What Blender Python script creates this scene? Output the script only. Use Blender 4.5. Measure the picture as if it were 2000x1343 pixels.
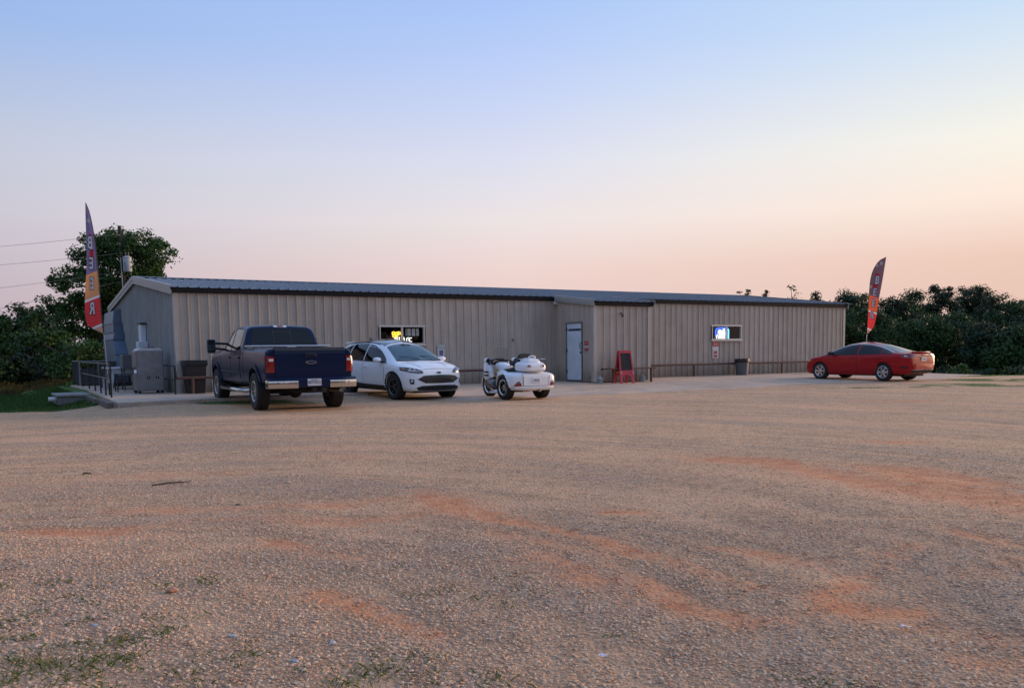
import bpy, bmesh, math, random
import numpy as np
from mathutils import Vector, Matrix
from mathutils.bvhtree import BVHTree

for o in list(bpy.data.objects):
    bpy.data.objects.remove(o)
scene = bpy.context.scene
COL = scene.collection
rad = math.radians

# ---------------------------------------------------------------- camera
F_PX, PP_Y, PITCH, ROLL, CAM_H = 1731.84, 842.25, 0.0902, -0.0126, 1.137
cam_data = bpy.data.cameras.new('camera')
cam = bpy.data.objects.new('camera', cam_data)
COL.objects.link(cam)
cam_data.sensor_fit = 'HORIZONTAL'
cam_data.sensor_width = 36.0
cam_data.lens = F_PX / 2000.0 * 36.0
cam_data.shift_y = (PP_Y - 671.5) / 2000.0
cam_data.clip_start = 0.05
cam_data.clip_end = 3000.0
cam.matrix_world = (Matrix.Translation((0, 0, CAM_H)) @ Matrix.Rotation(math.pi / 2 - PITCH, 4, 'X')
                    @ Matrix.Rotation(ROLL, 4, 'Z'))
scene.camera = cam
scene.render.resolution_x, scene.render.resolution_y = 1024, 687

# ---------------------------------------------------------------- dusk sky
SUN_AZ, SUN_EL = rad(62.0), rad(10.0)          # azimuth to the right of the view direction (+Y)
def srgb(r, g, b):
    f = lambda c: (c / 255 / 12.92) if c <= 10.31 else ((c / 255 + .055) / 1.055) ** 2.4
    return (f(r), f(g), f(b), 1.0)
world = bpy.data.worlds.new('World')
scene.world = world
world.use_nodes = True
def build_sky():
    nt = world.node_tree
    nt.nodes.clear()
    N, L = nt.nodes.new, nt.links.new
    tc = N('ShaderNodeTexCoord')
    nrm = N('ShaderNodeVectorMath'); nrm.operation = 'NORMALIZE'
    L(tc.outputs['Generated'], nrm.inputs[0])
    sep = N('ShaderNodeSeparateXYZ'); L(nrm.outputs[0], sep.inputs[0])
    # cosine of the azimuth difference to the after-glow
    flat = N('ShaderNodeVectorMath'); flat.operation = 'MULTIPLY'; flat.inputs[1].default_value = (1, 1, 0)
    L(nrm.outputs[0], flat.inputs[0])
    fn = N('ShaderNodeVectorMath'); fn.operation = 'NORMALIZE'; L(flat.outputs[0], fn.inputs[0])
    dot = N('ShaderNodeVectorMath'); dot.operation = 'DOT_PRODUCT'
    dot.inputs[1].default_value = (math.sin(SUN_AZ), math.cos(SUN_AZ), 0)
    L(fn.outputs[0], dot.inputs[0])
    def ramp(stops):
        r = N('ShaderNodeValToRGB'); r.color_ramp.interpolation = 'LINEAR'
        e = r.color_ramp.elements
        while len(e) < len(stops): e.new(0.5)
        for k, (el, c) in enumerate(stops):
            e[k].position = max(0.0, math.sin(rad(el))); e[k].color = srgb(*c)
        L(sep.outputs['Z'], r.inputs[0])
        return r.outputs[0]
    hi = [(45, (152, 184, 234)), (80, (142, 172, 226))]
    away = ramp([(0, (182, 168, 184)), (3.2, (198, 182, 190)), (8, (205, 201, 213)), (11.6, (198, 204, 221)), (18.2, (157, 187, 235))] + hi)
    mid = ramp([(0, (226, 196, 192)), (5.1, (239, 213, 208)), (8.2, (237, 228, 228)), (11.6, (222, 224, 240)), (16.3, (195, 211, 248)), (20.5, (172, 199, 249))] + hi)
    near = ramp([(0, (228, 192, 178)), (5, (239, 205, 188)), (8.2, (255, 235, 221)), (11.6, (248, 245, 233)), (18.2, (203, 225, 248))] + hi)
    glow = ramp([(0, (255, 200, 150)), (5, (255, 222, 176)), (9, (255, 242, 214)), (14, (255, 250, 236)), (22, (226, 238, 250))] + hi)
    def mrange(a, b):
        m = N('ShaderNodeMapRange'); m.inputs[1].default_value = a; m.inputs[2].default_value = b
        L(dot.outputs['Value'], m.inputs[0]); return m.outputs[0]
    prev = away
    for rng_, nxt in (((-.03, .47), mid), ((.47, .85), near), ((.85, 1.0), glow)):
        mx = N('ShaderNodeMix'); mx.data_type = 'RGBA'
        L(mrange(*rng_), mx.inputs[0]); L(prev, mx.inputs[6]); L(nxt, mx.inputs[7]); prev = mx.outputs[2]
    bg = N('ShaderNodeBackground'); bg.inputs['Strength'].default_value = 1.0
    L(prev, bg.inputs['Color'])
    out = N('ShaderNodeOutputWorld'); L(bg.outputs[0], out.inputs['Surface'])
build_sky()

# the last of the sun's glow, low on the right
sun_data = bpy.data.lights.new('sun', 'SUN')
sun_data.energy = 3.8
sun_data.angle = rad(30)
sun_data.color = (1.0, 0.66, 0.42)
sun = bpy.data.objects.new('sun', sun_data)
COL.objects.link(sun)
sd = Vector((math.sin(SUN_AZ) * math.cos(SUN_EL), math.cos(SUN_AZ) * math.cos(SUN_EL), math.sin(SUN_EL)))
sun.rotation_euler = sd.to_track_quat('Z', 'Y').to_euler()

scene.view_settings.view_transform = 'Standard'
scene.view_settings.look = 'None'
scene.view_settings.exposure = 0.0
scene.view_settings.gamma = 1.0
scene.view_settings.use_curve_mapping = False

# ---------------------------------------------------------------- pixels and places
def px_ray(px, py):
    a, b = px - 1000.0, py - PP_Y
    cr, sr = math.cos(ROLL), math.sin(ROLL)
    x, y = a * cr + b * sr, -a * sr + b * cr
    d = (x / F_PX, 1.0, -y / F_PX)
    c, s = math.cos(PITCH), math.sin(PITCH)
    return (d[0], d[1] * c + d[2] * s, -d[1] * s + d[2] * c)
# building frame: t along the front, d behind it, z up
CX, CY, YAW = -10.04, 26.73, 0.5503
CU, SU = math.cos(YAW), math.sin(YAW)
BH, BL, BW2, RISE = 3.11, 30.48, 6.6, 0.768
def bw(t, d, z=0.0):
    return Vector((CX + CU * t - SU * d, CY + SU * t + CU * d, z))
def to_td(x, y):
    return (x - CX) * CU + (y - CY) * SU, -(x - CX) * SU + (y - CY) * CU
def sstep(a, b, x):
    t = np.clip((np.asarray(x, float) - a) / (b - a), 0, 1)
    return t * t * (3 - 2 * t)
def ground_z(x, y):
    x = np.asarray(x, float); y = np.asarray(y, float)
    t, d = (x - CX) * CU + (y - CY) * SU, -(x - CX) * SU + (y - CY) * CU
    z = -0.03 - 0.10 * sstep(-0.5, -6.5, d) - 0.0152 * np.clip(-9.0 - d, 0, 40)
    left = sstep(-1.7, -3.6, t)
    z = z - left * (0.32 * sstep(-7, 0, d) + .02) - 0.028 * np.clip(-4 - t, 0, 60) * sstep(-8, 4, d)
    # the lot breaks off on the right and behind the building
    back = np.clip(d - 15.0, 0, 30) * 0.05
    z = z - back
    rr = sstep(31.2, 33.5, t)
    z = z - rr * 0.16 * np.clip(y - 37.5 + 0.05 * (x - 18), 0, 30)
    z = z + 0.012 * (np.sin(x * .9 + .7 * np.sin(y * .5)) * np.sin(y * .8 + 1.3)) * sstep(-6, -10, d)
    return z
def px_ground(px, py):
    r = px_ray(px, py); z = -0.15
    for _ in range(12):
        k = (z - CAM_H) / r[2]; z = 0.5 * z + 0.5 * float(ground_z(r[0] * k, r[1] * k))
    return Vector((r[0] * k, r[1] * k, z))

# ---------------------------------------------------------------- materials
MATS = {}
def mat(name, col, rough=0.6, metal=0.0, coat=0.0, spec=0.5, var=0.0, vscale=6.0, bump=0.0, bscale=80.0,
        emit=None, estr=0.0, dirt=0.0, trans=0.0):
    if name in MATS: return MATS[name]
    m = bpy.data.materials.new(name); m.use_nodes = True; MATS[name] = m
    nt = m.node_tree; N, L = nt.nodes.new, nt.links.new
    b = nt.nodes['Principled BSDF']
    c = (*col, 1.0) if len(col) == 3 else col
    b.inputs['Base Color'].default_value = c
    b.inputs['Roughness'].default_value = rough
    b.inputs['Metallic'].default_value = metal
    b.inputs['Specular IOR Level'].default_value = spec
    b.inputs['Coat Weight'].default_value = coat
    b.inputs['Coat Roughness'].default_value = 0.04
    if trans: b.inputs['Transmission Weight'].default_value = trans
    if emit:
        b.inputs['Emission Color'].default_value = (*emit, 1.0); b.inputs['Emission Strength'].default_value = estr
    tc = N('ShaderNodeTexCoord')
    if var:
        n = N('ShaderNodeTexNoise'); n.inputs['Scale'].default_value = vscale; n.inputs['Detail'].default_value = 6
        n.inputs['Roughness'].default_value = .65
        L(tc.outputs['Object'], n.inputs['Vector'])
        mr = N('ShaderNodeMapRange'); mr.inputs[1].default_value = .3; mr.inputs[2].default_value = .7
        mr.inputs[3].default_value = 1 - var; mr.inputs[4].default_value = 1 + var
        L(n.outputs['Fac'], mr.inputs[0])
        mx = N('ShaderNodeMix'); mx.data_type = 'RGBA'; mx.blend_type = 'MULTIPLY'; mx.inputs[0].default_value = 1
        mx.inputs[6].default_value = c; L(mr.outputs[0], mx.inputs[7])
        L(mx.outputs[2], b.inputs['Base Color'])
        r2 = N('ShaderNodeMapRange'); r2.inputs[3].default_value = max(0, rough - .12 * var * 4); r2.inputs[4].default_value = min(1, rough + .12 * var * 4)
        L(n.outputs['Fac'], r2.inputs[0]); L(r2.outputs[0], b.inputs['Roughness'])
    if bump:
        n = N('ShaderNodeTexNoise'); n.inputs['Scale'].default_value = bscale; n.inputs['Detail'].default_value = 4
        L(tc.outputs['Object'], n.inputs['Vector'])
        bp = N('ShaderNodeBump'); bp.inputs['Strength'].default_value = bump; bp.inputs['Distance'].default_value = 0.01
        L(n.outputs['Fac'], bp.inputs['Height']); L(bp.outputs[0], b.inputs['Normal'])
    return m

# ---------------------------------------------------------------- mesh helpers
class MB:
    def __init__(s): s.v = []; s.f = []
    def add(s, vs, fs):
        o = len(s.v); s.v.extend([tuple(p) for p in vs]); s.f.extend([tuple(i + o for i in f) for f in fs]); return s
    def box(s, x0, x1, y0, y1, z0, z1):
        return s.add([(x, y, z) for x in (x0, x1) for y in (y0, y1) for z in (z0, z1)],
                     [(0, 1, 3, 2), (4, 6, 7, 5), (0, 4, 5, 1), (2, 3, 7, 6), (0, 2, 6, 4), (1, 5, 7, 3)])
    def bbox(s, x0, x1, y0, y1, z0, z1, r=0.02):
        # box with chamfered edges
        r = min(r, .45 * min(abs(x1 - x0), abs(y1 - y0), abs(z1 - z0)))
        bm = bmesh.new()
        bmesh.ops.create_cube(bm, size=1.0)
        for v in bm.verts:
            v.co = Vector((x0 + (v.co.x + .5) * (x1 - x0), y0 + (v.co.y + .5) * (y1 - y0), z0 + (v.co.z + .5) * (z1 - z0)))
        bmesh.ops.bevel(bm, geom=list(bm.edges), offset=r, segments=2, profile=.6, affect='EDGES')
        bm.verts.ensure_lookup_table()
        s.add([v.co[:] for v in bm.verts], [[v.index for v in f.verts] for f in bm.faces]); bm.free(); return s
    def tube(s, pts, r, n=8, close=False, cap=True):
        pts = [Vector(p) for p in pts]; rs = r if isinstance(r, (list, tuple)) else [r] * len(pts)
        vs = []; fs = []; up = None; m = len(pts)
        for i, p in enumerate(pts):
            a = pts[i - 1] if (i > 0 or close) else p; b = pts[(i + 1) % m] if (i < m - 1 or close) else p
            tg = (b - a).normalized()
            if up is None:
                up = tg.orthogonal().normalized()
            up = (up - tg * up.dot(tg)).normalized(); sd = tg.cross(up)
            for k in range(n):
                an = 2 * math.pi * k / n
                vs.append(p + (up * math.cos(an) + sd * math.sin(an)) * rs[i])
        for i in range(m if close else m - 1):
            j = (i + 1) % m
            for k in range(n):
                l = (k + 1) % n; fs.append((i * n + k, i * n + l, j * n + l, j * n + k))
        if cap and not close:
            fs.append(tuple(range(n - 1, -1, -1))); fs.append(tuple((m - 1) * n + k for k in range(n)))
        return s.add(vs, fs)
    def lathe(s, prof, n=24, axis='Z', o=(0, 0, 0), close=False):
        vs = []; fs = []; m = len(prof)
        for k in range(n):
            a = 2 * math.pi * k / n; c, q = math.cos(a), math.sin(a)
            for (r, h) in prof:
                p = {'Z': (r * c, r * q, h), 'Y': (r * c, h, r * q), 'X': (h, r * c, r * q)}[axis]
                vs.append((p[0] + o[0], p[1] + o[1], p[2] + o[2]))
        for k in range(n):
            l = (k + 1) % n
            for i in range(m if close else m - 1):
                j = (i + 1) % m; fs.append((k * m + i, l * m + i, l * m + j, k * m + j))
        return s.add(vs, fs)
    def prism(s, poly, y0, y1, axis='Y'):
        # poly in two coordinates, extruded along axis
        n = len(poly); P = {'Y': lambda a, b, h: (a, h, b), 'X': lambda a, b, h: (h, a, b), 'Z': lambda a, b, h: (a, b, h)}[axis]
        vs = [P(a, b, y0) for a, b in poly] + [P(a, b, y1) for a, b in poly]
        fs = [tuple(range(n)), tuple(range(2 * n - 1, n - 1, -1))] + [(i, (i + 1) % n, (i + 1) % n + n, i + n) for i in range(n)]
        return s.add(vs, fs)
    def rings(s, rings, cap=True):
        n = len(rings[0]); vs = [p for r in rings for p in r]; fs = []
        for i in range(len(rings) - 1):
            for k in range(n):
                l = (k + 1) % n; fs.append((i * n + k, i * n + l, (i + 1) * n + l, (i + 1) * n + k))
        if cap: fs += [tuple(range(n)), tuple(range(len(rings) * n - 1, (len(rings) - 1) * n - 1, -1))]
        return s.add(vs, fs)
    def xform(s, M):
        s.v = [tuple(M @ Vector(p)) for p in s.v]; return s
    def mesh(s, name, m=None, smooth=None, recalc=True):
        me = bpy.data.meshes.new(name); me.from_pydata(s.v, [], s.f)
        if recalc:
            bm = bmesh.new(); bm.from_mesh(me); bmesh.ops.recalc_face_normals(bm, faces=bm.faces); bm.to_mesh(me); bm.free()
        if m: me.materials.append(m)
        if smooth is not None:
            for p in me.polygons: p.use_smooth = True
            me.set_sharp_from_angle(angle=rad(smooth))
        me.update(); return me
    def build(s, name, m, parent=None, smooth=None, recalc=True):
        return link(name, s.mesh(name, m, smooth, recalc), parent)
def link(name, data, parent=None, loc=None, rz=None):
    o = bpy.data.objects.new(name, data); COL.objects.link(o)
    if parent: o.parent = parent
    if loc is not None: o.location = loc
    if rz is not None: o.rotation_euler = (0, 0, rz)
    return o
def tag(o, label, cat, group=None):
    o['label'] = label; o['category'] = cat
    if group: o['group'] = group
    return o
def thing(name, label, cat, loc=(0, 0, 0), rz=0.0, group=None):
    return tag(link(name, None, None, loc, rz), label, cat, group)
def structure(o): o['kind'] = 'structure'; return o
def stuff(o): o['kind'] = 'stuff'; return o
def text_mesh(body, size, m, depth=0.002, bold=0.0, align='CENTER'):
    cu = bpy.data.curves.new('txt', 'FONT'); cu.body = body; cu.size = size; cu.extrude = depth; cu.offset = bold
    cu.align_x = align; cu.align_y = 'CENTER'; cu.resolution_u = 3
    o = bpy.data.objects.new('txt', cu); COL.objects.link(o)
    dg = bpy.context.evaluated_depsgraph_get()
    me = bpy.data.meshes.new_from_object(o.evaluated_get(dg))
    me.materials.clear(); me.materials.append(m)
    bpy.data.objects.remove(o); bpy.data.curves.remove(cu)
    return me
def frame_mat(o, xdir, updir, loc, sx=1.0):
    x = Vector(xdir).normalized(); u = Vector(updir).normalized(); n = x.cross(u)
    o.matrix_local = Matrix.Translation(loc) @ Matrix((x, u, n)).transposed().to_4x4() @ Matrix.Diagonal((sx, 1, 1, 1))
    return o
def pchip(pts):
    xs = np.array([p[0] for p in pts], float); ys = np.array([p[1] for p in pts], float)
    h = np.diff(xs); dl = np.diff(ys) / h; m = np.zeros(len(xs))
    for i in range(1, len(xs) - 1):
        if dl[i - 1] * dl[i] > 0:
            w1, w2 = 2 * h[i] + h[i - 1], h[i] + 2 * h[i - 1]
            m[i] = (w1 + w2) / (w1 / dl[i - 1] + w2 / dl[i])
    m[0], m[-1] = dl[0], dl[-1]
    def f(x):
        i = int(np.clip(np.searchsorted(xs, x) - 1, 0, len(h) - 1)); s = np.clip((x - xs[i]) / h[i], 0, 1)
        return float((1 + 2 * s) * (1 - s) ** 2 * ys[i] + s * (1 - s) ** 2 * h[i] * m[i] + s * s * (3 - 2 * s) * ys[i + 1] + s * s * (s - 1) * h[i] * m[i + 1])
    return f
def park(root, x, y, yaw, wb, lift=0.0):
    # rest both axles on the ground
    zr = float(ground_z(x, y)); zf = float(ground_z(x + wb * math.cos(yaw), y + wb * math.sin(yaw)))
    root.location = (x, y, zr + lift); root.rotation_euler = (0, math.atan((zr - zf) / wb), yaw)
rng = np.random.default_rng(7)
random.seed(7)
# ================================================================ ground
def graded(lo, hi, a, b, step, grow=1.22):
    c = list(np.arange(a, b + 1e-6, step)); s = step
    while c[-1] < hi: s *= grow; c.append(c[-1] + s)
    s = step; pre = []
    x = a
    while x > lo: s *= grow; x -= s; pre.append(x)
    return np.array(pre[::-1] + c)
def seg_dist(X, Y, pts, ws):
    best = np.full(X.shape, 0.0)
    for (p, q, wa, wb) in zip(pts[:-1], pts[1:], ws[:-1], ws[1:]):
        d = q - p; l2 = d @ d
        s = np.clip(((X - p[0]) * d[0] + (Y - p[1]) * d[1]) / l2, 0, 1)
        dist = np.hypot(X - p[0] - s * d[0], Y - p[1] - s * d[1]) / (wa + (wb - wa) * s)
        best = np.maximum(best, np.exp(-dist ** 2 * 1.1))
    return best
CLAY = [  # photo polylines of bare clay: points, half height in px, strength
    ([(1430, 896), (1500, 900), (1580, 912), (1660, 928), (1760, 948), (1900, 968), (2040, 990)], 9, 1.0),
    ([(1770, 922), (1870, 942), (1960, 965), (2060, 985)], 22, .75),
    ([(820, 955), (900, 985), (960, 1010), (1090, 1036), (1180, 1060), (1300, 1102), (1380, 1126), (1480, 1150)], 10, .8),
    ([(1060, 1087), (1134, 1116), (1225, 1144), (1310, 1176), (1400, 1192), (1540, 1210)], 16, 1.0),
    ([(900, 1000), (1000, 1040), (1080, 1060), (1200, 1090)], 14, .45),
    ([(1590, 1163), (1670, 1184), (1760, 1198), (1830, 1204)], 15, .95),
    ([(1550, 1235), (1600, 1190), (1650, 1150), (1720, 1112), (1800, 1068)], 16, .5),
    ([(60, 1030), (200, 1036), (300, 1022), (380, 1018), (520, 1010), (700, 1015), (850, 1000)], 14, .5),
    ([(180, 1000), (400, 992), (640, 985), (760, 970), (840, 962)], 9, .4),
    ([(560, 1052), (650, 1078), (720, 1092)], 10, .7),
    ([(640, 1165), (700, 1195), (790, 1220), (850, 1236)], 15, .75),
    ([(1660, 783), (1720, 785), (1790, 783)], 4, .6), ([(1690, 862), (1800, 862)], 3, .7), ([(1180, 998), (1270, 1000)], 4, .7),
    ([(1380, 1068), (1480, 1075), (1580, 1088), (1680, 1096)], 9, .5),
    ([(1840, 1030), (1920, 1048), (2020, 1072)], 9, .5), ([(1780, 1220), (1900, 1245), (2060, 1262)], 20, .5),
    ([(1860, 1130), (1940, 1120), (2040, 1095)], 14, .45), ([(560, 870), (640, 880), (720, 900)], 9, .22), ([(200, 930), (330, 928), (480, 918)], 9, .25),
    ([(1260, 1232), (1500, 1225), (1700, 1218)], 16, .25), ([(1860, 1290), (1960, 1300), (2060, 1290)], 24, .4),
]
CLAY_W = []
for pl, hw, st in CLAY:
    P = [px_ground(*p) for p in pl]
    ws = [max(.1, .5 * (px_ground(x, y - hw) - px_ground(x, y + hw)).length) for (x, y) in pl]
    CLAY_W.append((np.array([[p.x, p.y] for p in P]), ws, st))
def vnoise(x, y, s, seed=0):
    # smooth value noise
    x = np.asarray(x) * s + seed * 17.3; y = np.asarray(y) * s - seed * 9.1
    xi, yi = np.floor(x), np.floor(y); fx, fy = x - xi, y - yi
    h = lambda a, b: np.modf(np.abs(np.sin(a * 127.1 + b * 311.7 + seed) * 43758.5453))[0]
    u, v = fx * fx * (3 - 2 * fx), fy * fy * (3 - 2 * fy)
    return (h(xi, yi) * (1 - u) + h(xi + 1, yi) * u) * (1 - v) + (h(xi, yi + 1) * (1 - u) + h(xi + 1, yi + 1) * u) * v
def fbm(x, y, s, seed=0): return (vnoise(x, y, s, seed) + .5 * vnoise(x, y, s * 2.1, seed + 1) + .25 * vnoise(x, y, s * 4.3, seed + 2)) / 1.75
def clay_at(X, Y):
    c = np.zeros_like(X)
    wx = X + .35 * (fbm(X, Y, 1.3, 3) - .5); wy = Y + .35 * (fbm(X, Y, 1.3, 5) - .5)
    for P, ws, st in CLAY_W:
        c = np.maximum(c, st * seg_dist(wx, wy, P, [w * .75 for w in ws])); c = np.maximum(c, .34 * st * seg_dist(wx, wy, P, [w * 2.0 for w in ws]))
    s_ = streak_at(X, Y)
    return np.clip(c * (.80 + .55 * s_) + .16 * np.clip(s_ - .35, 0, 1), 0, 1.1)
def streak_at(X, Y):
    # cars swing round the lot: the gravel is combed into arcs
    r = np.hypot(X + 3.2, Y - 3.6); th = np.arctan2(Y - 3.6, X + 3.2)
    q = fbm(r * 1.0 + .35 * fbm(X, Y, .45, 31), th * 1.7, 1.9, 33) + .5 * fbm(r, th * 1.2, 6.0, 35) - .75
    return np.clip(q * 3.2, -1, 1)
LAWN_A, LAWN_B = px_ground(0, 806), px_ground(440, 789)
def grass_at(X, Y):
    t, d = (X - CX) * CU + (Y - CY) * SU, -(X - CX) * SU + (Y - CY) * CU
    dx, dy = (LAWN_B - LAWN_A).x, (LAWN_B - LAWN_A).y; l = math.hypot(dx, dy)
    side = ((X - LAWN_A.x) * -dy + (Y - LAWN_A.y) * dx) / l + .9 * (fbm(X, Y, .9, 9) - .5)
    g = sstep(-.2, .4, side) * sstep(3.5, -1.0, t + 2 * (fbm(X, Y, .7, 4) - .5))
    g = np.maximum(g, sstep(13, 16, d))
    g = np.maximum(g, sstep(36.5, 38.5, Y + 1.5 * fbm(X, Y, .8, 2)) * sstep(14, 17, X))
    g = np.maximum(g, sstep(26, 45, np.abs(X)) )
    # thin green patches at the right edge of the lot
    for px, py, rx, ry in ((1930, 752, 3.2, .9), (1960, 742, 2.6, 1.2), (1690, 757, 1.5, .3), (1800, 756, 1.4, .25)):
        p = px_ground(px, py)
        g = np.maximum(g, .8 * np.exp(-((X - p.x) / rx) ** 2 - ((Y - p.y) / ry) ** 2) * (fbm(X, Y, 1.5, 8) > .42))
    return np.clip(g, 0, 1)
def ground_grid(xs, ys, name, m, lift=0.0):
    X, Y = np.meshgrid(xs, ys); Z = ground_z(X, Y) + lift
    c = clay_at(X, Y); g = grass_at(X, Y)
    near = (Y < 30) & (np.abs(X) < 24)
    Z = Z + np.where(near, .020 * (fbm(X, Y, 2.2, 12) - .5) * (1 - g) - .016 * c - .008 * streak_at(X, Y), 0)
    nx, ny = len(xs), len(ys)
    V = np.stack([X, Y, Z], -1).reshape(-1, 3)
    i = np.arange(nx * ny).reshape(ny, nx)
    Fq = np.stack([i[:-1, :-1], i[:-1, 1:], i[1:, 1:], i[1:, :-1]], -1).reshape(-1, 4)
    me = bpy.data.meshes.new(name)
    me.vertices.add(len(V)); me.vertices.foreach_set('co', V.ravel())
    me.loops.add(Fq.size); me.loops.foreach_set('vertex_index', Fq.ravel())
    me.polygons.add(len(Fq)); me.polygons.foreach_set('loop_start', np.arange(0, Fq.size, 4)); me.polygons.foreach_set('loop_total', np.full(len(Fq), 4))
    me.update(); me.validate()
    for nm, arr in (('clay', c), ('grass', g), ('streak', streak_at(X, Y))):
        a = me.attributes.new(nm, 'FLOAT', 'POINT'); a.data.foreach_set('value', arr.ravel().astype(np.float32))
    for p in me.polygons: p.use_smooth = True
    me.materials.append(m)
    return me
def gravel_material():
    m = bpy.data.materials.new('gravel_ground'); m.use_nodes = True; nt = m.node_tree; N, L = nt.nodes.new, nt.links.new
    b = nt.nodes['Principled BSDF']; b.inputs['Roughness'].default_value = .85; b.inputs['Specular IOR Level'].default_value = .25
    geo = N('ShaderNodeNewGeometry')
    def vor(scale, rnd=1.0):
        v = N('ShaderNodeTexVoronoi'); v.inputs['Scale'].default_value = scale; v.inputs['Randomness'].default_value = rnd
        L(geo.outputs['Position'], v.inputs['Vector']); return v
    def noise(scale, det=5, rough=.6, dist=0.0):
        n = N('ShaderNodeTexNoise'); n.inputs['Scale'].default_value = scale; n.inputs['Detail'].default_value = det; n.inputs['Roughness'].default_value = rough
        n.inputs['Distortion'].default_value = dist
        L(geo.outputs['Position'], n.inputs['Vector']); return n.outputs['Fac']
    def ramp(inp, stops, interp='LINEAR'):
        r = N('ShaderNodeValToRGB'); r.color_ramp.interpolation = interp; e = r.color_ramp.elements
        while len(e) < len(stops): e.new(.5)
        for k, (p, c) in enumerate(stops): e[k].position = p; e[k].color = (*c, 1) if len(c) == 3 else c
        L(inp, r.inputs[0]); return r.outputs[0]
    def mix(f, a, c, blend='MIX'):
        x = N('ShaderNodeMix'); x.data_type = 'RGBA'; x.blend_type = blend
        if isinstance(f, (int, float)): x.inputs[0].default_value = f
        else: L(f, x.inputs[0])
        for k, v in ((6, a), (7, c)):
            if isinstance(v, tuple): x.inputs[k].default_value = (*v, 1)
            else: L(v, x.inputs[k])
        return x.outputs[2]
    def math_(op, a, c=None, clamp=False):
        x = N('ShaderNodeMath'); x.operation = op; x.use_clamp = clamp
        for k, v in ((0, a), (1, c)):
            if v is None: continue
            if isinstance(v, (int, float)): x.inputs[k].default_value = v
            else: L(v, x.inputs[k])
        return x.outputs[0]
    stones = [(0, (.28, .16, .10)), (.12, (.58, .35, .21)), (.28, (.76, .52, .33)), (.42, (.52, .39, .28)), (.55, (.80, .58, .39)), (.68, (.60, .31, .18)), (.8, (.82, .64, .46)), (.92, (.36, .27, .21))]
    v1, v2 = vor(34), vor(75)
    s1 = N('ShaderNodeSeparateColor'); L(v1.outputs['Color'], s1.inputs[0])
    s2 = N('ShaderNodeSeparateColor'); L(v2.outputs['Color'], s2.inputs[0])
    c1 = ramp(s1.outputs[0], stones, 'CONSTANT'); c2 = ramp(s2.outputs[0], stones, 'CONSTANT')
    sel = ramp(noise(9, 4), [(.42, (0, 0, 0)), (.58, (1, 1, 1))])
    stone = mix(sel, c1, c2)
    gap = ramp(v1.outputs['Distance'], [(.25, (1, 1, 1)), (.75, (.42, .38, .36))])
    stone = mix(.75, stone, gap, 'MULTIPLY')
    fine = mix(.55, stone, (.80, .525, .305))
    tone = ramp(noise(.35, 6, .65), [(.3, (.86, .80, .78)), (.5, (1.0, .97, .95)), (.72, (1.10, 1.0, .92))])
    stone = mix(1.0, fine, tone, 'MULTIPLY')
    speck = ramp(noise(21, 10, .82), [(.36, (.36, .33, .32)), (.47, (.92, .92, .92)), (.55, (1.05, 1.05, 1.05)), (.68, (1.42, 1.40, 1.38))])
    stone = mix(.9, stone, speck, 'MULTIPLY')
    sp2 = ramp(noise(5.5, 9, .78), [(.34, (.62, .58, .57)), (.48, (.98, .98, .98)), (.66, (1.2, 1.19, 1.18))])
    stone = mix(.8, stone, sp2, 'MULTIPLY')
    # shade between the loose stones close by, mixed into the ground colour
    sy = N('ShaderNodeSeparateXYZ'); L(geo.outputs['Position'], sy.inputs[0])
    nr = N('ShaderNodeMapRange'); nr.inputs[1].default_value = 10.5; nr.inputs[2].default_value = 6.0; nr.inputs[4].default_value = .34; L(sy.outputs['Y'], nr.inputs[0])
    stone = mix(nr.outputs[0], stone, (.20, .12, .085))
    # fine tyre lines on the same arcs
    pc = N('ShaderNodeVectorMath'); pc.operation = 'SUBTRACT'; pc.inputs[1].default_value = (-3.2, 3.6, 0); L(geo.outputs['Position'], pc.inputs[0])
    ps = N('ShaderNodeSeparateXYZ'); L(pc.outputs[0], ps.inputs[0])
    rr2 = math_('SQRT', math_('ADD', math_('MULTIPLY', ps.outputs['X'], ps.outputs['X']), math_('MULTIPLY', ps.outputs['Y'], ps.outputs['Y'])))
    cx3 = N('ShaderNodeCombineXYZ'); L(math_('MULTIPLY', rr2, 7.0), cx3.inputs[0]); L(math_('MULTIPLY', math_('ARCTAN2', ps.outputs['Y'], ps.outputs['X']), 3.2), cx3.inputs[1])
    pn = N('ShaderNodeTexNoise'); pn.inputs['Scale'].default_value = 1.0; pn.inputs['Detail'].default_value = 6; pn.inputs['Roughness'].default_value = .68; pn.inputs['Distortion'].default_value = .35; L(cx3.outputs[0], pn.inputs['Vector'])
    lines = pn.outputs['Fac']
    stone = mix(.85, stone, ramp(lines, [(.30, (.66, .63, .62)), (.46, (.97, .97, .97)), (.62, (1.16, 1.12, 1.06))]), 'MULTIPLY')
    # combed bands of finer, dustier gravel
    ak = N('ShaderNodeAttribute'); ak.attribute_name = 'streak'
    ka = math_('ADD', math_('MULTIPLY', ak.outputs['Fac'], 1.15), math_('MULTIPLY', math_('SUBTRACT', noise(2.2, 7, .7), .5), 1.6))
    stone = mix(math_('MULTIPLY', ka, .75, True), stone, mix(.6, (.74, .46, .275), speck, 'MULTIPLY'))
    stone = mix(math_('MULTIPLY', ka, -.6, True), stone, mix(.7, (.50, .355, .25), speck, 'MULTIPLY'))
    ac = N('ShaderNodeAttribute'); ac.attribute_name = 'clay'
    ag = N('ShaderNodeAttribute'); ag.attribute_name = 'grass'
    cn = noise(3.0, 8, .7, .3)
    cf = math_('MULTIPLY', ac.outputs['Fac'], 1.35)
    cf = math_('SUBTRACT', math_('ADD', cf, math_('ADD', math_('MULTIPLY', cn, .55), math_('MULTIPLY', lines, 1.1))), 1.0)
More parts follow.
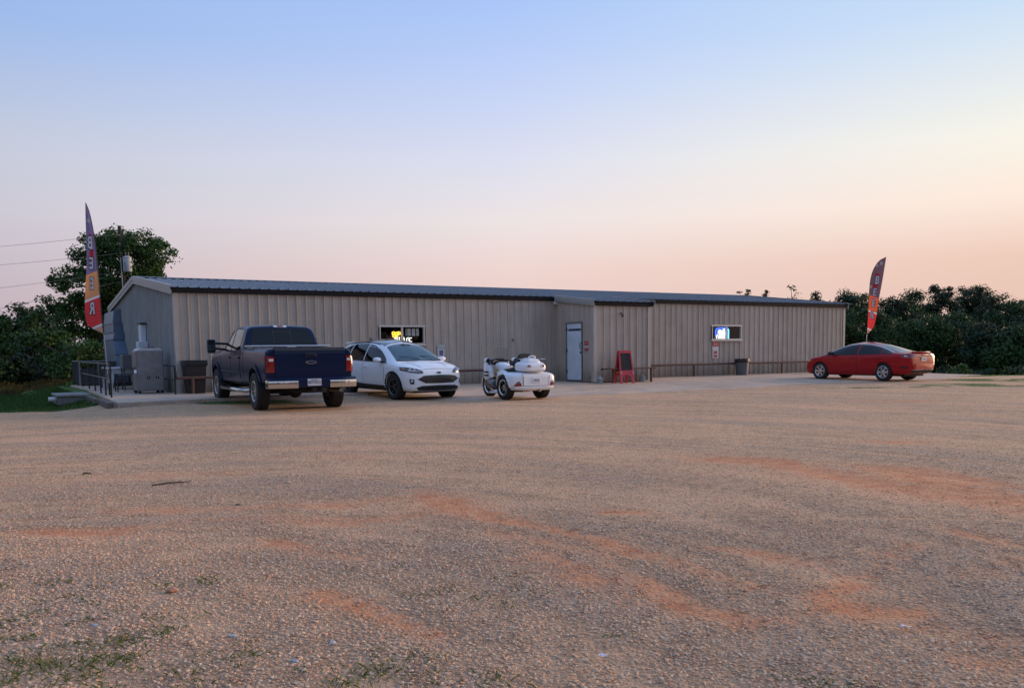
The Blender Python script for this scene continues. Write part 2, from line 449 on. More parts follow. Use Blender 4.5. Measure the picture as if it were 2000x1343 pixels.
    cf = math_('MULTIPLY', cf, 1.9, True)
    claycol = ramp(noise(5, 6), [(.3, (.50, .16, .06)), (.55, (.65, .27, .12)), (.75, (.70, .39, .21))])
    claycol = mix(.5, claycol, speck, 'MULTIPLY')
    col = mix(math_('MULTIPLY', cf, .84), stone, claycol)
    soil = ramp(noise(2.5, 7), [(.3, (.05, .09, .02)), (.55, (.085, .16, .03)), (.75, (.15, .18, .06))])
    gf = math_('MULTIPLY', math_('SUBTRACT', math_('ADD', ag.outputs['Fac'], noise(4, 6)), .62), 2.2, True)
    gf = math_('MULTIPLY', gf, math_('GREATER_THAN', ag.outputs['Fac'], .02))
    col = mix(gf, col, soil)
    L(col, b.inputs['Base Color'])
    hgt = math_('ADD', math_('MULTIPLY', math_('SUBTRACT', 1.0, v1.outputs['Distance']), .8), math_('MULTIPLY', noise(60, 4), .5))
    hgt = math_('ADD', hgt, math_('MULTIPLY', noise(13, 6, .7), 1.2))
    bp = N('ShaderNodeBump'); bp.inputs['Distance'].default_value = .03
    L(math_('SUBTRACT', 1.0, math_('MULTIPLY', cf, .6)), bp.inputs['Strength'])
    L(hgt, bp.inputs['Height']); L(bp.outputs[0], b.inputs['Normal'])
    return m
M_GRAVEL = gravel_material()
gx = graded(-700, 700, -15, 19, .13); gy = graded(-120, 900, 3.0, 33, .13)
ground = structure(link('ground', ground_grid(gx, gy, 'ground', M_GRAVEL)))

# ---- loose pebbles where the lens can tell them apart
def pebble_material():
    m = bpy.data.materials.new('pebble'); m.use_nodes = True; nt = m.node_tree; N, L = nt.nodes.new, nt.links.new
    b = nt.nodes['Principled BSDF']; b.inputs['Roughness'].default_value = .75; b.inputs['Specular IOR Level'].default_value = .3
    oi = N('ShaderNodeObjectInfo'); r = N('ShaderNodeValToRGB'); r.color_ramp.interpolation = 'CONSTANT'
    st = [(0, (.30, .15, .085)), (.12, (.56, .31, .175)), (.25, (.72, .46, .28)), (.40, (.46, .34, .25)), (.48, (.76, .54, .35)), (.62, (.56, .25, .125)), (.70, (.64, .39, .23)), (.84, (.78, .58, .39)), (.90, (.27, .20, .16)), (.95, (.60, .42, .27))]
    e = r.color_ramp.elements
    while len(e) < len(st): e.new(.5)
    for k, (p, c) in enumerate(st): e[k].position = p; e[k].color = (*c, 1)
    L(oi.outputs['Random'], r.inputs[0])
    tc = N('ShaderNodeTexCoord'); n = N('ShaderNodeTexNoise'); n.inputs['Scale'].default_value = 2.5; n.inputs['Detail'].default_value = 4
    L(tc.outputs['Object'], n.inputs['Vector'])
    mr = N('ShaderNodeMapRange'); mr.inputs[3].default_value = .7; mr.inputs[4].default_value = 1.25; L(n.outputs['Fac'], mr.inputs[0])
    mx = N('ShaderNodeMix'); mx.data_type = 'RGBA'; mx.blend_type = 'MULTIPLY'; mx.inputs[0].default_value = 1
    L(r.outputs[0], mx.inputs[6]); L(mr.outputs[0], mx.inputs[7])
    prev = mx.outputs[2]
    def tint(attr, lo, hi, amt, col):
        nonlocal prev
        a = N('ShaderNodeAttribute'); a.attribute_type = 'INSTANCER'; a.attribute_name = attr
        q = N('ShaderNodeMapRange'); q.inputs[1].default_value = lo; q.inputs[2].default_value = hi; q.inputs[4].default_value = amt; L(a.outputs['Fac'], q.inputs[0])
        x = N('ShaderNodeMix'); x.data_type = 'RGBA'; x.inputs[7].default_value = (*col, 1); L(q.outputs[0], x.inputs[0]); L(prev, x.inputs[6]); prev = x.outputs[2]
    tint('streak', -1.0, 1.0, .65, (.72, .45, .275)); tint('streak', 0.2, -1.0, .3, (.46, .31, .215)); tint('clay', .12, .8, .75, (.64, .29, .14))
    L(prev, b.inputs['Base Color'])
    return m
def scatter_pebbles(name, xs, ys, dens, rmin, rmax, seed, label):
    X, Y = np.meshgrid(xs, ys); Z = ground_z(X, Y)
    c = clay_at(X, Y); g = grass_at(X, Y)
    sk = streak_at(X, Y); Z = Z + .020 * (fbm(X, Y, 2.2, 12) - .5) * (1 - g) - .016 * c - .008 * sk
    patch = np.clip(1.25 * fbm(X, Y, .8, 21) + .35, .25, 1.2)
    D = dens(X, Y) * (1 - .90 * np.clip(c * 1.3, 0, 1)) * patch * (1 - .35 * sk)
    nx, ny = len(xs), len(ys); i = np.arange(nx * ny).reshape(ny, nx)
    Fq = np.stack([i[:-1, :-1], i[:-1, 1:], i[1:, 1:], i[1:, :-1]], -1).reshape(-1, 4)
    me = bpy.data.meshes.new(name); me.from_pydata(np.stack([X, Y, Z], -1).reshape(-1, 3).tolist(), [], Fq.tolist())
    for nm, arr in (('density', D), ('clay', c), ('streak', sk)):
        a = me.attributes.new(nm, 'FLOAT', 'POINT'); a.data.foreach_set('value', arr.ravel().astype(np.float32))
    o = stuff(tag(link(name, me), label, 'gravel'))
    ng = bpy.data.node_groups.new(name, 'GeometryNodeTree')
    ng.interface.new_socket('Geometry', in_out='INPUT', socket_type='NodeSocketGeometry')
    ng.interface.new_socket('Geometry', in_out='OUTPUT', socket_type='NodeSocketGeometry')
    N, L = ng.nodes.new, ng.links.new
    gi, go = N('NodeGroupInput'), N('NodeGroupOutput')
    dp = N('GeometryNodeDistributePointsOnFaces'); dp.inputs['Seed'].default_value = seed
    na = N('GeometryNodeInputNamedAttribute'); na.data_type = 'FLOAT'; na.inputs['Name'].default_value = 'density'
    L(gi.outputs[0], dp.inputs['Mesh']); L(na.outputs['Attribute'], dp.inputs['Density'])
    ico = N('GeometryNodeMeshIcoSphere'); ico.inputs['Radius'].default_value = 1.0; ico.inputs['Subdivisions'].default_value = 2
    sp = N('GeometryNodeSetPosition'); nz = N('ShaderNodeTexNoise'); nz.inputs['Scale'].default_value = 1.3; nz.inputs['Detail'].default_value = 1
    sub = N('ShaderNodeVectorMath'); sub.operation = 'SUBTRACT'; sub.inputs[1].default_value = (.5, .5, .5)
    L(nz.outputs['Color'], sub.inputs[0])
    scl = N('ShaderNodeVectorMath'); scl.operation = 'SCALE'; scl.inputs['Scale'].default_value = .9; L(sub.outputs[0], scl.inputs[0])
    L(ico.outputs['Mesh'], sp.inputs['Geometry']); L(scl.outputs[0], sp.inputs['Offset'])
    sm = N('GeometryNodeSetMaterial'); sm.inputs['Material'].default_value = M_PEBBLE
    L(sp.outputs[0], sm.inputs['Geometry'])
    ss = N('GeometryNodeSetShadeSmooth'); L(sm.outputs[0], ss.inputs[0])
    ip = N('GeometryNodeInstanceOnPoints'); L(dp.outputs['Points'], ip.inputs['Points']); L(ss.outputs[0], ip.inputs['Instance'])
    def rnd(t, lo, hi, sd):
        r = N('FunctionNodeRandomValue'); r.data_type = t; r.inputs['Seed'].default_value = sd
        k = 0 if t == 'FLOAT_VECTOR' else 2
        r.inputs[k].default_value = lo; r.inputs[k + 1].default_value = hi
        return r.outputs[0 if t == 'FLOAT_VECTOR' else 1]
    L(rnd('FLOAT_VECTOR', (-.35, -.35, 0), (.35, .35, 6.283), seed + 1), ip.inputs['Rotation'])
    u = rnd('FLOAT', 0.0, 1.0, seed + 2)
    pw = N('ShaderNodeMath'); pw.operation = 'POWER'; pw.inputs[1].default_value = 3.0; L(u, pw.inputs[0])
    mr = N('ShaderNodeMapRange'); mr.inputs[3].default_value = rmin; mr.inputs[4].default_value = rmax; L(pw.outputs[0], mr.inputs[0])
    vs = N('ShaderNodeVectorMath'); vs.operation = 'SCALE'
    L(rnd('FLOAT_VECTOR', (.85, .6, .4), (1.35, 1.05, .7), seed + 3), vs.inputs[0]); L(mr.outputs[0], vs.inputs['Scale'])
    L(vs.outputs[0], ip.inputs['Scale'])
    L(ip.outputs[0], go.inputs[0])
    md = o.modifiers.new('scatter', 'NODES'); md.node_group = ng
    return o
M_PEBBLE = pebble_material()
scatter_pebbles('gravel', np.arange(-4.6, 4.7, .1), np.arange(3.3, 7.6, .1), lambda X, Y: 3400 * (np.abs(X) < .66 * Y + .3), .0034, .0125, 11,
                'loose brown and grey pebbles over the near part of the lot')
scatter_pebbles('gravel', np.arange(-9.5, 9.6, .15), np.arange(7.6, 14.2, .15), lambda X, Y: (1500 * sstep(14.5, 7, Y)) * (np.abs(X) < .66 * Y + .3), .0042, .0120, 31,
                'loose gravel over the middle of the lot')

# ---- concrete
def concrete(name, base=(.40, .37, .34)):
    m = bpy.data.materials.new(name); m.use_nodes = True; nt = m.node_tree; N, L = nt.nodes.new, nt.links.new
    b = nt.nodes['Principled BSDF']; b.inputs['Roughness'].default_value = .8; b.inputs['Specular IOR Level'].default_value = .3
    g = N('ShaderNodeNewGeometry')
    def nz(s, d=6, r=.6):
        n = N('ShaderNodeTexNoise'); n.inputs['Scale'].default_value = s; n.inputs['Detail'].default_value = d; n.inputs['Roughness'].default_value = r
        L(g.outputs['Position'], n.inputs['Vector']); return n.outputs['Fac']
    def rp(i, st):
        r = N('ShaderNodeValToRGB'); e = r.color_ramp.elements
        while len(e) < len(st): e.new(.5)
        for k, (p, c) in enumerate(st): e[k].position = p; e[k].color = (*c, 1)
        L(i, r.inputs[0]); return r.outputs[0]
    c = rp(nz(.5, 8, .65), [(.3, tuple(v * .66 for v in base)), (.52, base), (.7, tuple(v * 1.2 for v in base))])
    mx = N('ShaderNodeMix'); mx.data_type = 'RGBA'; mx.blend_type = 'MULTIPLY'; mx.inputs[0].default_value = 1
    L(c, mx.inputs[6]); L(rp(nz(22, 9, .75), [(.35, (.50, .48, .46)), (.48, (.95, .95, .95)), (.68, (1.3, 1.26, 1.2))]), mx.inputs[7])
    m2 = N('ShaderNodeMix'); m2.data_type = 'RGBA'; m2.inputs[7].default_value = (.64, .43, .28, 1)
    L(rp(nz(1.3, 8, .7), [(.44, (0, 0, 0)), (.60, (.85, .85, .85))]), m2.inputs[0]); L(mx.outputs[2], m2.inputs[6])
    L(m2.outputs[2], b.inputs['Base Color'])
    bp = N('ShaderNodeBump'); bp.inputs['Strength'].default_value = .5; bp.inputs['Distance'].default_value = .008; L(nz(45, 6, .7), bp.inputs['Height']); L(bp.outputs[0], b.inputs['Normal'])
    return m
M_CONC = concrete('concrete', (.46, .38, .32))
M_APRON = concrete('apron_concrete', (.50, .39, .30))
# the apron before the front wall: worn concrete, ragged front edge under the gravel
def make_apron():
    ts = np.concatenate([np.arange(3.6, 34.0, .22)])
    edge = pchip([(3, -4.2), (4.5, -5.2), (6, -7.9), (8, -8.0), (11, -7.9), (15, -8.0), (20, -7.2), (26, -7.6), (30, -6.8), (34, -6.0)])
    V = []; nn = 16
    for t in ts:
        e = edge(t) + .5 * (float(fbm(np.array(t), np.array(0.0), 1.1, 3)) - .5) + .22 * (float(fbm(np.array(t), np.array(5.0), 4.0, 3)) - .5)
        for k in range(nn + 1):
            p = bw(t, .02 + (e - .02) * k / nn)
            V.append((p.x, p.y, float(ground_z(p.x, p.y)) + (.022 if k < nn else -.02)))
    Fc = [(a * (nn + 1) + k, a * (nn + 1) + k + 1, (a + 1) * (nn + 1) + k + 1, (a + 1) * (nn + 1) + k) for a in range(len(ts) - 1) for k in range(nn)]
    return structure(MB().add(V, Fc).build('concrete_apron', M_APRON, smooth=30))
make_apron()
def make_patio():
    poly = [(-2.30, -4.62), (-1.4, -4.36), (.2, -4.05), (4.4, -4.15), (4.4, .02), (-.02, .02), (-.02, 13.0), (-1.85, 13.0), (-1.9, 6.0)]
    b = MB(); n = len(poly)
    W = [bw(t, d) for t, d in poly]
    b.add([(p.x, p.y, 0.0) for p in W] + [(p.x, p.y, -1.0) for p in W], [tuple(range(n)), tuple(range(2 * n - 1, n - 1, -1))] + [(i, (i + 1) % n, (i + 1) % n + n, i + n) for i in range(n)])
    return structure(b.build('patio_slab', M_CONC))
make_patio()
# ================================================================ the metal building
def metal_wall(name, base, dirt=True, rough=.5):
    m = bpy.data.materials.new(name); m.use_nodes = True; nt = m.node_tree; N, L = nt.nodes.new, nt.links.new
    b = nt.nodes['Principled BSDF']; b.inputs['Roughness'].default_value = rough; b.inputs['Specular IOR Level'].default_value = .4
    tc = N('ShaderNodeTexCoord')
    def nz(s, sc=(1, 1, 1), d=6, r=.6):
        mp = N('ShaderNodeMapping'); mp.inputs['Scale'].default_value = sc; L(tc.outputs['Object'], mp.inputs['Vector'])
        n = N('ShaderNodeTexNoise'); n.inputs['Scale'].default_value = s; n.inputs['Detail'].default_value = d; n.inputs['Roughness'].default_value = r
        L(mp.outputs[0], n.inputs['Vector']); return n.outputs['Fac']
    def mr(i, a, b_, c, d):
        x = N('ShaderNodeMapRange'); 
        for k, v in zip((1, 2, 3, 4), (a, b_, c, d)): x.inputs[k].default_value = v
        L(i, x.inputs[0]); return x.outputs[0]
    def mul(a, f):
        x = N('ShaderNodeMix'); x.data_type = 'RGBA'; x.blend_type = 'MULTIPLY'; x.inputs[0].default_value = 1
        if isinstance(a, tuple): x.inputs[6].default_value = (*a, 1)
        else: L(a, x.inputs[6])
        L(f, x.inputs[7]); return x.outputs[2]
    oi = N('ShaderNodeObjectInfo')
    c = mul(base, mr(nz(1.2, d=7), .3, .7, .9, 1.09))
    c = mul(c, mr(nz(3, (2.2, 2.2, .12), 6, .75), .3, .7, .80, 1.12))     # rain streaks
    c = mul(c, mr(oi.outputs['Random'], 0, 1, .93, 1.05))                 # panels from different batches
    if dirt:
        # mud and mildew splashed on the foot of the wall
        sep = N('ShaderNodeSeparateXYZ'); L(tc.outputs['Object'], sep.inputs[0])
        add = N('ShaderNodeMath'); add.operation = 'ADD'; L(sep.outputs['Z'], add.inputs[0])
        L(mr(nz(2.6, (1.3, 1.3, .6), 8, .75), 0, 1, -.55, .55), add.inputs[1])
        f = mr(add.outputs[0], .08, .6, .62, 0.0)
        x = N('ShaderNodeMix'); x.data_type = 'RGBA'; x.inputs[7].default_value = (.13, .105, .08, 1)
        L(f, x.inputs[0]); L(c, x.inputs[6]); c = x.outputs[2]
    L(c, b.inputs['Base Color'])
    L(mr(nz(5, d=5), .3, .7, rough - .1, rough + .12), b.inputs['Roughness'])
    bp = N('ShaderNodeBump'); bp.inputs['Strength'].default_value = .5; bp.inputs['Distance'].default_value = .012
    L(nz(2.6, (1, 1, .35), 3), bp.inputs['Height']); L(bp.outputs[0], b.inputs['Normal'])
    return m
M_WALL = metal_wall('tan_siding', (.44, .375, .315))
M_GABLE = metal_wall('shade_tinted_gable', (.34, .35, .345))  # siding colour cooled and darkened to carry the shade on the gable
M_ROOF = metal_wall('roof_sheet', (.155, .165, .19), dirt=False, rough=.42)
M_TRIM = mat('trim', (.29, .295, .285), .45, var=.1, vscale=3)
M_EAVE = mat('eave_trim', (.010, .009, .010), .75, spec=.2, var=.15)
M_CORNER = mat('corner_trim', (.40, .365, .335), .5, var=.12, vscale=2)
M_WINF = mat('window_aluminium', (.50, .485, .47), .4, metal=.3, var=.08)
M_BLACK = mat('black_rubber', (.012, .012, .012), .6)
M_DARKSTEEL = mat('dark_steel', (.03, .028, .03), .5, var=.2, bump=.15)
M_RUST = mat('rusty_pipe', (.11, .055, .04), .75, var=.3, vscale=9, bump=.3)
def thin_glass():
    m = bpy.data.materials.new('window_glass'); m.use_nodes = True; nt = m.node_tree; N, L = nt.nodes.new, nt.links.new
    nt.nodes.remove(nt.nodes['Principled BSDF'])
    t = N('ShaderNodeBsdfTransparent'); t.inputs[0].default_value = (.82, .85, .86, 1)
    g = N('ShaderNodeBsdfGlossy'); g.inputs['Roughness'].default_value = .03
    lw = N('ShaderNodeLayerWeight'); lw.inputs[0].default_value = .5
    pw = N('ShaderNodeMath'); pw.operation = 'POWER'; pw.inputs[1].default_value = 5; L(lw.outputs['Facing'], pw.inputs[0])
    fr = N('ShaderNodeMath'); fr.operation = 'MULTIPLY_ADD'; fr.inputs[1].default_value = .9; fr.inputs[2].default_value = .04; L(pw.outputs[0], fr.inputs[0])
    mx = N('ShaderNodeMixShader'); L(fr.outputs[0], mx.inputs[0]); L(t.outputs[0], mx.inputs[1]); L(g.outputs[0], mx.inputs[2])
    L(mx.outputs[0], nt.nodes['Material Output'].inputs[0]); return m
M_GLASS = thin_glass()

CELL = [(.045, 0), (.053, .005), (.063, .005), (.071, 0), (.122, 0), (.138, .038), (.167, .038), (.183, 0), (.234, 0), (.242, .005), (.252, .005), (.260, 0), (.3048, 0)]
ROOFCELL = [(.115, 0), (.136, .036), (.169, .036), (.19, 0), (.3048, 0)]
def cells(u0, u1, cell):
    out = [(u0, 0.0)]; k = 0
    while out[-1][0] < u1 - 1e-6:
        for a, o in cell:
            out.append((u0 + k * .3048 + a, o))
        k += 1
    return [p for p in out if p[0] <= u1 + 1e-6]
def clipprof(prof, a, b):
    us = [p[0] for p in prof]; os_ = [p[1] for p in prof]
    r = [(a, float(np.interp(a, us, os_)))] + [p for p in prof if a + 1e-5 < p[0] < b - 1e-5] + [(b, float(np.interp(b, us, os_)))]
    return r
def siding(parent, u_start, u_end, phase, place, ztop, zbot, holes=(), name='siding_panel', m=None, min_w=.06):
    m = m or M_WALL; k0 = math.floor((u_start - phase) / .9144); made = {}
    k = k0
    while phase + k * .9144 < u_end - 1e-4:
        p0 = phase + k * .9144; a, b = max(p0, u_start), min(p0 + .9144, u_end); k += 1
        if b - a < 1e-3: continue
        prof = cells(p0, p0 + .9144, CELL)
        hs = [h for h in holes if h[0] < b and h[1] > a]
        prof = clipprof(prof, a, b)
        for h in hs:
            for e in h[:2]:
                if a < e < b:
                    us = [q[0] for q in prof]; o = float(np.interp(e, us, [q[1] for q in prof]))
                    if min(abs(e - x) for x in us) > 1e-5: prof.append((e, o)); prof.sort()
        mb = MB(); mb2 = MB()
        whole = any(h[0] <= a + 1e-4 and h[1] >= b - 1e-4 for h in hs)
        for (ua, oa), (ub, ob) in zip(prof[:-1], prof[1:]):
            mid = (ua + ub) / 2; spans = [(zbot, None)]
            for h in hs:
                if h[0] - 1e-5 <= mid <= h[1] + 1e-5: spans = [(zbot, h[2]), (h[3], None)]
            for z0, z1 in spans:
                za, zb_ = (ztop(ua), ztop(ub)) if z1 is None else (z1, z1)
                (mb2 if whole and z1 is None else mb).add([place(ua, oa, z0), place(ub, ob, z0), place(ub, ob, zb_), place(ua, oa, za)], [(0, 1, 2, 3)])
        # weld along the profile
        for q in (mb, mb2):
            if not q.v: continue
            me = q.mesh(name, m)
            bm = bmesh.new(); bm.from_mesh(me); bmesh.ops.remove_doubles(bm, verts=bm.verts, dist=1e-5); bmesh.ops.recalc_face_normals(bm, faces=bm.faces); bm.to_mesh(me); bm.free()
            link(name, me, parent)

bld = thing('metal_building', 'long low tan metal building with ribbed siding and dark sheet roof', 'building', (CX, CY, 0), YAW)
PH = -.07
zroof = lambda d: 3.175 + RISE / BW2 * min(d, 2 * BW2 - d)
W1, W2 = (6.55, 8.24, 1.43, 2.05), (21.83, 23.60, 1.53, 2.13)
VT0, VT1, VD = 13.75, 16.32, -2.46
front = lambda u, o, z: (u, -o, z)
siding(bld, 0, BL, PH, front, lambda u: 3.10, 0.0, [W1, W2])
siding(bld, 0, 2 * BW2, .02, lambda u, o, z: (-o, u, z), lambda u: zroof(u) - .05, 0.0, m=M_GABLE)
siding(bld, 0, 2 * BW2, .02, lambda u, o, z: (BL + o, u, z), lambda u: zroof(u) - .05, 0.0)
siding(bld, 0, BL, PH, lambda u, o, z: (u, 2 * BW2 + o, z), lambda u: 3.10, 0.0)
DOOR = (.78, 1.79, .04, 2.16)
siding(bld, 0, -VD, -.1, lambda u, o, z: (VT0 - o, -u, z), lambda u: zroof(-u) - .06, 0.0, [DOOR])
siding(bld, 0, -VD, -.1, lambda u, o, z: (VT1 + o, -u, z), lambda u: zroof(-u) - .06, 0.0)
siding(bld, VT0, VT1, VT0 - .02, lambda u, o, z: (u, VD - o, z), lambda u: zroof(VD) - .05, 0.0)

# roof sheets
def roof_panel_mesh(d0, d1, flip=False, w=.9144):
    prof = [p for p in cells(0, .9144, ROOFCELL) if p[0] <= w + 1e-6]; b = MB(); sl = RISE / BW2
    for (ua, oa), (ub, ob) in zip(prof[:-1], prof[1:]):
        f = lambda u, o, d: (u, (2 * BW2 - d) if flip else d, 3.175 + sl * d + o)
        b.add([f(ua, oa, d0), f(ub, ob, d0), f(ub, ob, d1), f(ua, oa, d1)], [(0, 1, 2, 3)])
        if d0 < 0 and oa + ob > 0:     # foam closure under each rib at the eave
            b.add([f(ua, 0, d0 + .01), f(ub, 0, d0 + .01), f(ub, ob, d0 + .01), f(ua, oa, d0 + .01)], [(0, 1, 2, 3)])
    return b.mesh('roof_panel', M_ROOF)
rp_front, rp_long, rp_back = roof_panel_mesh(-.13, BW2), roof_panel_mesh(VD - .16, BW2), roof_panel_mesh(-.13, BW2, True)
t = -.06
while t < BL - .2:
    inv = VT0 - .3 < t + .45 < VT1 + .4
    link('roof_panel', rp_long if (VT0 - .5 <= t and t + .9144 <= VT1 + .75) else rp_front, bld, (t, 0, 0)); link('roof_panel', rp_back, bld, (t, 0, 0))
    t += .9144
sl = RISE / BW2
ridge = MB()
for s in (0, 1):
    f = lambda u, d, o: (u, (2 * BW2 - d) if s else d, 3.175 + sl * d + o)
    ridge.add([f(-.05, BW2 - .28, .042), f(BL + .05, BW2 - .28, .042), f(BL + .05, BW2, .052), f(-.05, BW2, .052)], [(0, 1, 2, 3)])
ridge.build('ridge_cap', M_ROOF, bld)
# eave trims (front left, front right, vestibule, back) and rake trims
for a, b_, dd in ((-.05, VT0 - .05, 0.0), (VT1 + .06, BL + .05, 0.0), (VT0 - .1, VT1 + .1, VD)):
    z = zroof(dd)
    MB().prism([(dd - .115, z - .155), (dd - .105, z - .02), (dd - .03, z - .004), (dd - .037, z - .17)], a, b_, 'X').build('eave_trim', M_EAVE, bld)
def rake(name, t0, d0, d1, flip=False, sgn=-1, h=.21):
    b = MB(); f = lambda d: (2 * BW2 - d) if flip else d
    z = lambda d: 3.175 + sl * d
    for (o0, o1, h0, h1) in ((.0, .10, .045, .060), (.085, .10, -.085, .045), (.055, .085, -h, -.082)):
        b.add([(t0 + sgn * o, f(d), z(d) + hh) for o in (o0, o1) for d in (d0, d1) for hh in (h0, h1)],
              [(0, 1, 3, 2), (4, 6, 7, 5), (0, 4, 5, 1), (2, 3, 7, 6), (0, 2, 6, 4), (1, 5, 7, 3)])
    b.build(name, M_TRIM, bld)
rake('rake_trim', -.035, -.15, BW2 - .002); rake('rake_trim', -.035, -.15, BW2 - .002, True)
rake('rake_trim', BL + .035, -.15, BW2 - .002, sgn=1); rake('rake_trim', BL + .035, -.15, BW2 - .002, True, sgn=1)
rake('rake_trim', VT0 - .035, VD - .17, -.16, h=.17); rake('rake_trim', VT1 + .035, VD - .17, -.16, sgn=1, h=.17)
for (t0, d0, zt, st, sd_) in ((0, 0, 3.0, 1, 1), (BL, 0, 3.0, -1, 1), (VT0, VD, zroof(VD) - .16, 1, 1), (VT1, VD, zroof(VD) - .16, -1, 1), (0, 2 * BW2, 3.0, 1, -1)):
    b = MB(); b.box(t0 - st * .037, t0 + st * .11, d0 - sd_ * .037, d0 - sd_ * .034, .0, zt); b.box(t0 - st * .0372, t0 - st * .0342, d0 - sd_ * .0365, d0 + sd_ * .11, .0, zt)
    b.build('corner_trim', M_CORNER, bld)
MB().box(VT0 - .039, VT0 - .0345, -.10, -.033, 0, 2.95).build('corner_trim', M_CORNER, bld)

# windows
def window(w):
    t0, t1, z0, z1 = w; fr = .045; b = MB()
    b.box(t0 - .03, t1 + .03, -.062, .04, z1 - fr, z1 + .025); b.box(t0, t0 + fr, -.055, .04, z0, z1 - fr); b.box(t1 - fr, t1, -.055, .04, z0, z1 - fr)
    b.box(t0 + fr, t1 - fr, -.05, .04, z0, z0 + .03)
    mid = (t0 + t1) / 2; b.box(mid - .03, mid + .03, -.05, .03, z0 + .03, z1 - fr)
    o = b.build('window', M_WINF, bld)
    s = MB().box(t0 - .05, t1 + .02, -.10, .0, z0 - .07, z0 - .002).build('sill', M_WINF, o)
    for k, (a, c, dd) in enumerate(((t0 + fr, mid - .03, -.012), (mid + .03, t1 - fr, .006))):
        MB().add([(a, dd, z0 + .03), (c, dd, z0 + .03), (c, dd, z1 - fr), (a, dd, z1 - fr)], [(0, 1, 2, 3)]).build('pane', M_GLASS, o)
    MB().box(t0 - .014, t0 - .002, -.06, -.02, z0 - .07, z1).build('jamb_trim', M_DARKSTEEL, o)
window(W1); window(W2)
M_BLACKOUT = mat('blackout_black', (.004, .004, .004), .9, spec=.1)
for a, b_ in ((5.4, 9.4), (20.8, 24.6)):      # near-black walls added behind the windows to keep the interior dark
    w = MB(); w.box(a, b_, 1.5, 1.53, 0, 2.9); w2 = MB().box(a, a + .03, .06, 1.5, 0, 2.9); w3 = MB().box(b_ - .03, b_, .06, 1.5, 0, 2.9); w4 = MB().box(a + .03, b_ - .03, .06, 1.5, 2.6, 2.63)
    for q in (w, w2, w3, w4): q.build('blackout_wall', M_BLACKOUT, bld)

# vestibule door
M_DOOR = mat('door_paint', (.58, .66, .74), .4, var=.10, vscale=3, bump=.05)
d = MB().box(VT0 - .012, VT0 + .03, -DOOR[1] + .035, -DOOR[0] - .035, .06, DOOR[3] - .035).build('door', M_DOOR, bld)
fr = MB(); fr.box(VT0 - .05, VT0 + .03, -DOOR[0] - .03, -DOOR[0] - .008, .02, DOOR[3] + .01); fr.box(VT0 - .05, VT0 + .03, -DOOR[1] + .008, -DOOR[1] + .03, .02, DOOR[3] + .01)
fr.box(VT0 - .052, VT0 + .03, -DOOR[1] + .03, -DOOR[0] - .03, DOOR[3] - .03, DOOR[3] + .008); fr.box(VT0 - .06, VT0 + .03, -DOOR[1] + .03, -DOOR[0] - .03, .02, .055)
fr.build('door_frame', mat('door_frame_paint', (.13, .14, .15), .5), bld)
MB().tube([(VT0 - .012, -1.70, 1.18), (VT0 - .06, -1.70, 1.2), (VT0 - .075, -1.70, 1.29), (VT0 - .06, -1.70, 1.39), (VT0 - .012, -1.70, 1.41)], .012).build('handle', M_DARKSTEEL, d)
MB().lathe([(0, -.05), (.03, -.05), (.035, -.02), (.02, 0)], 12, 'X', (VT0 - .012, -1.70, 1.06)).build('knob', M_DARKSTEEL, d)
for z in (.3, 1.08, 1.85):
    MB().box(VT0 - .056, VT0 - .0125, -DOOR[0] - .06, -DOOR[0] - .031, z, z + .12).build('hinge', M_DARKSTEEL, d)
M_NAVY = mat('navy_print', (.012, .014, .05), .5)
M_WHITE = mat('white_print', (.75, .75, .74), .5)
stp = MB().box(VT0 - .0165, VT0 - .0125, -1.69, -.91, 1.85, 1.93).build('sign_strip', M_NAVY, d)
for k in range(9):     # worn lettering on the strip
    MB().box(VT0 - .0185, VT0 - .017, -1.62 + k * .078, -1.62 + k * .078 + .045 - .01 * (k % 3), 1.875, 1.905).build('lettering', mat('faded_letters', (.10, .11, .22), .6), stp)
# small fixtures fixed to the walls: floodlight, hooks
fl = MB().bbox(13.66, 13.84, -.24, -.08, 2.88, 2.97, .015).build('floodlight', mat('white_plastic', (.6, .6, .6), .4), bld)
MB().lathe([(.0, 0), (.055, 0), (.055, .05), (.045, .06)], 14, 'X', (13.60, -.17, 2.925)).build('lamp_head', mat('white_plastic', (.6, .6, .6), .4), fl)
MB().tube([(14.94, VD - .03, 2.46), (14.94, VD - .10, 2.43), (14.97, VD - .13, 2.36), (14.92, VD - .10, 2.33)], .03).build('wall_hook', M_DARKSTEEL, bld)
MB().tube([(11.83, -.03, 1.58), (11.83, -.08, 1.54), (11.85, -.09, 1.5)], .022).build('wall_hook', M_DARKSTEEL, bld)

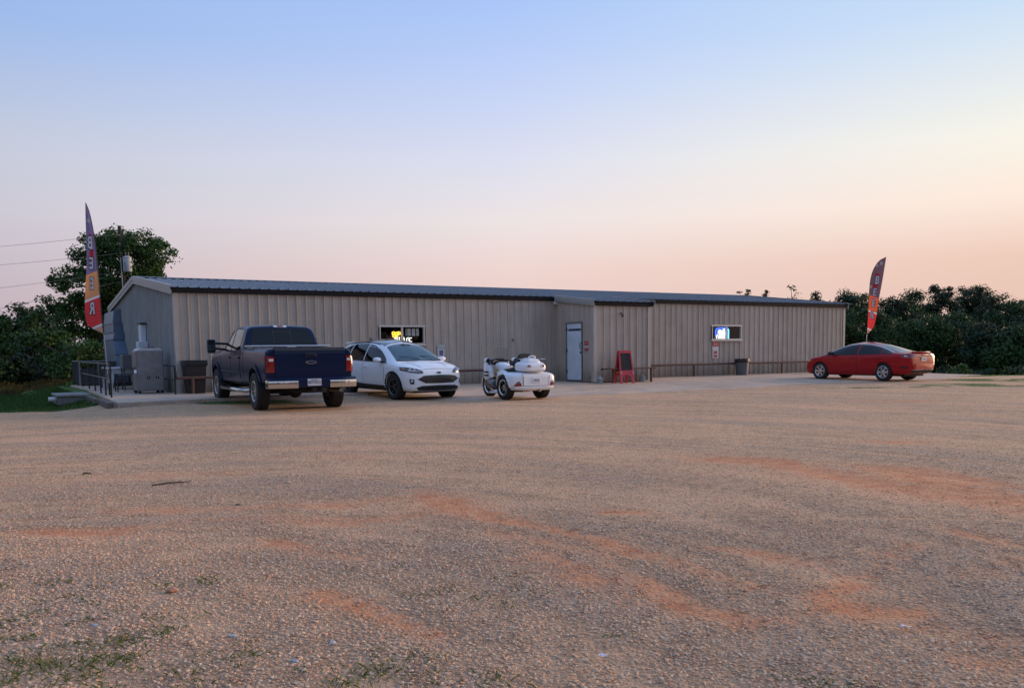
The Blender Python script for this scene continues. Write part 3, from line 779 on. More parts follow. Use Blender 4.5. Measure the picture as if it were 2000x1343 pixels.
# duct and flue on the gable wall
M_GALV = mat('galvanised', (.12, .17, .24), .45, metal=.3, var=.18, vscale=4, bump=.05)
def duct():
    o = thing('air_duct', 'large blue grey sheet metal duct stepping down the far end of the gable wall', 'duct', (CX, CY, 0), YAW)
    d0, d1 = 10.3, 13.0
    MB().prism([(-.04, 3.02), (-.30, 2.92), (-.36, 2.45), (-.04, 2.45)], d0, d1, 'Y').build('hood_section', M_GALV, o)
    MB().prism([(-.04, 2.445), (-.36, 2.445), (-.38, 2.08), (-.04, 2.08)], d0 - .2, d1 - .15, 'Y').build('duct_section', M_GALV, o)
    MB().prism([(-.04, 2.075), (-.38, 2.075), (-.44, 1.80), (-.04, 1.80)], d0 - .5, d1 - .3, 'Y').build('duct_section', M_GALV, o)
    MB().add([(a_, d_, z_) for a_ in (-.04, -.46) for d_, z_ in ((d0 - .6, 1.795), (d1 - .4, 1.795), (d1 - .9, .66), (d0 - 1.7, .66))],
             [(0, 1, 2, 3), (7, 6, 5, 4), (0, 1, 5, 4), (1, 2, 6, 5), (2, 3, 7, 6), (3, 0, 4, 7)]).build('duct_section', M_GALV, o)
    for z, w, s0, s1 in ((2.44, .38, .2, .05), (2.07, .41, .45, .2), (1.79, .48, .65, .33), (1.2, .48, 1.2, .6)):
        MB().box(-w, -.05, d0 - s0 - .02, d1 - s1 + .02, z - .02, z + .02).build('flange', M_GALV, o)
    u = MB().bbox(-.62, -.10, d0 - 1.7, d1 - 1.2, .12, .65, .03).build('blower_cabinet', mat('cabinet_grey', (.08, .10, .13), .5, var=.1), o)
    for k in range(6): MB().box(-.632, -.615, d0 - 1.5, d0 - .6, .18 + k * .06, .21 + k * .06).build('louver', M_DARKSTEEL, u)
    for dd in (d0 - 1.6, d1 - 1.4): MB().box(-.6, -.15, dd, dd + .08, .0, .12).build('skid', M_DARKSTEEL, o)
duct()
def flue():
    o = thing('flue_pipe', 'white square flue pipe standing up the gable wall behind the smoker', 'pipe', (CX, CY, 0), YAW)
    MB().bbox(-.22, -.05, 4.75, 5.25, 1.62, 2.22, .02).build('pipe', mat('flue_white', (.62, .68, .74), .4, var=.06), o)
    MB().box(-.25, -.04, 4.66, 5.34, 2.22, 2.27).build('cap', M_DARKSTEEL, o)
    MB().bbox(-.34, -.04, 4.55, 5.1, 1.40, 1.62, .02).build('elbow_box', mat('flue_white', (.6, .6, .6)), o)
flue()

# neon signs and papers behind the glass
def neon(name, col, s): return mat(name, col, .4, emit=col, estr=s)
M_NY, M_NO, M_NW, M_NB = neon('neon_yellow', (1, .55, .06), 2.4), neon('neon_orange', (1, .30, .02), 1.6), neon('neon_white', (1, .98, .88), 1.5), neon('neon_blue', (.03, .12, 1), 4.0)
M_NC = neon('neon_cyan', (.12, .62, 1), 3.5)
def neon_one():
    o = thing('neon_sign', 'lit yellow and white neon sign in the window above the white car', 'neon sign', bw(7.2, .12, 1.50), YAW)
    def loop(cx, cz, rx, rz, ph=0, n=14): return [(cx + rx * math.cos(ph + k * 2 * math.pi / n), 0, cz + rz * math.sin(ph + k * 2 * math.pi / n)) for k in range(n)]
    for (x, z, a, b_) in ((-.06, .30, .05, .045), (-.04, .21, .05, .045), (.06, .28, .06, .05), (.13, .30, .06, .045), (.05, .20, .04, .03)):
        MB().tube(loop(x, z, a, b_), .018, 6, close=True).build('neon_tube', M_NY, o)
    for (x, z, a, b_) in ((-.05, .255, .03, .03), (.10, .285, .04, .03)): MB().tube(loop(x, z, a, b_), .014, 6, close=True).build('neon_tube', M_NO, o)
    for pts in ([(.0, .0), (-.01, .17)], [(.08, .0), (.06, .17)], [(.15, .0), (.15, .18)], [(.28, .17), (.33, .14), (.34, .0)], [(.42, .0), (.43, .12), (.50, .15)], [(.62, .14), (.53, .13), (.51, .06), (.56, .0), (.62, .02)], [(.53, .13), (.54, .02)]):
        MB().tube([(x, 0, z) for x, z in pts], .017, 6).build('letter_tube', M_NW, o)
    MB().box(-.14, .66, .03, .045, -.02, .36).build('backboard', M_BLACK, o)
neon_one()
def neon_two():
    o = thing('neon_sign', 'lit blue and white neon sign in the window over the red notice', 'neon sign', bw(22.56, .12, 1.56), YAW)
    arch = [(-.33, .12), (-.34, .36), (-.28, .44), (0, .46), (.34, .46), (.40, .42)]
    MB().tube([(x, 0, z) for x, z in arch], .02, 6).build('outline_tube', M_NB, o)
    MB().tube([(.40, 0, .42), (.42, 0, .36), (.42, 0, -.02)], .027, 6).build('outline_tube', M_NC, o)
    for pts in ([(-.28, -.01), (-.30, .10), (-.24, .18), (-.18, .10), (-.19, -.01)], [(-.18, .20), (-.20, .33), (-.12, .38)], [(-.10, -.01), (-.11, .2), (-.08, .38)], [(-.03, .38), (-.02, .2), (-.03, -.01)], [(.03, .36), (.04, .18), (.03, 0)],
                [(.10, -.01), (.10, .40)], [(.17, 0), (.17, .40)], [(.10, .40), (.22, .42), (.27, .32), (.20, .22), (.28, .12), (.23, 0), (.12, -.01)]):
        MB().tube([(x, 0, z) for x, z in pts], .022, 6).build('letter_tube', M_NW, o)
    MB().box(-.38, .45, .035, .05, -.03, .5).build('backboard', mat('blue_board', (.01, .015, .09), .5), o)
neon_two()
M_PAPER = mat('paper', (.62, .62, .58), .8, var=.12, vscale=12)
for k, (a, b_) in enumerate(((7.57, 7.60), (7.63, 7.76), (7.80, 7.93), (7.97, 8.07))):
    lab = ['edge-on white notice, leftmost of the papers in the window above the white car', 'second hanging paper from the left in the window above the white car',
           'third hanging paper from the left in the window above the white car', 'rightmost white notice of the papers in the window above the white car'][k]
    o = tag(MB().box(a, b_, .062, .064, 1.71, 1.96).build('notice', M_PAPER), lab, 'notice', 'notices taped inside the window'); o.location = (CX, CY, 0); o.rotation_euler = (0, 0, YAW)
    for q in range(2):
        if k: MB().box(a + .03, b_ - .03, .0605, .0615, 1.78 + .06 * q, 1.795 + .06 * q).build('lettering', mat('grey_print', (.2, .2, .2), .8), o)
# ================================================================ signs, rails and yard things
M_RED = mat('sign_red', (.38, .02, .03), .45, var=.08)
M_SIGNW = mat('sign_white', (.62, .63, .64), .4, var=.05)
M_GREEN = mat('sign_green', (.03, .12, .09), .45)
M_BLUE = mat('sign_blue', (.01, .015, .16), .4)
M_LINE = mat('sign_pink_print', (.58, .25, .26), .5)
def rrect(w, h, r, n=4):
    out = []
    for cx_, cy_, a0 in ((w / 2 - r, h / 2 - r, 0), (-w / 2 + r, h / 2 - r, 90), (-w / 2 + r, -h / 2 + r, 180), (w / 2 - r, -h / 2 + r, 270)):
        for k in range(n + 1):
            a = rad(a0 + 90 * k / n); out.append((cx_ + r * math.cos(a), cy_ + r * math.sin(a)))
    return out
def put_text(parent, body, size, m, x, y, z, name='lettering', bold=0.0, mirror=False):
    me = text_mesh(body, size, m, .0012, bold); o = link(name, me, parent)
    return frame_mat(o, (1, 0, 0), (0, 0, 1), (x, y, z), -1 if mirror else 1)
# accessible parking sign (faces -d)
o = thing('parking_sign', 'white and green reserved parking sign with blue wheelchair symbol on the wall', 'sign', bw(8.87, -.036, 1.165), YAW)
MB().prism(rrect(.305, .457, .03), -.012, -.004).build('plate', M_SIGNW, o)
bd = MB(); P1, P2 = rrect(.285, .437, .025), rrect(.262, .414, .02); n = len(P1)
bd.add([(a, -.0145, b_) for a, b_ in P1] + [(a, -.0145, b_) for a, b_ in P2], [(i, (i + 1) % n, (i + 1) % n + n, i + n) for i in range(n)])
bd.build('border', M_GREEN, o)
put_text(o, 'RESERVED', .052, M_GREEN, 0, -.0145, .15, bold=.001); put_text(o, 'PARKING', .052, M_GREEN, 0, -.0145, .085, bold=.001)
s = MB().box(-.075, .075, -.0165, -.0125, -.16, .03).build('symbol_panel', M_BLUE, o)
MB().lathe([(0, -.0205), (.011, -.0205), (.011, -.0172)], 12, 'Y', (-.012, 0, .01)).build('symbol_head', M_SIGNW, s)
MB().tube([(-.012, -.019, -.008), (-.008, -.019, -.07), (.03, -.019, -.072), (.045, -.019, -.12), (.06, -.019, -.115)], .007, 6).build('symbol_figure', M_SIGNW, s)
MB().tube([(-.012 + .045 * math.cos(rad(a)), -.019, -.095 + .045 * math.sin(rad(a))) for a in range(110, 371, 20)], .0055, 6).build('symbol_wheel', M_SIGNW, s)
# red and white notice under the right window
o = thing('warning_sign', 'tall red and white warning notice below the window with blue neon', 'sign', bw(22.05, -.036, 1.085), YAW)
MB().prism(rrect(.34, .70, .04), -.010, -.003).build('plate', M_SIGNW, o)
MB().prism([(a, b_ + .235) for a, b_ in rrect(.325, .21, .035)], -.0135, -.0105).build('red_block', M_RED, o)
for z in (.27, .20): MB().box(-.12, .12, -.0155, -.014, z - .014, z + .014).build('print_line', M_LINE, o)
for z in (.09, .06, .03, .0): MB().box(-.13, .11 - .04 * (z == .03), -.0125, -.0108, z - .006, z + .006).build('print_line', mat('pale_print', (.40, .40, .46), .6), o)
for xx in (-.1, .09): MB().box(xx - .05, xx + .05, -.0125, -.0108, -.05, -.03).build('print_line', mat('dark_print', (.05, .05, .06), .6), o)
c = MB().lathe([(0, -.0135), (.145, -.0135), (.145, -.0105)], 28, 'Y', (0, 0, -.19)).build('red_circle', M_RED, o)
MB().box(-.135, .135, -.0155, -.0138, -.225, -.155).build('white_bar', M_SIGNW, c)
for k in range(4): MB().box(-.085 + k * .045, -.052 + k * .045, -.0172, -.0156, -.212, -.170).build('print_mark', mat('dark_red_print', (.12, .02, .02), .6), c)
# notice beside the vestibule door (faces -t)
o = thing('door_notice', 'small red and white notice on the wall beside the pale blue door', 'sign', bw(VT0 - .036, -2.07, 1.30), YAW - math.pi / 2)
MB().prism(rrect(.23, .33, .02), -.010, -.003).build('plate', M_RED, o)
for z in (.13, .105, .08, .05): MB().box(-.08, .08, -.0125, -.0108, z - .007, z + .007).build('print_line', M_LINE, o)
MB().box(-.11, .11, -.0125, -.0105, -.075, .005).build('white_band', mat('band_white', (.5, .56, .62), .5), o)
MB().box(-.05, .05, -.0145, -.013, -.045, -.025).build('print_line', M_BLUE, o)
MB().box(-.10, .10, -.0125, -.0108, -.115, -.10).build('print_line', M_LINE, o)

# low pipe rails in front of the wall
def pipe_rail(label, t0, t1, posts, dd=-.30, z=.50, h0=.0):
    o = thing('pipe_rail', label, 'rail', bw(t0, dd, 0), YAW, 'low rusty pipe rails along the wall')
    pts = [(-.05, 0, z)] + [(a, 0, z + .004 * math.sin(a * 2.1)) for a in np.linspace(0, t1 - t0, 9)] + [(t1 - t0 + .05, 0, z)]
    MB().tube(pts, .042, 10).build('rail', M_RUST, o, smooth=40)
    for p in posts:
        MB().tube([(p - t0, 0, -.14), (p - t0, 0, z - .02)], .045, 10).build('post', M_RUST, o, smooth=40)
pipe_rail('rusty pipe rail at the left corner, running behind the dark blue truck', -.1, 5.2, [.28, 2.9, 5.1], -.72, .47)
pipe_rail('rusty pipe rail between the white car and the three-wheeled motorcycle', 6.6, 10.75, [7.2, 10.5], -.34, .47)
pipe_rail('long rusty pipe rail passing the right trash can towards the red car', 17.95, 29.6, [20.55, 23.1, 25.85, 28.6], -.34, .49)
b = thing('pipe_bench', 'low dark bench behind the red easel', 'bench', bw(13.95, VD - .42, 0), YAW)
MB().bbox(0, 2.25, -.13, .13, .44, .49, .015).build('seat', M_RUST, b)
for x in (.32, 2.1): MB().tube([(x, 0, -.14), (x, 0, .44)], .045, 10).build('leg', M_RUST, b, smooth=40)
MB().box(-.19, -.12, -.03, .03, .42, .50).build('bracket', M_BLACK, b)

# lantern-like concrete ornaments
M_STONE = mat('grey_cast_stone', (.26, .27, .27), .85, var=.25, vscale=12, bump=.4)
def lantern(label, t, dd, s=1.0, rz=0):
    o = thing('stone_lantern', label, 'ornament', bw(t, dd, float(ground_z(*bw(t, dd)[:2])) + .02), YAW + rz, 'stone lanterns under the bench')
    MB().lathe([(0, 0), (.13 * s, 0), (.13 * s, .05 * s), (.115 * s, .055 * s)], 6).build('base', M_STONE, o)
    MB().lathe([(.115 * s, .055 * s), (.12 * s, .10 * s), (.12 * s, .15 * s), (.14 * s, .16 * s)], 6).build('body', M_STONE, o)
    MB().lathe([(.155 * s, .155 * s), (.15 * s, .18 * s), (.09 * s, .23 * s), (.045 * s, .275 * s), (.02 * s, .32 * s), (0, .33 * s)], 6).build('roof', M_STONE, o)
lantern('grey stone lantern at the vestibule corner, left of the red easel', 13.62, VD - .5, .95)
lantern('grey stone lantern under the bench, right of the red easel', 15.72, VD - .30, .9, .4)

# red plastic easel
M_EASEL = mat('red_plastic', (.50, .035, .055), .42, var=.08, vscale=5)
M_SLATE = mat('slate', (.028, .028, .028), .85, var=.25, vscale=7)
def easel():
    p = bw(14.62, VD - .62)
    o = thing('toy_easel', 'red plastic folding easel with a black chalkboard beside the door', 'easel', (p.x, p.y, float(ground_z(p.x, p.y)) + .022), YAW - .12)
    H, W = 1.14, .60; tilt = .20
    def side(sgn, nm):
        # leaf: outline with arch cut, in (x, h) then tilted
        def pt(x, h, th): return (x * (1.0 - .16 * h / H), sgn * (-(tilt * (1 - h / H)) - .02) + sgn * -th, h * .985)
        arch = [(-.5 * W, 0), (-.5 * W, .02), (-.5 * W, H * .32), (.5 * W, H * .32), (.5 * W, 0), (.5 * W - .11, 0)]
        ar = [(.19 * math.cos(a), .17 + .14 * math.sin(a)) for a in np.linspace(0, math.pi, 11)]
        poly = [(-.5 * W, 0), (-.5 * W, H * .36), (.5 * W, H * .36), (.5 * W, 0), (.5 * W - .11, 0)] + ar + [(-.5 * W + .11, 0)]
        b = MB(); n = len(poly)
        b.add([pt(x, h, 0) for x, h in poly] + [pt(x, h, .035) for x, h in poly], [tuple(range(n)), tuple(range(2 * n - 1, n - 1, -1))] + [(i, (i + 1) % n, (i + 1) % n + n, i + n) for i in range(n)])
        b.build('leg_panel', M_EASEL, o)
        f = MB()
        for (x0, x1, h0, h1) in ((-.5 * W, -.5 * W + .055, H * .36, H), (.5 * W - .055, .5 * W, H * .36, H), (-.5 * W + .055, .5 * W - .055, H - .06, H), (-.5 * W + .055, .5 * W - .055, H * .36, H * .36 + .05)):
            c = [(x0, h0), (x1, h0), (x1, h1), (x0, h1)]
            f.add([pt(x, h, -.005) for x, h in c] + [pt(x, h, .04) for x, h in c], [(0, 1, 2, 3), (7, 6, 5, 4), (0, 1, 5, 4), (1, 2, 6, 5), (2, 3, 7, 6), (3, 0, 4, 7)])
        f.build('frame', M_EASEL, o)
        c = [(-.5 * W + .055, H * .36 + .05), (.5 * W - .055, H * .36 + .05), (.5 * W - .055, H - .06), (-.5 * W + .055, H - .06)]
        MB().add([pt(x, h, .008) for x, h in c] + [pt(x, h, .02) for x, h in c], [(0, 1, 2, 3), (7, 6, 5, 4), (0, 1, 5, 4), (1, 2, 6, 5), (2, 3, 7, 6), (3, 0, 4, 7)]).build('chalkboard', M_SLATE, o)
        for x in (-.5 * W + .03, .5 * W - .03):
            MB().add([pt(x + a, h, th) for th in (.036, .06) for a, h in ((-.025, H * .28), (.025, H * .28), (.025, H * .38), (-.025, H * .38))], [(0, 1, 2, 3), (7, 6, 5, 4), (0, 1, 5, 4), (1, 2, 6, 5), (2, 3, 7, 6), (3, 0, 4, 7)]).build('clip', mat('pale_pink_plastic', (.6, .28, .27), .5), o)
    side(1, 'front'); side(-1, 'back')
    MB().bbox(-.27, .27, -.15, .15, H * .36 - .03, H * .36, .012).build('tray', mat('yellow_plastic', (.55, .36, .05), .5), o)
    MB().bbox(-.26, .26, -.05, .05, H - .02, H + .02, .015).build('hinge_cap', M_EASEL, o)
easel()

# trash cans
def trash_can(label, p, r0, r1, h, m, bag=None, square=False):
    o = thing('trash_can', label, 'trash can', p, YAW)
    n = 4 if square else 26
    prof = [(0, 0), (r0, 0), (r0 * 1.02, .03), (r1, h - .05), (r1 * 1.06, h - .045), (r1 * 1.06, h), (r1 * .97, h), (r0 * .95, .06), (0, .05)]
    b = MB().lathe(prof, n)
    if square: b.xform(Matrix.Rotation(rad(45), 4, 'Z'))
    b.build('bin', m, o, smooth=None if square else 40)
    if bag: MB().lathe([(r1 * .96, h - .10), (r1 * 1.075, h + .006), (r1 * 1.085, h - .12), (r1 * 1.05, h - .16)], n).xform(Matrix.Rotation(rad(45 if square else 0), 4, 'Z')).build('bin_bag', bag, o)
    return o
M_BAG = mat('black_bag', (.012, .013, .015), .35, bump=.6, bscale=14)
p = bw(.42, -.36); trash_can('dark brown trash can behind the rail at the left corner', (p.x, p.y, .0), .33, .42, .98, mat('brown_bin', (.018, .014, .014), .5, var=.2), M_BAG, True)
p = bw(23.05, -.06 - .56); trash_can('round grey trash can with black bag by the right window', (p.x, p.y, float(ground_z(p.x, p.y)) + .02), .25, .295, .70, mat('grey_bin', (.09, .10, .11), .5, var=.15), M_BAG)

# ---------------------------------------------------------------- patio things
def rail_run(name, label, posts, rails, m, r=.022, extra=None):
    o = thing(name, label, 'railing', bw(*posts[0][:2], 0), YAW)
    t0, d0 = posts[0][:2]
    for (t, d_, h, *base) in posts:
        z0 = base[0] if base else .0
        MB().box(t - t0 - r, t - t0 + r, d_ - d0 - r, d_ - d0 + r, z0 - .005, h).build('post', m, o)
    for pl in rails:
        MB().tube([(a - t0, b_ - d0, c) for a, b_, c in pl], r * .95, 8).build('rail', m, o)
    if extra: extra(o)
    return o
M_RAIL = mat('black_rail_paint', (.018, .017, .02), .45, var=.2)
# along the slab's left edge
rail_run('patio_railing', 'black steel railing along the left edge of the raised patio', [(-2.02, -1.3, .92), (-1.95, .4, .92), (-1.88, 2.1, .92), (-1.80, 4.2, .92), (-1.72, 6.6, .92), (-1.66, 9.2, .92)],
         [[(-2.02, -1.3, .92), (-1.66, 9.2, .92)], [(-2.02, -1.3, .5), (-1.66, 9.2, .5)], ], M_RAIL)
rail_run('back_railing', 'black railing across the far end of the patio', [(-1.66, 9.3, .92), (-.15, 9.3, .92)], [[(-1.66, 9.3, .92), (-.15, 9.3, .92)], [(-1.66, 9.3, .5), (-.15, 9.3, .5)]], M_RAIL)
rail_run('corner_railing', 'short black handrail with a rounded end at the building corner', [(-.22, -.74, .84), (-.22, 1.5, .84)],
         [[(-.22, 1.5, .84), (-.22, -.8, .84), (-.22, -.93, .79), (-.22, -.96, .7), (-.22, -.96, .55), (-.22, -.92, .46), (-.22, -.8, .42), (-.22, 1.5, .42)]], M_RAIL)
# stainless smoker
M_STEEL = mat('brushed_steel', (.22, .22, .23), .42, metal=.6, var=.16, vscale=5, bump=.05)
def smoker():
    o = thing('smoker', 'tall boxy stainless steel smoker cabinet on the patio', 'smoker', bw(-.62, 1.0, 0), YAW)
    bx = lambda *a: MB().bbox(*a)
    bx(-.42, .34, -.42, .42, .08, 1.30, .03).build('cabinet', M_STEEL, o)
    MB().prism([(-.40, 1.30), (-.30, 1.37), (.24, 1.37), (.34, 1.30)], -.40, .40).build('lid', mat('pale_steel', (.55, .6, .66), .3, metal=.6), o)
    dr = bx(-.43, -.415, -.39, .39, .58, 1.27, .006).build('upper_door', M_STEEL, o)
    bx(-.43, -.415, -.39, .39, .12, .56, .006).build('lower_door', M_STEEL, o)
    fp = bx(-.40, .32, -.434, -.418, .57, 1.28, .006).build('side_panel', M_STEEL, o)
    lp = bx(-.40, .32, -.434, -.418, .10, .555, .006).build('side_panel', M_STEEL, o)
    for xx in (-.16, -.10, .1, .16): MB().box(xx, xx + .035, -.4375, -.4335, .44, .52).build('vent', M_DARKSTEEL, lp)
    MB().tube([(-.43, -.2, .62), (-.50, -.2, .62), (-.50, -.2, .78), (-.43, -.2, .78)], .018).build('handle', M_DARKSTEEL, dr)
    MB().lathe([(0, -.03), (.07, -.03), (.085, .04), (.05, .07), (0, .07)], 16, 'X', (-.47, -.30, .64)).build('burner_knob', mat('chrome', (.6, .6, .6), .15, metal=1), o)
    for xx in (-.36, .28):
        for yy in (-.36, .36): MB().box(xx - .04, xx + .04, yy - .04, yy + .04, 0, .085).build('caster', M_BLACK, o)
    MB().box(-.1, .16, -.1, .1, 1.37, 1.40).build('chimney_collar', M_DARKSTEEL, o)
smoker()
def work_table():
    o = thing('work_table', 'white plastic folding table with flared legs left of the smoker', 'table', bw(-.75, 5.6, 0), YAW)
    Mw = mat('white_table_plastic', (.55, .58, .62), .45, var=.06)
    MB().bbox(-.55, .45, -1.0, 1.0, .70, .75, .02).build('table_top', Mw, o)
    for yy in (-.95, .95):
        for s_ in (-1, 1):
            MB().add([(s_ * .40 - .05, yy, .70), (s_ * .40 + .05, yy, .70), (s_ * .50 + .03, yy, 0), (s_ * .50 - .03, yy, 0)] + [(s_ * .40 - .05, yy + .04, .70), (s_ * .40 + .05, yy + .04, .70), (s_ * .50 + .03, yy + .04, 0), (s_ * .50 - .03, yy + .04, 0)],
                     [(0, 1, 2, 3), (7, 6, 5, 4), (0, 1, 5, 4), (1, 2, 6, 5), (2, 3, 7, 6), (3, 0, 4, 7)]).build('leg', Mw, o)
        MB().prism([(-.42, .70), (.42, .70), (.30, .5), (-.30, .5)], yy + .005, yy + .035).build('apron', Mw, o)
work_table()
def side_table():
    o = thing('side_table', 'small dark metal table in front of the white folding table', 'table', bw(-1.05, 2.6, 0), YAW)
    MB().bbox(-.35, .28, -.30, .30, .56, .585, .01).build('table_top', M_DARKSTEEL, o)
    for xx in (-.31, .24):
        for yy in (-.26, .26): MB().box(xx - .016, xx + .016, yy - .016, yy + .016, 0, .56).build('leg', M_DARKSTEEL, o)
    MB().tube([(-.31, -.26, .18), (.24, -.26, .3)], .01, 6).build('brace', M_DARKSTEEL, o)
side_table()
o = thing('metal_box', 'grey upright metal cabinet standing behind the smoker', 'cabinet', bw(-.68, 4.1, 0), YAW)
MB().bbox(-.30, .25, -.3, .3, .72, 1.18, .02).build('cabinet_body', mat('cabinet_dark', (.10, .105, .11), .5, var=.15), o)
for xx in (-.26, .21):
    for yy in (-.26, .26): MB().box(xx - .02, xx + .02, yy - .02, yy + .02, 0, .72).build('leg', M_DARKSTEEL, o)
p = bw(-1.0, 7.6); trash_can('large dark grey trash bin behind the patio railing', (p.x, p.y, 0.0), .33, .42, .95, mat('slate_bin', (.05, .058, .06), .5, var=.12), None, True)
def bucket():
    p = bw(-1.12, 6.5); o = thing('bucket', 'small white bucket on the patio floor', 'bucket', (p.x, p.y, 0), YAW)
    Mw = mat('bucket_white', (.45, .5, .54), .45)
    MB().lathe([(0, 0), (.16, 0), (.185, .31), (.195, .31), (.195, .34), (.18, .34), (.155, .02), (0, .02)], 22).build('pail', Mw, o, smooth=40)
    MB().tube([(-.19, 0, .31), (-.17, -.1, .22), (0, -.2, .17), (.17, -.1, .22), (.19, 0, .31)], .006, 6).build('handle', M_DARKSTEEL, o)
bucket()
def steel_bin():
    c = bw(-.95, 11.6)
    o = thing('steel_bin', 'dark steel bin with barred upper sides at the far end of the patio', 'bin', (c.x, c.y, 0), YAW)
    M1, M2 = mat('bin_panel', (.05, .05, .06), .5, var=.2), mat('bin_frame', (.24, .26, .28), .45, metal=.3, var=.15)
    L0, L1, W0, W1_ = -.68, .62, -1.2, 1.2
    MB().box(L0, L1, W0, W1_, .07, .13).build('floor_plate', M1, o)
    for (a, b_, c_, d_) in ((L0, L1, W0, W0 + .03), (L0, L1, W1_ - .03, W1_), (L0, L0 + .03, W0 + .03, W1_ - .03), (L1 - .03, L1, W0 + .03, W1_ - .03)):
        MB().box(a, b_, c_, d_, .132, .64).build('side_panel', M1, o)
    for xx in (L0, 0.0, L1): MB().box(xx - .025, xx + .025, W0 - .03, W0 - .002, .0, .96).build('stake', M2 if xx < L0 + .1 else M1, o)
    for yy in np.linspace(W0, W1_, 6): MB().box(L0 - .03, L0 - .002, yy - .025, yy + .025, .0, .96).build('stake', M2 if yy < W0 + .1 else M1, o)
    for k in range(9): MB().box(L0 + .08 + k * .14, L0 + .095 + k * .14, W0 - .003, W0 + .008, .64, .94).build('bar', M1, o)
    for k in range(16): MB().box(L0 - .003, L0 + .008, W0 + .08 + k * .15, W0 + .095 + k * .15, .64, .94).build('bar', M1, o)
    MB().box(L0 - .035, L1 + .03, W0 - .035, W0 + .02, .94, .98).build('top_rail', M2, o)
    MB().box(L0 - .035, L0 + .02, W0 + .02, W1_, .94, .98).build('top_rail', M2, o)
steel_bin()
def block():
    c = bw(-2.75, 1.9); gz = float(ground_z(c.x, c.y))
    o = thing('concrete_block', 'square concrete block at the foot of the patio steps', 'block', (c.x, c.y, gz - .05), YAW)
    MB().bbox(-.42, .42, -.85, .85, 0, .0 - gz + .02, .02).build('block_body', mat('old_block', (.17, .155, .15), .9, var=.2, bump=.4), o)
    MB().bbox(-.47, .47, -.9, .9, .022 - gz, .022 - gz + .06, .015).build('cap_stone', mat('cap_concrete', (.26, .25, .24), .85, var=.2, bump=.3), o)
    MB().lathe([(0, -.12), (.07, -.12), (.07, .2), (0, .2)], 16, 'X', (-.52, -.5, -gz - .06)).build('drain_pipe', mat('pvc', (.6, .6, .6), .4), o, smooth=40)
block()
# edging timbers along the slab's left side
for k, (a, b_, cc) in enumerate(((-4.4, -2.0, 'front'), (-1.8, .9, 'middle'))):
    p = bw(-2.42, (a + b_) / 2); gz = float(ground_z(p.x, p.y))
    o = tag(MB().bbox(-.07, .07, (a - b_) / 2, (b_ - a) / 2, -.1, .14, .02).build('edging_timber', mat('old_timber', (.13, .11, .095), .9, var=.3, vscale=4, bump=.5)), 'weathered timber edging along the patio, %s piece' % cc, 'timber', 'edging timbers beside the patio')
    o.location = (p.x, p.y, gz); o.rotation_euler = (0, 0, YAW - .02)

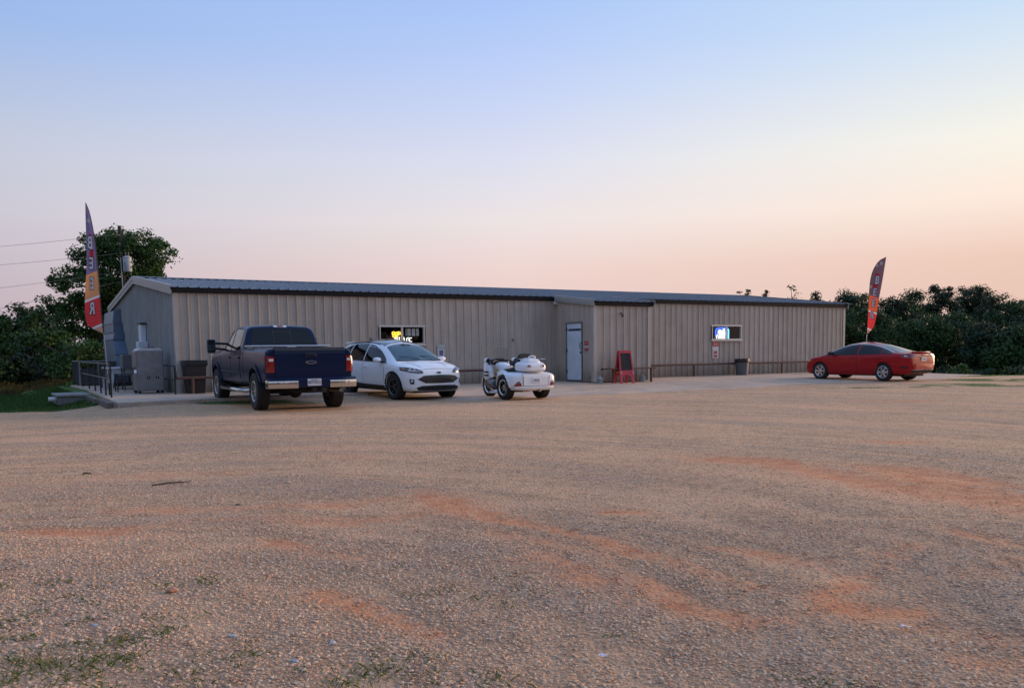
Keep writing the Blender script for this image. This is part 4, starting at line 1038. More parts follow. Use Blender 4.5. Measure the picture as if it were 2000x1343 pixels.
# ---------------------------------------------------------------- feather flags
def feather_flag(label, Z, base_px, pole_edge, free_edge, yaw_f, mirror, letters, bands, stars):
    # outlines measured in the photo (px) are turned to metres at the flag's own distance
    r = px_ray(*base_px); k = Z / r[1]; bx_, by_ = r[0] * k, r[1] * k
    bz = float(ground_z(bx_, by_)); bz = max(bz, 0.0) if mirror else bz
    o = thing('feather_flag', label, 'flag', (bx_, by_, bz), yaw_f, 'tall feather flags')
    c = math.cos(yaw_f)
    def loc(p):
        q = px_ray(*p); s_ = Z / q[1]
        return ((q[0] * s_ - bx_) / c, CAM_H + q[2] * s_ - bz)
    A = [loc(p) for p in pole_edge]; Bf = [loc(p) for p in free_edge]
    n = 60
    def resamp(P):
        P = np.array(P); l = np.r_[0, np.cumsum(np.hypot(*np.diff(P, axis=0).T))]; s_ = np.linspace(0, l[-1], n + 1)
        fx = pchip(list(zip(l, P[:, 0]))); fz = pchip(list(zip(l, P[:, 1])))
        return [(fx(v), fz(v)) for v in s_]
    A, Bf = resamp(A), resamp(Bf); m = 8
    def surf(i, j, off=0.0):
        s_, u = i / n, j / m
        x = A[i][0] * (1 - u) + Bf[i][0] * u; z = A[i][1] * (1 - u) + Bf[i][1] * u
        return (x, .025 * math.sin(u * 3.1 + s_ * 5) * u + off, z)
    cols = {}
    for name, s0, s1, m_ in bands:
        i0, i1 = round(s0 * n), round(s1 * n); b = MB()
        for off in (0.0,):
            vs = [surf(i, j, off) for i in range(i0, i1 + 1) for j in range(m + 1)]
            b.add(vs, [(a * (m + 1) + j, a * (m + 1) + j + 1, (a + 1) * (m + 1) + j + 1, (a + 1) * (m + 1) + j) for a in range(i1 - i0) for j in range(m)])
        b.build(name, m_, o, smooth=60, recalc=False)
    foot = A[-1]; top = A
    MB().tube([(x, .0015, z) for x, z in A], [.006 + .010 * i / n for i in range(n + 1)], 6).build('sleeve_pole', M_BLACK, o)
    MB().tube([(foot[0], .0015, foot[1] + .02), (0.0, .0015, 0.0)], .013, 8).build('pole', mat('aluminium_pole', (.55, .55, .55), .35, metal=.6), o)
    MB().lathe([(.02, -.3), (.02, .35), (.026, .35), (.026, -.3)], 10).build('ground_spike', M_BLACK, o)
    for ch, s_, u, sz in letters:
        i = round(s_ * n); p = surf(i, u * m)
        x0 = A[i][0] * (1 - u) + Bf[i][0] * u
        for k2, (mm, bo, yy) in enumerate(((M_NAVY, .026, -.008), (M_SIGNW2, .010, -.012))):
            me = text_mesh(ch, sz, mm, .001, bo * sz / .36); q = link('letter' if k2 else 'letter_outline', me, o)
            ax, az = A[min(n, i + 3)][0] - A[max(0, i - 3)][0], A[min(n, i + 3)][1] - A[max(0, i - 3)][1]
            bx2, bz2 = Bf[min(n, i + 3)][0] - Bf[max(0, i - 3)][0], Bf[min(n, i + 3)][1] - Bf[max(0, i - 3)][1]
            up = Vector((-(ax + bx2), 0, -(az + bz2))).normalized(); xd = Vector((up.z, 0, -up.x))
            frame_mat(q, xd, up, (x0, p[1] + yy - .03, p[2]), (-1 if mirror else 1) * (.50 if mirror else .62))
    for s0, s1 in ((.225, .245), (.355, .41)):      # red blocks between the letters
        i0, i1 = round(s0 * n), round(s1 * n) + 1; b = MB()
        vs = [(A[i][0] * (1 - u) + Bf[i][0] * u, surf(i, u * m)[1] - .004, A[i][1] * (1 - u) + Bf[i][1] * u) for i in range(i0, i1 + 1) for u in (.28, .42, .56, .70)]
        b.add(vs, [(a * 4 + j, a * 4 + j + 1, (a + 1) * 4 + j + 1, (a + 1) * 4 + j) for a in range(i1 - i0) for j in range(3)]); b.build('red_block', M_FR, o, recalc=False)
    for s_, u, rr in stars:
        i = round(s_ * n); p = surf(i, u * m); x0 = A[i][0] * (1 - u) + Bf[i][0] * u
        pts = [(x0 + rr * (1 if k2 % 2 == 0 else .42) * math.sin(k2 * math.pi / 5 + .25) * .8, p[2] + rr * (1 if k2 % 2 == 0 else .42) * math.cos(k2 * math.pi / 5 + .25)) for k2 in range(10)]
        MB().prism(pts, p[1] - .008, p[1] - .005).build('star', mat('star_cream', (.45, .43, .42), .7), o)
    return o
def cloth(name, col):
    m = mat(name, col, .8, var=.12, vscale=3); nt = m.node_tree; N, L = nt.nodes.new, nt.links.new
    t = N('ShaderNodeBsdfTranslucent'); t.inputs[0].default_value = (*col, 1); mx = N('ShaderNodeMixShader'); mx.inputs[0].default_value = .5
    L(nt.nodes['Principled BSDF'].outputs[0], mx.inputs[1]); L(t.outputs[0], mx.inputs[2]); L(mx.outputs[0], nt.nodes['Material Output'].inputs[0]); return m
M_SIGNW2 = cloth('letter_white', (.86, .87, .90))
M_FP, M_FO, M_FR, M_FW, M_FT = cloth('flag_purple', (.22, .17, .32)), cloth('flag_orange', (.74, .33, .15)), cloth('flag_red', (.84, .06, .06)), cloth('flag_white', (.85, .76, .78)), cloth('flag_tan', (.74, .38, .24))
M_FPD, M_FRO = cloth('flag_slate', (.14, .085, .12)), cloth('flag_red_orange', (.72, .13, .06))
def bandset(P, O):
    return [('upper_cloth', 0, .52, P), ('middle_cloth', .52, .70, O), ('white_stripe', .70, .72, M_FW), ('lower_cloth', .72, .92, M_FR), ('white_stripe', .92, .94, M_FW), ('foot_cloth', .94, 1.0, M_FT)]
feather_flag('purple and red BEER feather flag by the patio, lettering seen reversed', 26.2, (214.5, 770),
             [(170, 396), (176, 412), (183, 445), (188, 480), (191.5, 520), (195, 560), (198.5, 605), (202, 640), (203.5, 652)],
             [(169.6, 397), (170.5, 430), (172, 470), (173, 510), (171.5, 550), (170, 585), (170, 610), (172.5, 630), (203, 652.4)], .25, True,
             [('B', .305, .55, .50), ('E', .45, .52, .45), ('E', .60, .5, .45), ('R', .785, .52, .48)], bandset(M_FP, M_FO), [(.125, .5, .10), (.275, .8, .12)])
feather_flag('slate and red BEER feather flag standing beyond the red car', 40.5, (1689.5, 742),
             [(1728.5, 502.5), (1718, 508), (1709, 519), (1702.5, 534), (1699, 552), (1697.3, 575), (1695.8, 600), (1694.3, 625), (1693, 653)],
             [(1728.8, 503), (1726, 520), (1722.5, 542), (1718.5, 565), (1715, 585), (1713, 600), (1711, 615), (1706.5, 636), (1693.4, 653.6)], -.15, False,
             [('B', .32, .55, .50), ('E', .46, .48, .46), ('E', .60, .48, .46), ('R', .755, .46, .44)], bandset(M_FPD, M_FRO), [(.10, .45, .13), (.15, .15, .09), (.42, .1, .1)])
# ================================================================ vehicles
def rsec(P, ks, nb=5, ns=3):
    out = [P[0]]; prev = np.array(P[0], float)
    for i in range(1, len(P) - 1):
        p = np.array(P[i], float); a = p + (np.array(P[i - 1]) - p) * ks[i - 1]; c = p + (np.array(P[i + 1]) - p) * ks[i - 1]
        for s in range(1, ns): out.append(tuple(prev + (a - prev) * s / ns))
        for s in range(nb):
            u = s / (nb - 1); out.append(tuple((1 - u) ** 2 * a + 2 * u * (1 - u) * p + u * u * c))
        prev = c
    e = np.array(P[-1], float)
    for s in range(1, ns + 1): out.append(tuple(prev + (e - prev) * s / ns))
    return out
class Car:
    def __init__(s, root, C, xs, ks=(.35, .45, .35, .4)):
        s.root = root; f = {k: pchip(v) for k, v in C.items()}; s.f = f; b = MB(); rings = []
        for x in xs:
            zt, zb = f['zt'](x), f['zb'](x); ze = zt - f['cr'](x); ws, wm, wr, wt = f['ws'](x), f['wm'](x), f['wr'](x), f['wt'](x)
            zs = min(f['zs'](x), ze - .01); zm = min(f['zm'](x), zs - .02)
            h = rsec([(0, zb), (wr, zb), (wm, zm), (ws, zs), (wt, ze), (0, zt)], ks)
            ring = [(x, y, z) for y, z in h] + [(x, -y, z) for y, z in h[-2:0:-1]]
            rings.append(ring)
        b.rings(rings)
        s.mesh0 = b.mesh('body', None)
        bm = bmesh.new(); bm.from_mesh(s.mesh0); bmesh.ops.triangulate(bm, faces=bm.faces); s.bvh = BVHTree.FromBMesh(bm); bm.free()
    def cut(s, cutters, m, smooth=32):
        o = bpy.data.objects.new('b', s.mesh0); COL.objects.link(o); tmp = []
        for c in cutters:
            k = bpy.data.objects.new('k', c.mesh('k')); COL.objects.link(k); tmp.append(k)
            md = o.modifiers.new('c', 'BOOLEAN'); md.operation = 'DIFFERENCE'; md.object = k; md.solver = 'EXACT'
        dg = bpy.context.evaluated_depsgraph_get(); dg.update()
        me = bpy.data.meshes.new_from_object(o.evaluated_get(dg)); me.name = 'body'
        for k in tmp: bpy.data.objects.remove(k)
        bpy.data.objects.remove(o)
        me.materials.clear(); me.materials.append(m)
        for p in me.polygons: p.use_smooth = True
        me.set_sharp_from_angle(angle=rad(smooth))
        return link('body', me, s.root)
    def hit(s, view, a, b):
        if view == 'L': o, d = (a, 4, b), (0, -1, 0)
        elif view == 'R': o, d = (a, -4, b), (0, 1, 0)
        elif view == 'F': o, d = (9, a, b), (-1, 0, 0)
        elif view == 'B': o, d = (-9, a, b), (1, 0, 0)
        else: o, d = (a, b, 6), (0, 0, -1)
        loc, n, i, t = s.bvh.ray_cast(Vector(o), Vector(d))
        if loc is None:
            g = {'L': (a, .9, b), 'R': (a, -.9, b), 'F': (4, a, b), 'B': (-1, a, b), 'T': (a, b, 1)}[view]
            loc, n, i, t = s.bvh.find_nearest(Vector(g))
        if n.dot(Vector(d)) > 0: n = -n
        return loc, n
    def patch(s, name, m, view, A, B, off=.006, nu=14, nv=6, parent=None, depth=.02, smooth=40, only=False):
        def rs(P, n):
            P = np.array(P, float); l = np.r_[0, np.cumsum(np.hypot(*np.diff(P, axis=0).T))]; q = np.linspace(0, l[-1], n + 1)
            return np.stack([np.interp(q, l, P[:, 0]), np.interp(q, l, P[:, 1])], 1)
        A, B = rs(A, nu), rs(B, nu); V = []; Nn = []
        for j in range(nv + 1):
            for i in range(nu + 1):
                p = A[i] + (B[i] - A[i]) * j / nv
                loc, n = s.hit(view, float(p[0]), float(p[1])); V.append(loc); Nn.append(n)
        T = [v + n * off for v, n in zip(V, Nn)]
        b = MB().add(T, [(j * (nu + 1) + i, j * (nu + 1) + i + 1, (j + 1) * (nu + 1) + i + 1, (j + 1) * (nu + 1) + i) for j in range(nv) for i in range(nu)])
        ed = [i for i in range(nu + 1)] + [j * (nu + 1) + nu for j in range(1, nv + 1)] + [nv * (nu + 1) + i for i in range(nu - 1, -1, -1)] + [j * (nu + 1) for j in range(nv - 1, 0, -1)]
        o = len(b.v); b.v.extend([tuple(V[e] - Nn[e] * depth) for e in ed]); k = len(ed)
        b.f.extend([(ed[i], ed[(i + 1) % k], o + (i + 1) % k, o + i) for i in range(k)])
        return b.build(name, m, parent or s.root, smooth=smooth)
    def pair(s, name, m, A, B, **k):
        return [s.patch(name, m, v, A, B, **k) for v in ('L', 'R')]
    def arch(s, name, m, cx, cz, r0, r1, a0=0, a1=180, off=.02, zlim=.25, nu=24):
        for v in ('L', 'R'):
            an = np.linspace(rad(a0), rad(a1), nu)
            s.patch(name, m, v, [(cx + r1 * math.cos(a), cz + r1 * math.sin(a)) for a in an], [(cx + r0 * math.cos(a), cz + r0 * math.sin(a)) for a in an], off=off, nu=nu, nv=2, depth=.04)
def arch_cut(x, z, r, y0, y1):
    out = []
    for s in (1, -1):
        n = 28; P = [(x + r * math.cos(2 * math.pi * k / n), z + r * math.sin(2 * math.pi * k / n)) for k in range(n)]
        out.append(MB().prism(P, s * y0, s * y1, 'Y'))
    return out
M_TYRE = mat('tyre_rubber', (.016, .016, .017), .75, var=.25, vscale=10, bump=.4, bscale=60)
M_CHROME = mat('chrome_trim_and_reflection', (.62, .60, .58), .14, metal=1.0)
M_CARGLASS = mat('tinted_glass', (.004, .005, .006), .03, spec=.4)
M_CLAD = mat('black_cladding', (.014, .014, .016), .6, bump=.1)
M_TAIL = mat('tail_lamp_red', (.22, .004, .008), .12, coat=1.0)
M_TAILD = mat('tail_lamp_dark', (.15, .003, .006), .1, coat=1.0)
M_LAMPW = mat('lamp_clear', (.62, .60, .60), .1, coat=1.0)
M_UNDER = mat('underbody', (.01, .01, .01), .8)
M_PLATE = mat('plate_white', (.58, .60, .64), .4)
M_PLATETXT = mat('plate_print', (.03, .04, .09), .5)
def make_wheel(name, R, w, rr, m_rim, spokes, kind, m_dark):
    prof = [(rr, -w / 2 + .01), (rr + .02, -w / 2), (R - .045, -w / 2 - .004), (R - .012, -w / 2 + .018), (R, -w / 2 + .045), (R, w / 2 - .045), (R - .012, w / 2 - .018), (R - .045, w / 2 + .004), (rr + .02, w / 2), (rr, w / 2 - .01)]
    b = MB().lathe(prof, 40, 'Y', close=True)
    nt = 44
    for k in range(nt):          # tread blocks
        a = 2 * math.pi * k / nt
        for y0, y1, sh in ((-w * .44, -w * .17, 0), (-w * .13, w * .13, .5), (w * .17, w * .44, 0)):
            c, s = math.cos(a + sh * 2 * math.pi / nt), math.sin(a + sh * 2 * math.pi / nt); tw = .36 * 2 * math.pi * R / nt
            q = MB().box(R - .012, R + .006, y0, y1, -tw, tw); q.v = [(x * c - z * s, y, x * s + z * c) for x, y, z in q.v]; b.add(q.v, q.f)
    tyre = b.mesh('tyre', M_TYRE, 35)
    b = MB().lathe([(rr + .003, -w / 2 + .012), (rr + .006, w / 2 - .006), (rr - .012, w / 2 - .002), (rr - .028, w / 2 - .02), (rr - .03, -w / 2 + .02)], 40, 'Y')
    f = w / 2 - .03
    b.lathe([(0, f + .005), (.035, f + .004), (.05, f - .004), (.075, f - .012), (.08, f - .04)], 24, 'Y')
    for k in range(spokes):
        a = 2 * math.pi * k / spokes
        def bar(off, w0, w1, y0, y1, tw=0.0):
            pts = []
            for r, hw, yy in ((.045, w0, f + y0), (rr - .02, w1, f + y1)):
                for t in (-1, 1):
                    for dy in (0, -.022): pts.append((r, t * hw + (tw if r > .1 else 0), yy + dy))
            q = [(x * math.cos(a + off) - z * math.sin(a + off), y, x * math.sin(a + off) + z * math.cos(a + off)) for x, z, y in pts]
            b.add(q, [(0, 1, 3, 2), (4, 6, 7, 5), (0, 4, 5, 1), (2, 3, 7, 6), (0, 2, 6, 4), (1, 5, 7, 3)])
        if kind == 'split': bar(0, .016, .014, -.004, .006, .035); bar(0, .016, .014, -.004, .006, -.035)
        elif kind == 'blade': bar(0, .026, .050, -.004, .012)
        else: bar(0, .022, .018, -.004, .008)
    rim = b.mesh('wheel', m_rim, 35)
    disc = MB().lathe([(.02, -.03), (rr - .035, -.03), (rr - .035, -.05), (.02, -.05)], 30, 'Y').mesh('brake_disc', m_dark, 35)
    return rim, tyre, disc
def put_wheel(root, W, x, y, R, right):
    o = link('wheel', W[0], root, (x, y, R), math.pi if right else 0.0)
    link('tyre', W[1], o); link('brake_disc', W[2], o)
def paint(name, col, flake=.0, dust=(.30, .22, .16), damt=.35, coat=.55):
    m = mat(name, col, .32, metal=flake, coat=coat, spec=.15)
    nt = m.node_tree; N, L = nt.nodes.new, nt.links.new; b = nt.nodes['Principled BSDF']
    tc = N('ShaderNodeTexCoord'); n = N('ShaderNodeTexNoise'); n.inputs['Scale'].default_value = 3.5; n.inputs['Detail'].default_value = 8; n.inputs['Roughness'].default_value = .7
    L(tc.outputs['Object'], n.inputs['Vector']); sp = N('ShaderNodeSeparateXYZ'); L(tc.outputs['Object'], sp.inputs[0])
    # road dust thrown up over the sills
    mr = N('ShaderNodeMapRange'); mr.inputs[1].default_value = 1.0; mr.inputs[2].default_value = .25; mr.inputs[3].default_value = 0; mr.inputs[4].default_value = 1; L(sp.outputs['Z'], mr.inputs[0])
    mu = N('ShaderNodeMath'); mu.operation = 'MULTIPLY'; L(mr.outputs[0], mu.inputs[0]); L(n.outputs['Fac'], mu.inputs[1])
    m2 = N('ShaderNodeMath'); m2.operation = 'MULTIPLY'; m2.inputs[1].default_value = damt; L(mu.outputs[0], m2.inputs[0])
    mx = N('ShaderNodeMix'); mx.data_type = 'RGBA'; mx.inputs[6].default_value = (*col, 1); mx.inputs[7].default_value = (*dust, 1)
    L(m2.outputs[0], mx.inputs[0]); L(mx.outputs[2], b.inputs['Base Color'])
    cw = N('ShaderNodeMapRange'); cw.inputs[1].default_value = 0; cw.inputs[2].default_value = .3; cw.inputs[3].default_value = coat; cw.inputs[4].default_value = coat * .45; L(m2.outputs[0], cw.inputs[0]); L(cw.outputs[0], b.inputs['Coat Weight'])
    return m
def strip(pts, r): return MB().tube(pts, r, 8)
def oval(cx, cy, cz, a, b_, axis, th, n=24):
    P = [(cx + a * math.cos(2 * math.pi * k / n), cz + b_ * math.sin(2 * math.pi * k / n)) for k in range(n)]
    return P
# ---------------------------------------------------------------- dark blue pickup
def make_truck():
    root = thing('pickup_truck', 'dark blue crew cab pickup truck seen from behind, nose to the wall', 'truck'); park(root, -5.023, 20.772, 2.095, 3.967)
    P = paint('navy_paint', (.0035, .012, .045), .0, damt=.03, coat=.16)
    C = dict(zt=[(-1.10, 1.36), (-1.06, 1.405), (0, 1.41), (1.00, 1.415), (1.04, 1.42), (1.09, 1.52), (1.20, 1.83), (1.26, 1.92), (1.36, 1.96), (1.8, 1.985), (2.3, 1.98), (2.7, 1.92), (2.95, 1.80), (3.30, 1.56), (3.50, 1.44), (3.60, 1.41), (4.2, 1.38), (4.75, 1.31), (4.90, 1.20), (4.97, 1.05)],
             cr=[(-1.1, .005), (1.0, .005), (1.2, .03), (1.5, .04), (2.8, .04), (3.6, .05), (4.97, .05)],
             wt=[(-1.1, .84), (-1.0, .90), (1.02, .90), (1.08, .87), (1.18, .82), (1.3, .785), (2.3, .775), (2.8, .78), (3.3, .81), (3.55, .84), (4.2, .84), (4.8, .80), (4.97, .70)],
             ws=[(-1.1, .93), (-1.0, .975), (4.3, .975), (4.8, .93), (4.97, .82)], zs=[(-1.1, 1.33), (1.0, 1.33), (3.4, 1.29), (4.5, 1.20), (4.9, 1.08), (4.97, .98)],
             wm=[(-1.1, .95), (-1.0, 1.0), (4.3, 1.0), (4.8, .95), (4.97, .85)], zm=[(-1.1, .90), (4.97, .86)],
             wr=[(-1.1, .90), (-1, .94), (4.3, .94), (4.97, .82)], zb=[(-1.1, .66), (-.6, .58), (0, .55), (4.4, .50), (4.97, .55)])
    xs = sorted(set(np.round(np.r_[np.linspace(-1.10, 4.97, 62), [-1.09, -1.06, 1.02, 1.04, 1.06, 1.1, 1.15, 1.2, 1.24, 1.27, 1.32, 1.4, 4.93]], 3)))
    c = Car(root, C, xs, (.3, .45, .3, .2))
    cut = arch_cut(0, .47, .50, .60, 1.4) + arch_cut(3.967, .47, .50, .60, 1.4)
    cut += [MB().box(1.004, 1.03, s * .70, s * 1.3, .5, 1.6) for s in (1, -1)] + [MB().box(-1.03, .97, -.83, .83, .86, 1.7)]
    c.cut(cut, P)
    # glass
    G = M_CARGLASS
    rw = c.patch('rear_window', G, 'B', [(-.66, 1.875), (0, 1.885), (.66, 1.875)], [(-.775, 1.47), (0, 1.46), (.775, 1.47)], off=.006)
    fr = MB()
    for y in (-.21, .21): c.patch('slider_frame', M_BLACK, 'B', [(y - .014, 1.85), (y + .014, 1.85)], [(y - .014, 1.50), (y + .014, 1.50)], off=.012, nu=2, nv=6, parent=rw)
    c.patch('slider_frame', M_BLACK, 'B', [(-.2, 1.80), (.2, 1.80)], [(-.2, 1.775), (.2, 1.775)], off=.012, nu=4, nv=1, parent=rw)
    c.pair('rear_side_window', G, [(1.45, 1.84), (2.20, 1.87)], [(1.40, 1.37), (2.20, 1.36)])
    c.pair('front_side_window', G, [(2.30, 1.87), (2.72, 1.82), (3.02, 1.64), (3.28, 1.42)], [(2.30, 1.36), (2.72, 1.355), (3.02, 1.355), (3.28, 1.37)])
    c.patch('windscreen', G, 'T', [(3.46, -.68), (3.52, 0), (3.46, .68)], [(2.86, -.62), (2.86, 0), (2.86, .62)])
    # doors, seams and handles
    for x0, x1 in ((1.32, 2.24), (2.26, 3.40)):
        for d, v in zip(c.pair('door', P, [(x0, 1.345), (x1, 1.335)], [(x0 + .02, .60), (x1 - .02, .60)], off=.006, nu=10, nv=8), ('L', 'R')):
            c.patch('handle', P, v, [(x0 + .06, 1.20), (x0 + .26, 1.20)], [(x0 + .06, 1.16), (x0 + .26, 1.16)], off=.035, nu=4, nv=1, parent=d)
    for x in (1.30, 2.25, 3.42): c.pair('door_seam', M_BLACK, [(x - .006, 1.33), (x + .006, 1.33)], [(x - .006, .60), (x + .006, .60)], off=.004, nu=1, nv=10)
    c.pair('crease_reflection', M_CHROME, [(1.05, .845), (3.38, .845)], [(1.05, .822), (3.38, .822)], off=.012, nu=12, nv=1)  # bright strip standing in for sky reflected along the body crease
    for cx_ in (0, 3.967): c.arch('wheel_arch', P, cx_, .47, .50, .60, -12, 192, .028)
    # tail
    tg = c.patch('tailgate', P, 'B', [(-.80, 1.395), (.80, 1.395)], [(-.80, .76), (.80, .76)], off=.02, nu=12, nv=10)
    c.patch('tailgate_cap', M_CLAD, 'B', [(-.80, 1.40), (.80, 1.40)], [(-.80, 1.352), (.80, 1.352)], off=.03, nu=8, nv=2, parent=tg)
    hd = MB().bbox(-1.142, -1.118, -.13, .13, 1.215, 1.30, .01).build('handle_bezel', M_CLAD, tg); MB().bbox(-1.156, -1.143, -.09, .09, 1.235, 1.275, .005).build('handle', P, hd)
    e = MB().prism([(y, z) for y, z in oval(0, 0, 1.095, .125, .042, 'X', 0)], -1.146, -1.118, 'X').build('emblem', M_CHROME, tg)
    MB().prism([(y, z) for y, z in oval(0, 0, 1.095, .105, .031, 'X', 0)], -1.150, -1.147, 'X').build('emblem_field', mat('emblem_blue', (.015, .03, .12), .2, coat=1), e)
    for k, ch in enumerate('SUPER DUTY'):
        if ch != ' ':
            q = link('raised_letter', text_mesh(ch, .075, P, .004), tg); frame_mat(q, (0, -1, 0), (0, 0, 1), (-1.122, .50 - k * .111, .865), 1.3)
    for s in (1, -1):
        t = c.patch('tail_lamp', M_TAIL, 'B', [(s * .815, 1.235), (s * .955, 1.235)], [(s * .815, .88), (s * .965, .88)], off=.022, nu=4, nv=8)
        c.patch('reverse_lamp', M_LAMPW, 'B', [(s * .835, 1.185), (s * .935, 1.185)], [(s * .835, 1.125), (s * .935, 1.125)], off=.029, nu=3, nv=2, parent=t)
        c.patch('lamp_side', M_TAIL, 'L' if s > 0 else 'R', [(-1.09, 1.225), (-1.03, 1.225)], [(-1.09, .89), (-1.03, .89)], off=.008, nu=2, nv=6, parent=t)
    hm = c.patch('brake_lamp', M_LAMPW, 'B', [(-.16, 1.945), (.16, 1.945)], [(-.16, 1.905), (.16, 1.905)], off=.01, nu=6, nv=2)
    c.patch('lens', M_TAIL, 'B', [(-.07, 1.94), (.07, 1.94)], [(-.07, 1.91), (.07, 1.91)], off=.016, nu=3, nv=1, parent=hm)
    # bumper
    cr_, ce = [], []
    prof = lambda y: -1.33 + .10 * max(0, abs(y) - .62) ** 1.4 / .3
    ys = np.linspace(-1.0, 1.0, 31)
    bp = MB().rings([[(-1.12, y, .54), (prof(y), y, .55), (prof(y) - .012, y, .64), (prof(y), y, .735), (prof(y) + .05, y, .765), (-1.12, y, .765)] for y in ys]).build('rear_bumper', P, root, smooth=30)
    for s in (1, -1):
        yy = np.linspace(.36, 1.0, 14)
        MB().rings([[(prof(y) + .02, s * y, .535), (prof(y) - .012, s * y, .545), (prof(y) - .026, s * y, .64), (prof(y) - .014, s * y, .70), (prof(y) + .02, s * y, .71)] for y in yy] + [[(-1.09, s * 1.015, z) for z in (.54, .55, .64, .70, .71)]]).build('chrome_corner', M_CHROME, bp, smooth=40)
        MB().lathe([(0, -.004), (.016, -.004), (.016, .004)], 10, 'X', (prof(.82) - .03, s * .80, .655)).build('parking_sensor', M_BLACK, bp)
    pl = MB().bbox(-1.352, -1.344, -.155, .155, .585, .74, .004).build('licence_plate', M_PLATE, root)
    for body, y in (('6RY', .083), ('012', -.083)):
        q = link('plate_letters', text_mesh(body, .085, M_PLATETXT, .001, .001), pl); frame_mat(q, (0, -1, 0), (0, 0, 1), (-1.3545, y, .66), .85)
    MB().lathe([(.018, -1.3545), (.026, -1.3545), (.026, -1.3525), (.018, -1.3525)], 16, 'X', (0, 0, .662), close=True).build('plate_emblem', M_PLATETXT, pl)
    MB().box(-1.3548, -1.3525, -.07, .07, .71, .722).build('plate_line', M_PLATETXT, pl)
    # under the truck
    MB().box(-1.0, 4.7, -.45, .45, .46, .62).build('chassis', M_UNDER, root)
    MB().tube([(0, -.8, .42), (0, .8, .42)], .06).build('rear_axle', M_UNDER, root); MB().lathe([(0, -.17), (.12, -.13), (.17, 0), (.12, .13), (0, .17)], 14, 'X', (-.02, .05, .42)).build('differential', M_UNDER, root)
    MB().tube([(3.967, -.8, .42), (3.967, .8, .42)], .06).build('front_axle', M_UNDER, root)
    MB().lathe([(.1, -.11), (.36, -.11), (.38, 0), (.36, .11), (.1, .11)], 22, 'Z', (-.62, .0, .52), close=True).build('spare_tyre', M_TYRE, root)
    h = MB().box(-1.36, -1.0, -.04, .04, .46, .53).build('tow_hitch', M_UNDER, root); MB().bbox(-1.40, -1.34, -.26, -.14, .43, .53, .01).build('wiring_socket', M_UNDER, h)
    MB().tube([(-.5, -.62, .45), (-1.2, -.66, .47)], .05).build('exhaust', mat('exhaust_steel', (.2, .19, .18), .4, metal=.8), root)
    for s in (1, -1):
        st = MB().tube([(.66, s * .93, .42), (.72, s * 1.02, .405), (3.22, s * 1.02, .405), (3.28, s * .93, .42)], .05, 12).build('step_bar', M_CHROME, root, smooth=50)
        for x in (.95, 2.0, 3.0): MB().tube([(x, s * .98, .41), (x, s * .75, .52)], .02).build('step_bracket', M_UNDER, st)
        mr = MB().bbox(2.90, 3.02, s * 1.20, s * 1.40, 1.28, 1.63, .035).build('side_mirror', M_CLAD, root)
        MB().bbox(2.893, 2.903, s * 1.215, s * 1.385, 1.40, 1.615, .003).build('mirror_glass', mat('mirror_glass', (.10, .14, .17), .05, metal=.9), mr)
        MB().bbox(2.893, 2.903, s * 1.215, s * 1.385, 1.295, 1.385, .003).build('mirror_glass', mat('mirror_glass', (.1, .1, .1)), mr)
        for z in (1.40, 1.53): MB().tube([(3.0, s * .80, z - .02 if z > 1.45 else z - .05), (2.97, s * 1.22, z)], .03, 8).build('mirror_arm', M_CLAD, mr)
        c.patch('headlamp', M_LAMPW, 'F', [(s * .55, 1.17), (s * .83, 1.17)], [(s * .55, .95), (s * .83, .95)], nu=4, nv=4)
    c.patch('grille', M_CHROME, 'F', [(-.52, 1.17), (.52, 1.17)], [(-.52, .82), (.52, .82)], nu=8, nv=4)
    MB().bbox(4.80, 5.02, -.90, .90, .52, .74, .04).build('front_bumper', M_CHROME, root)
    tb = MB().bbox(.42, .94, -.90, .90, 1.36, 1.425, .02).build('toolbox', mat('diamond_plate', (.52, .53, .56), .28, metal=.9, bump=.5, bscale=70), root)
    MB().bbox(.38, .97, -.95, .95, 1.427, 1.475, .018).build('toolbox_lid', mat('diamond_plate', (.5, .5, .5)), tb)
    MB().bbox(.36, .382, -.1, .1, 1.40, 1.44, .006).build('latch', M_CHROME, tb)
    for s in (1, -1): c.patch('bed_badge', mat('badge_red', (.22, .03, .03), .4), 'L' if s > 0 else 'R', [(-.88, 1.20), (-.68, 1.20)], [(-.90, 1.14), (-.70, 1.14)], off=.004, nu=3, nv=1)
    c.pair('fender_badge', M_CHROME, [(3.46, 1.13), (3.52, 1.13)], [(3.46, 1.02), (3.52, 1.02)], off=.008, nu=2, nv=2)
    W = make_wheel('truck', .425, .28, .24, mat('truck_rim', (.42, .42, .41), .3, metal=.85), 8, 'plain', M_UNDER)
    for x in (0, 3.967):
        for s in (1, -1): put_wheel(root, W, x, s * .87, .425, s < 0)
make_truck()
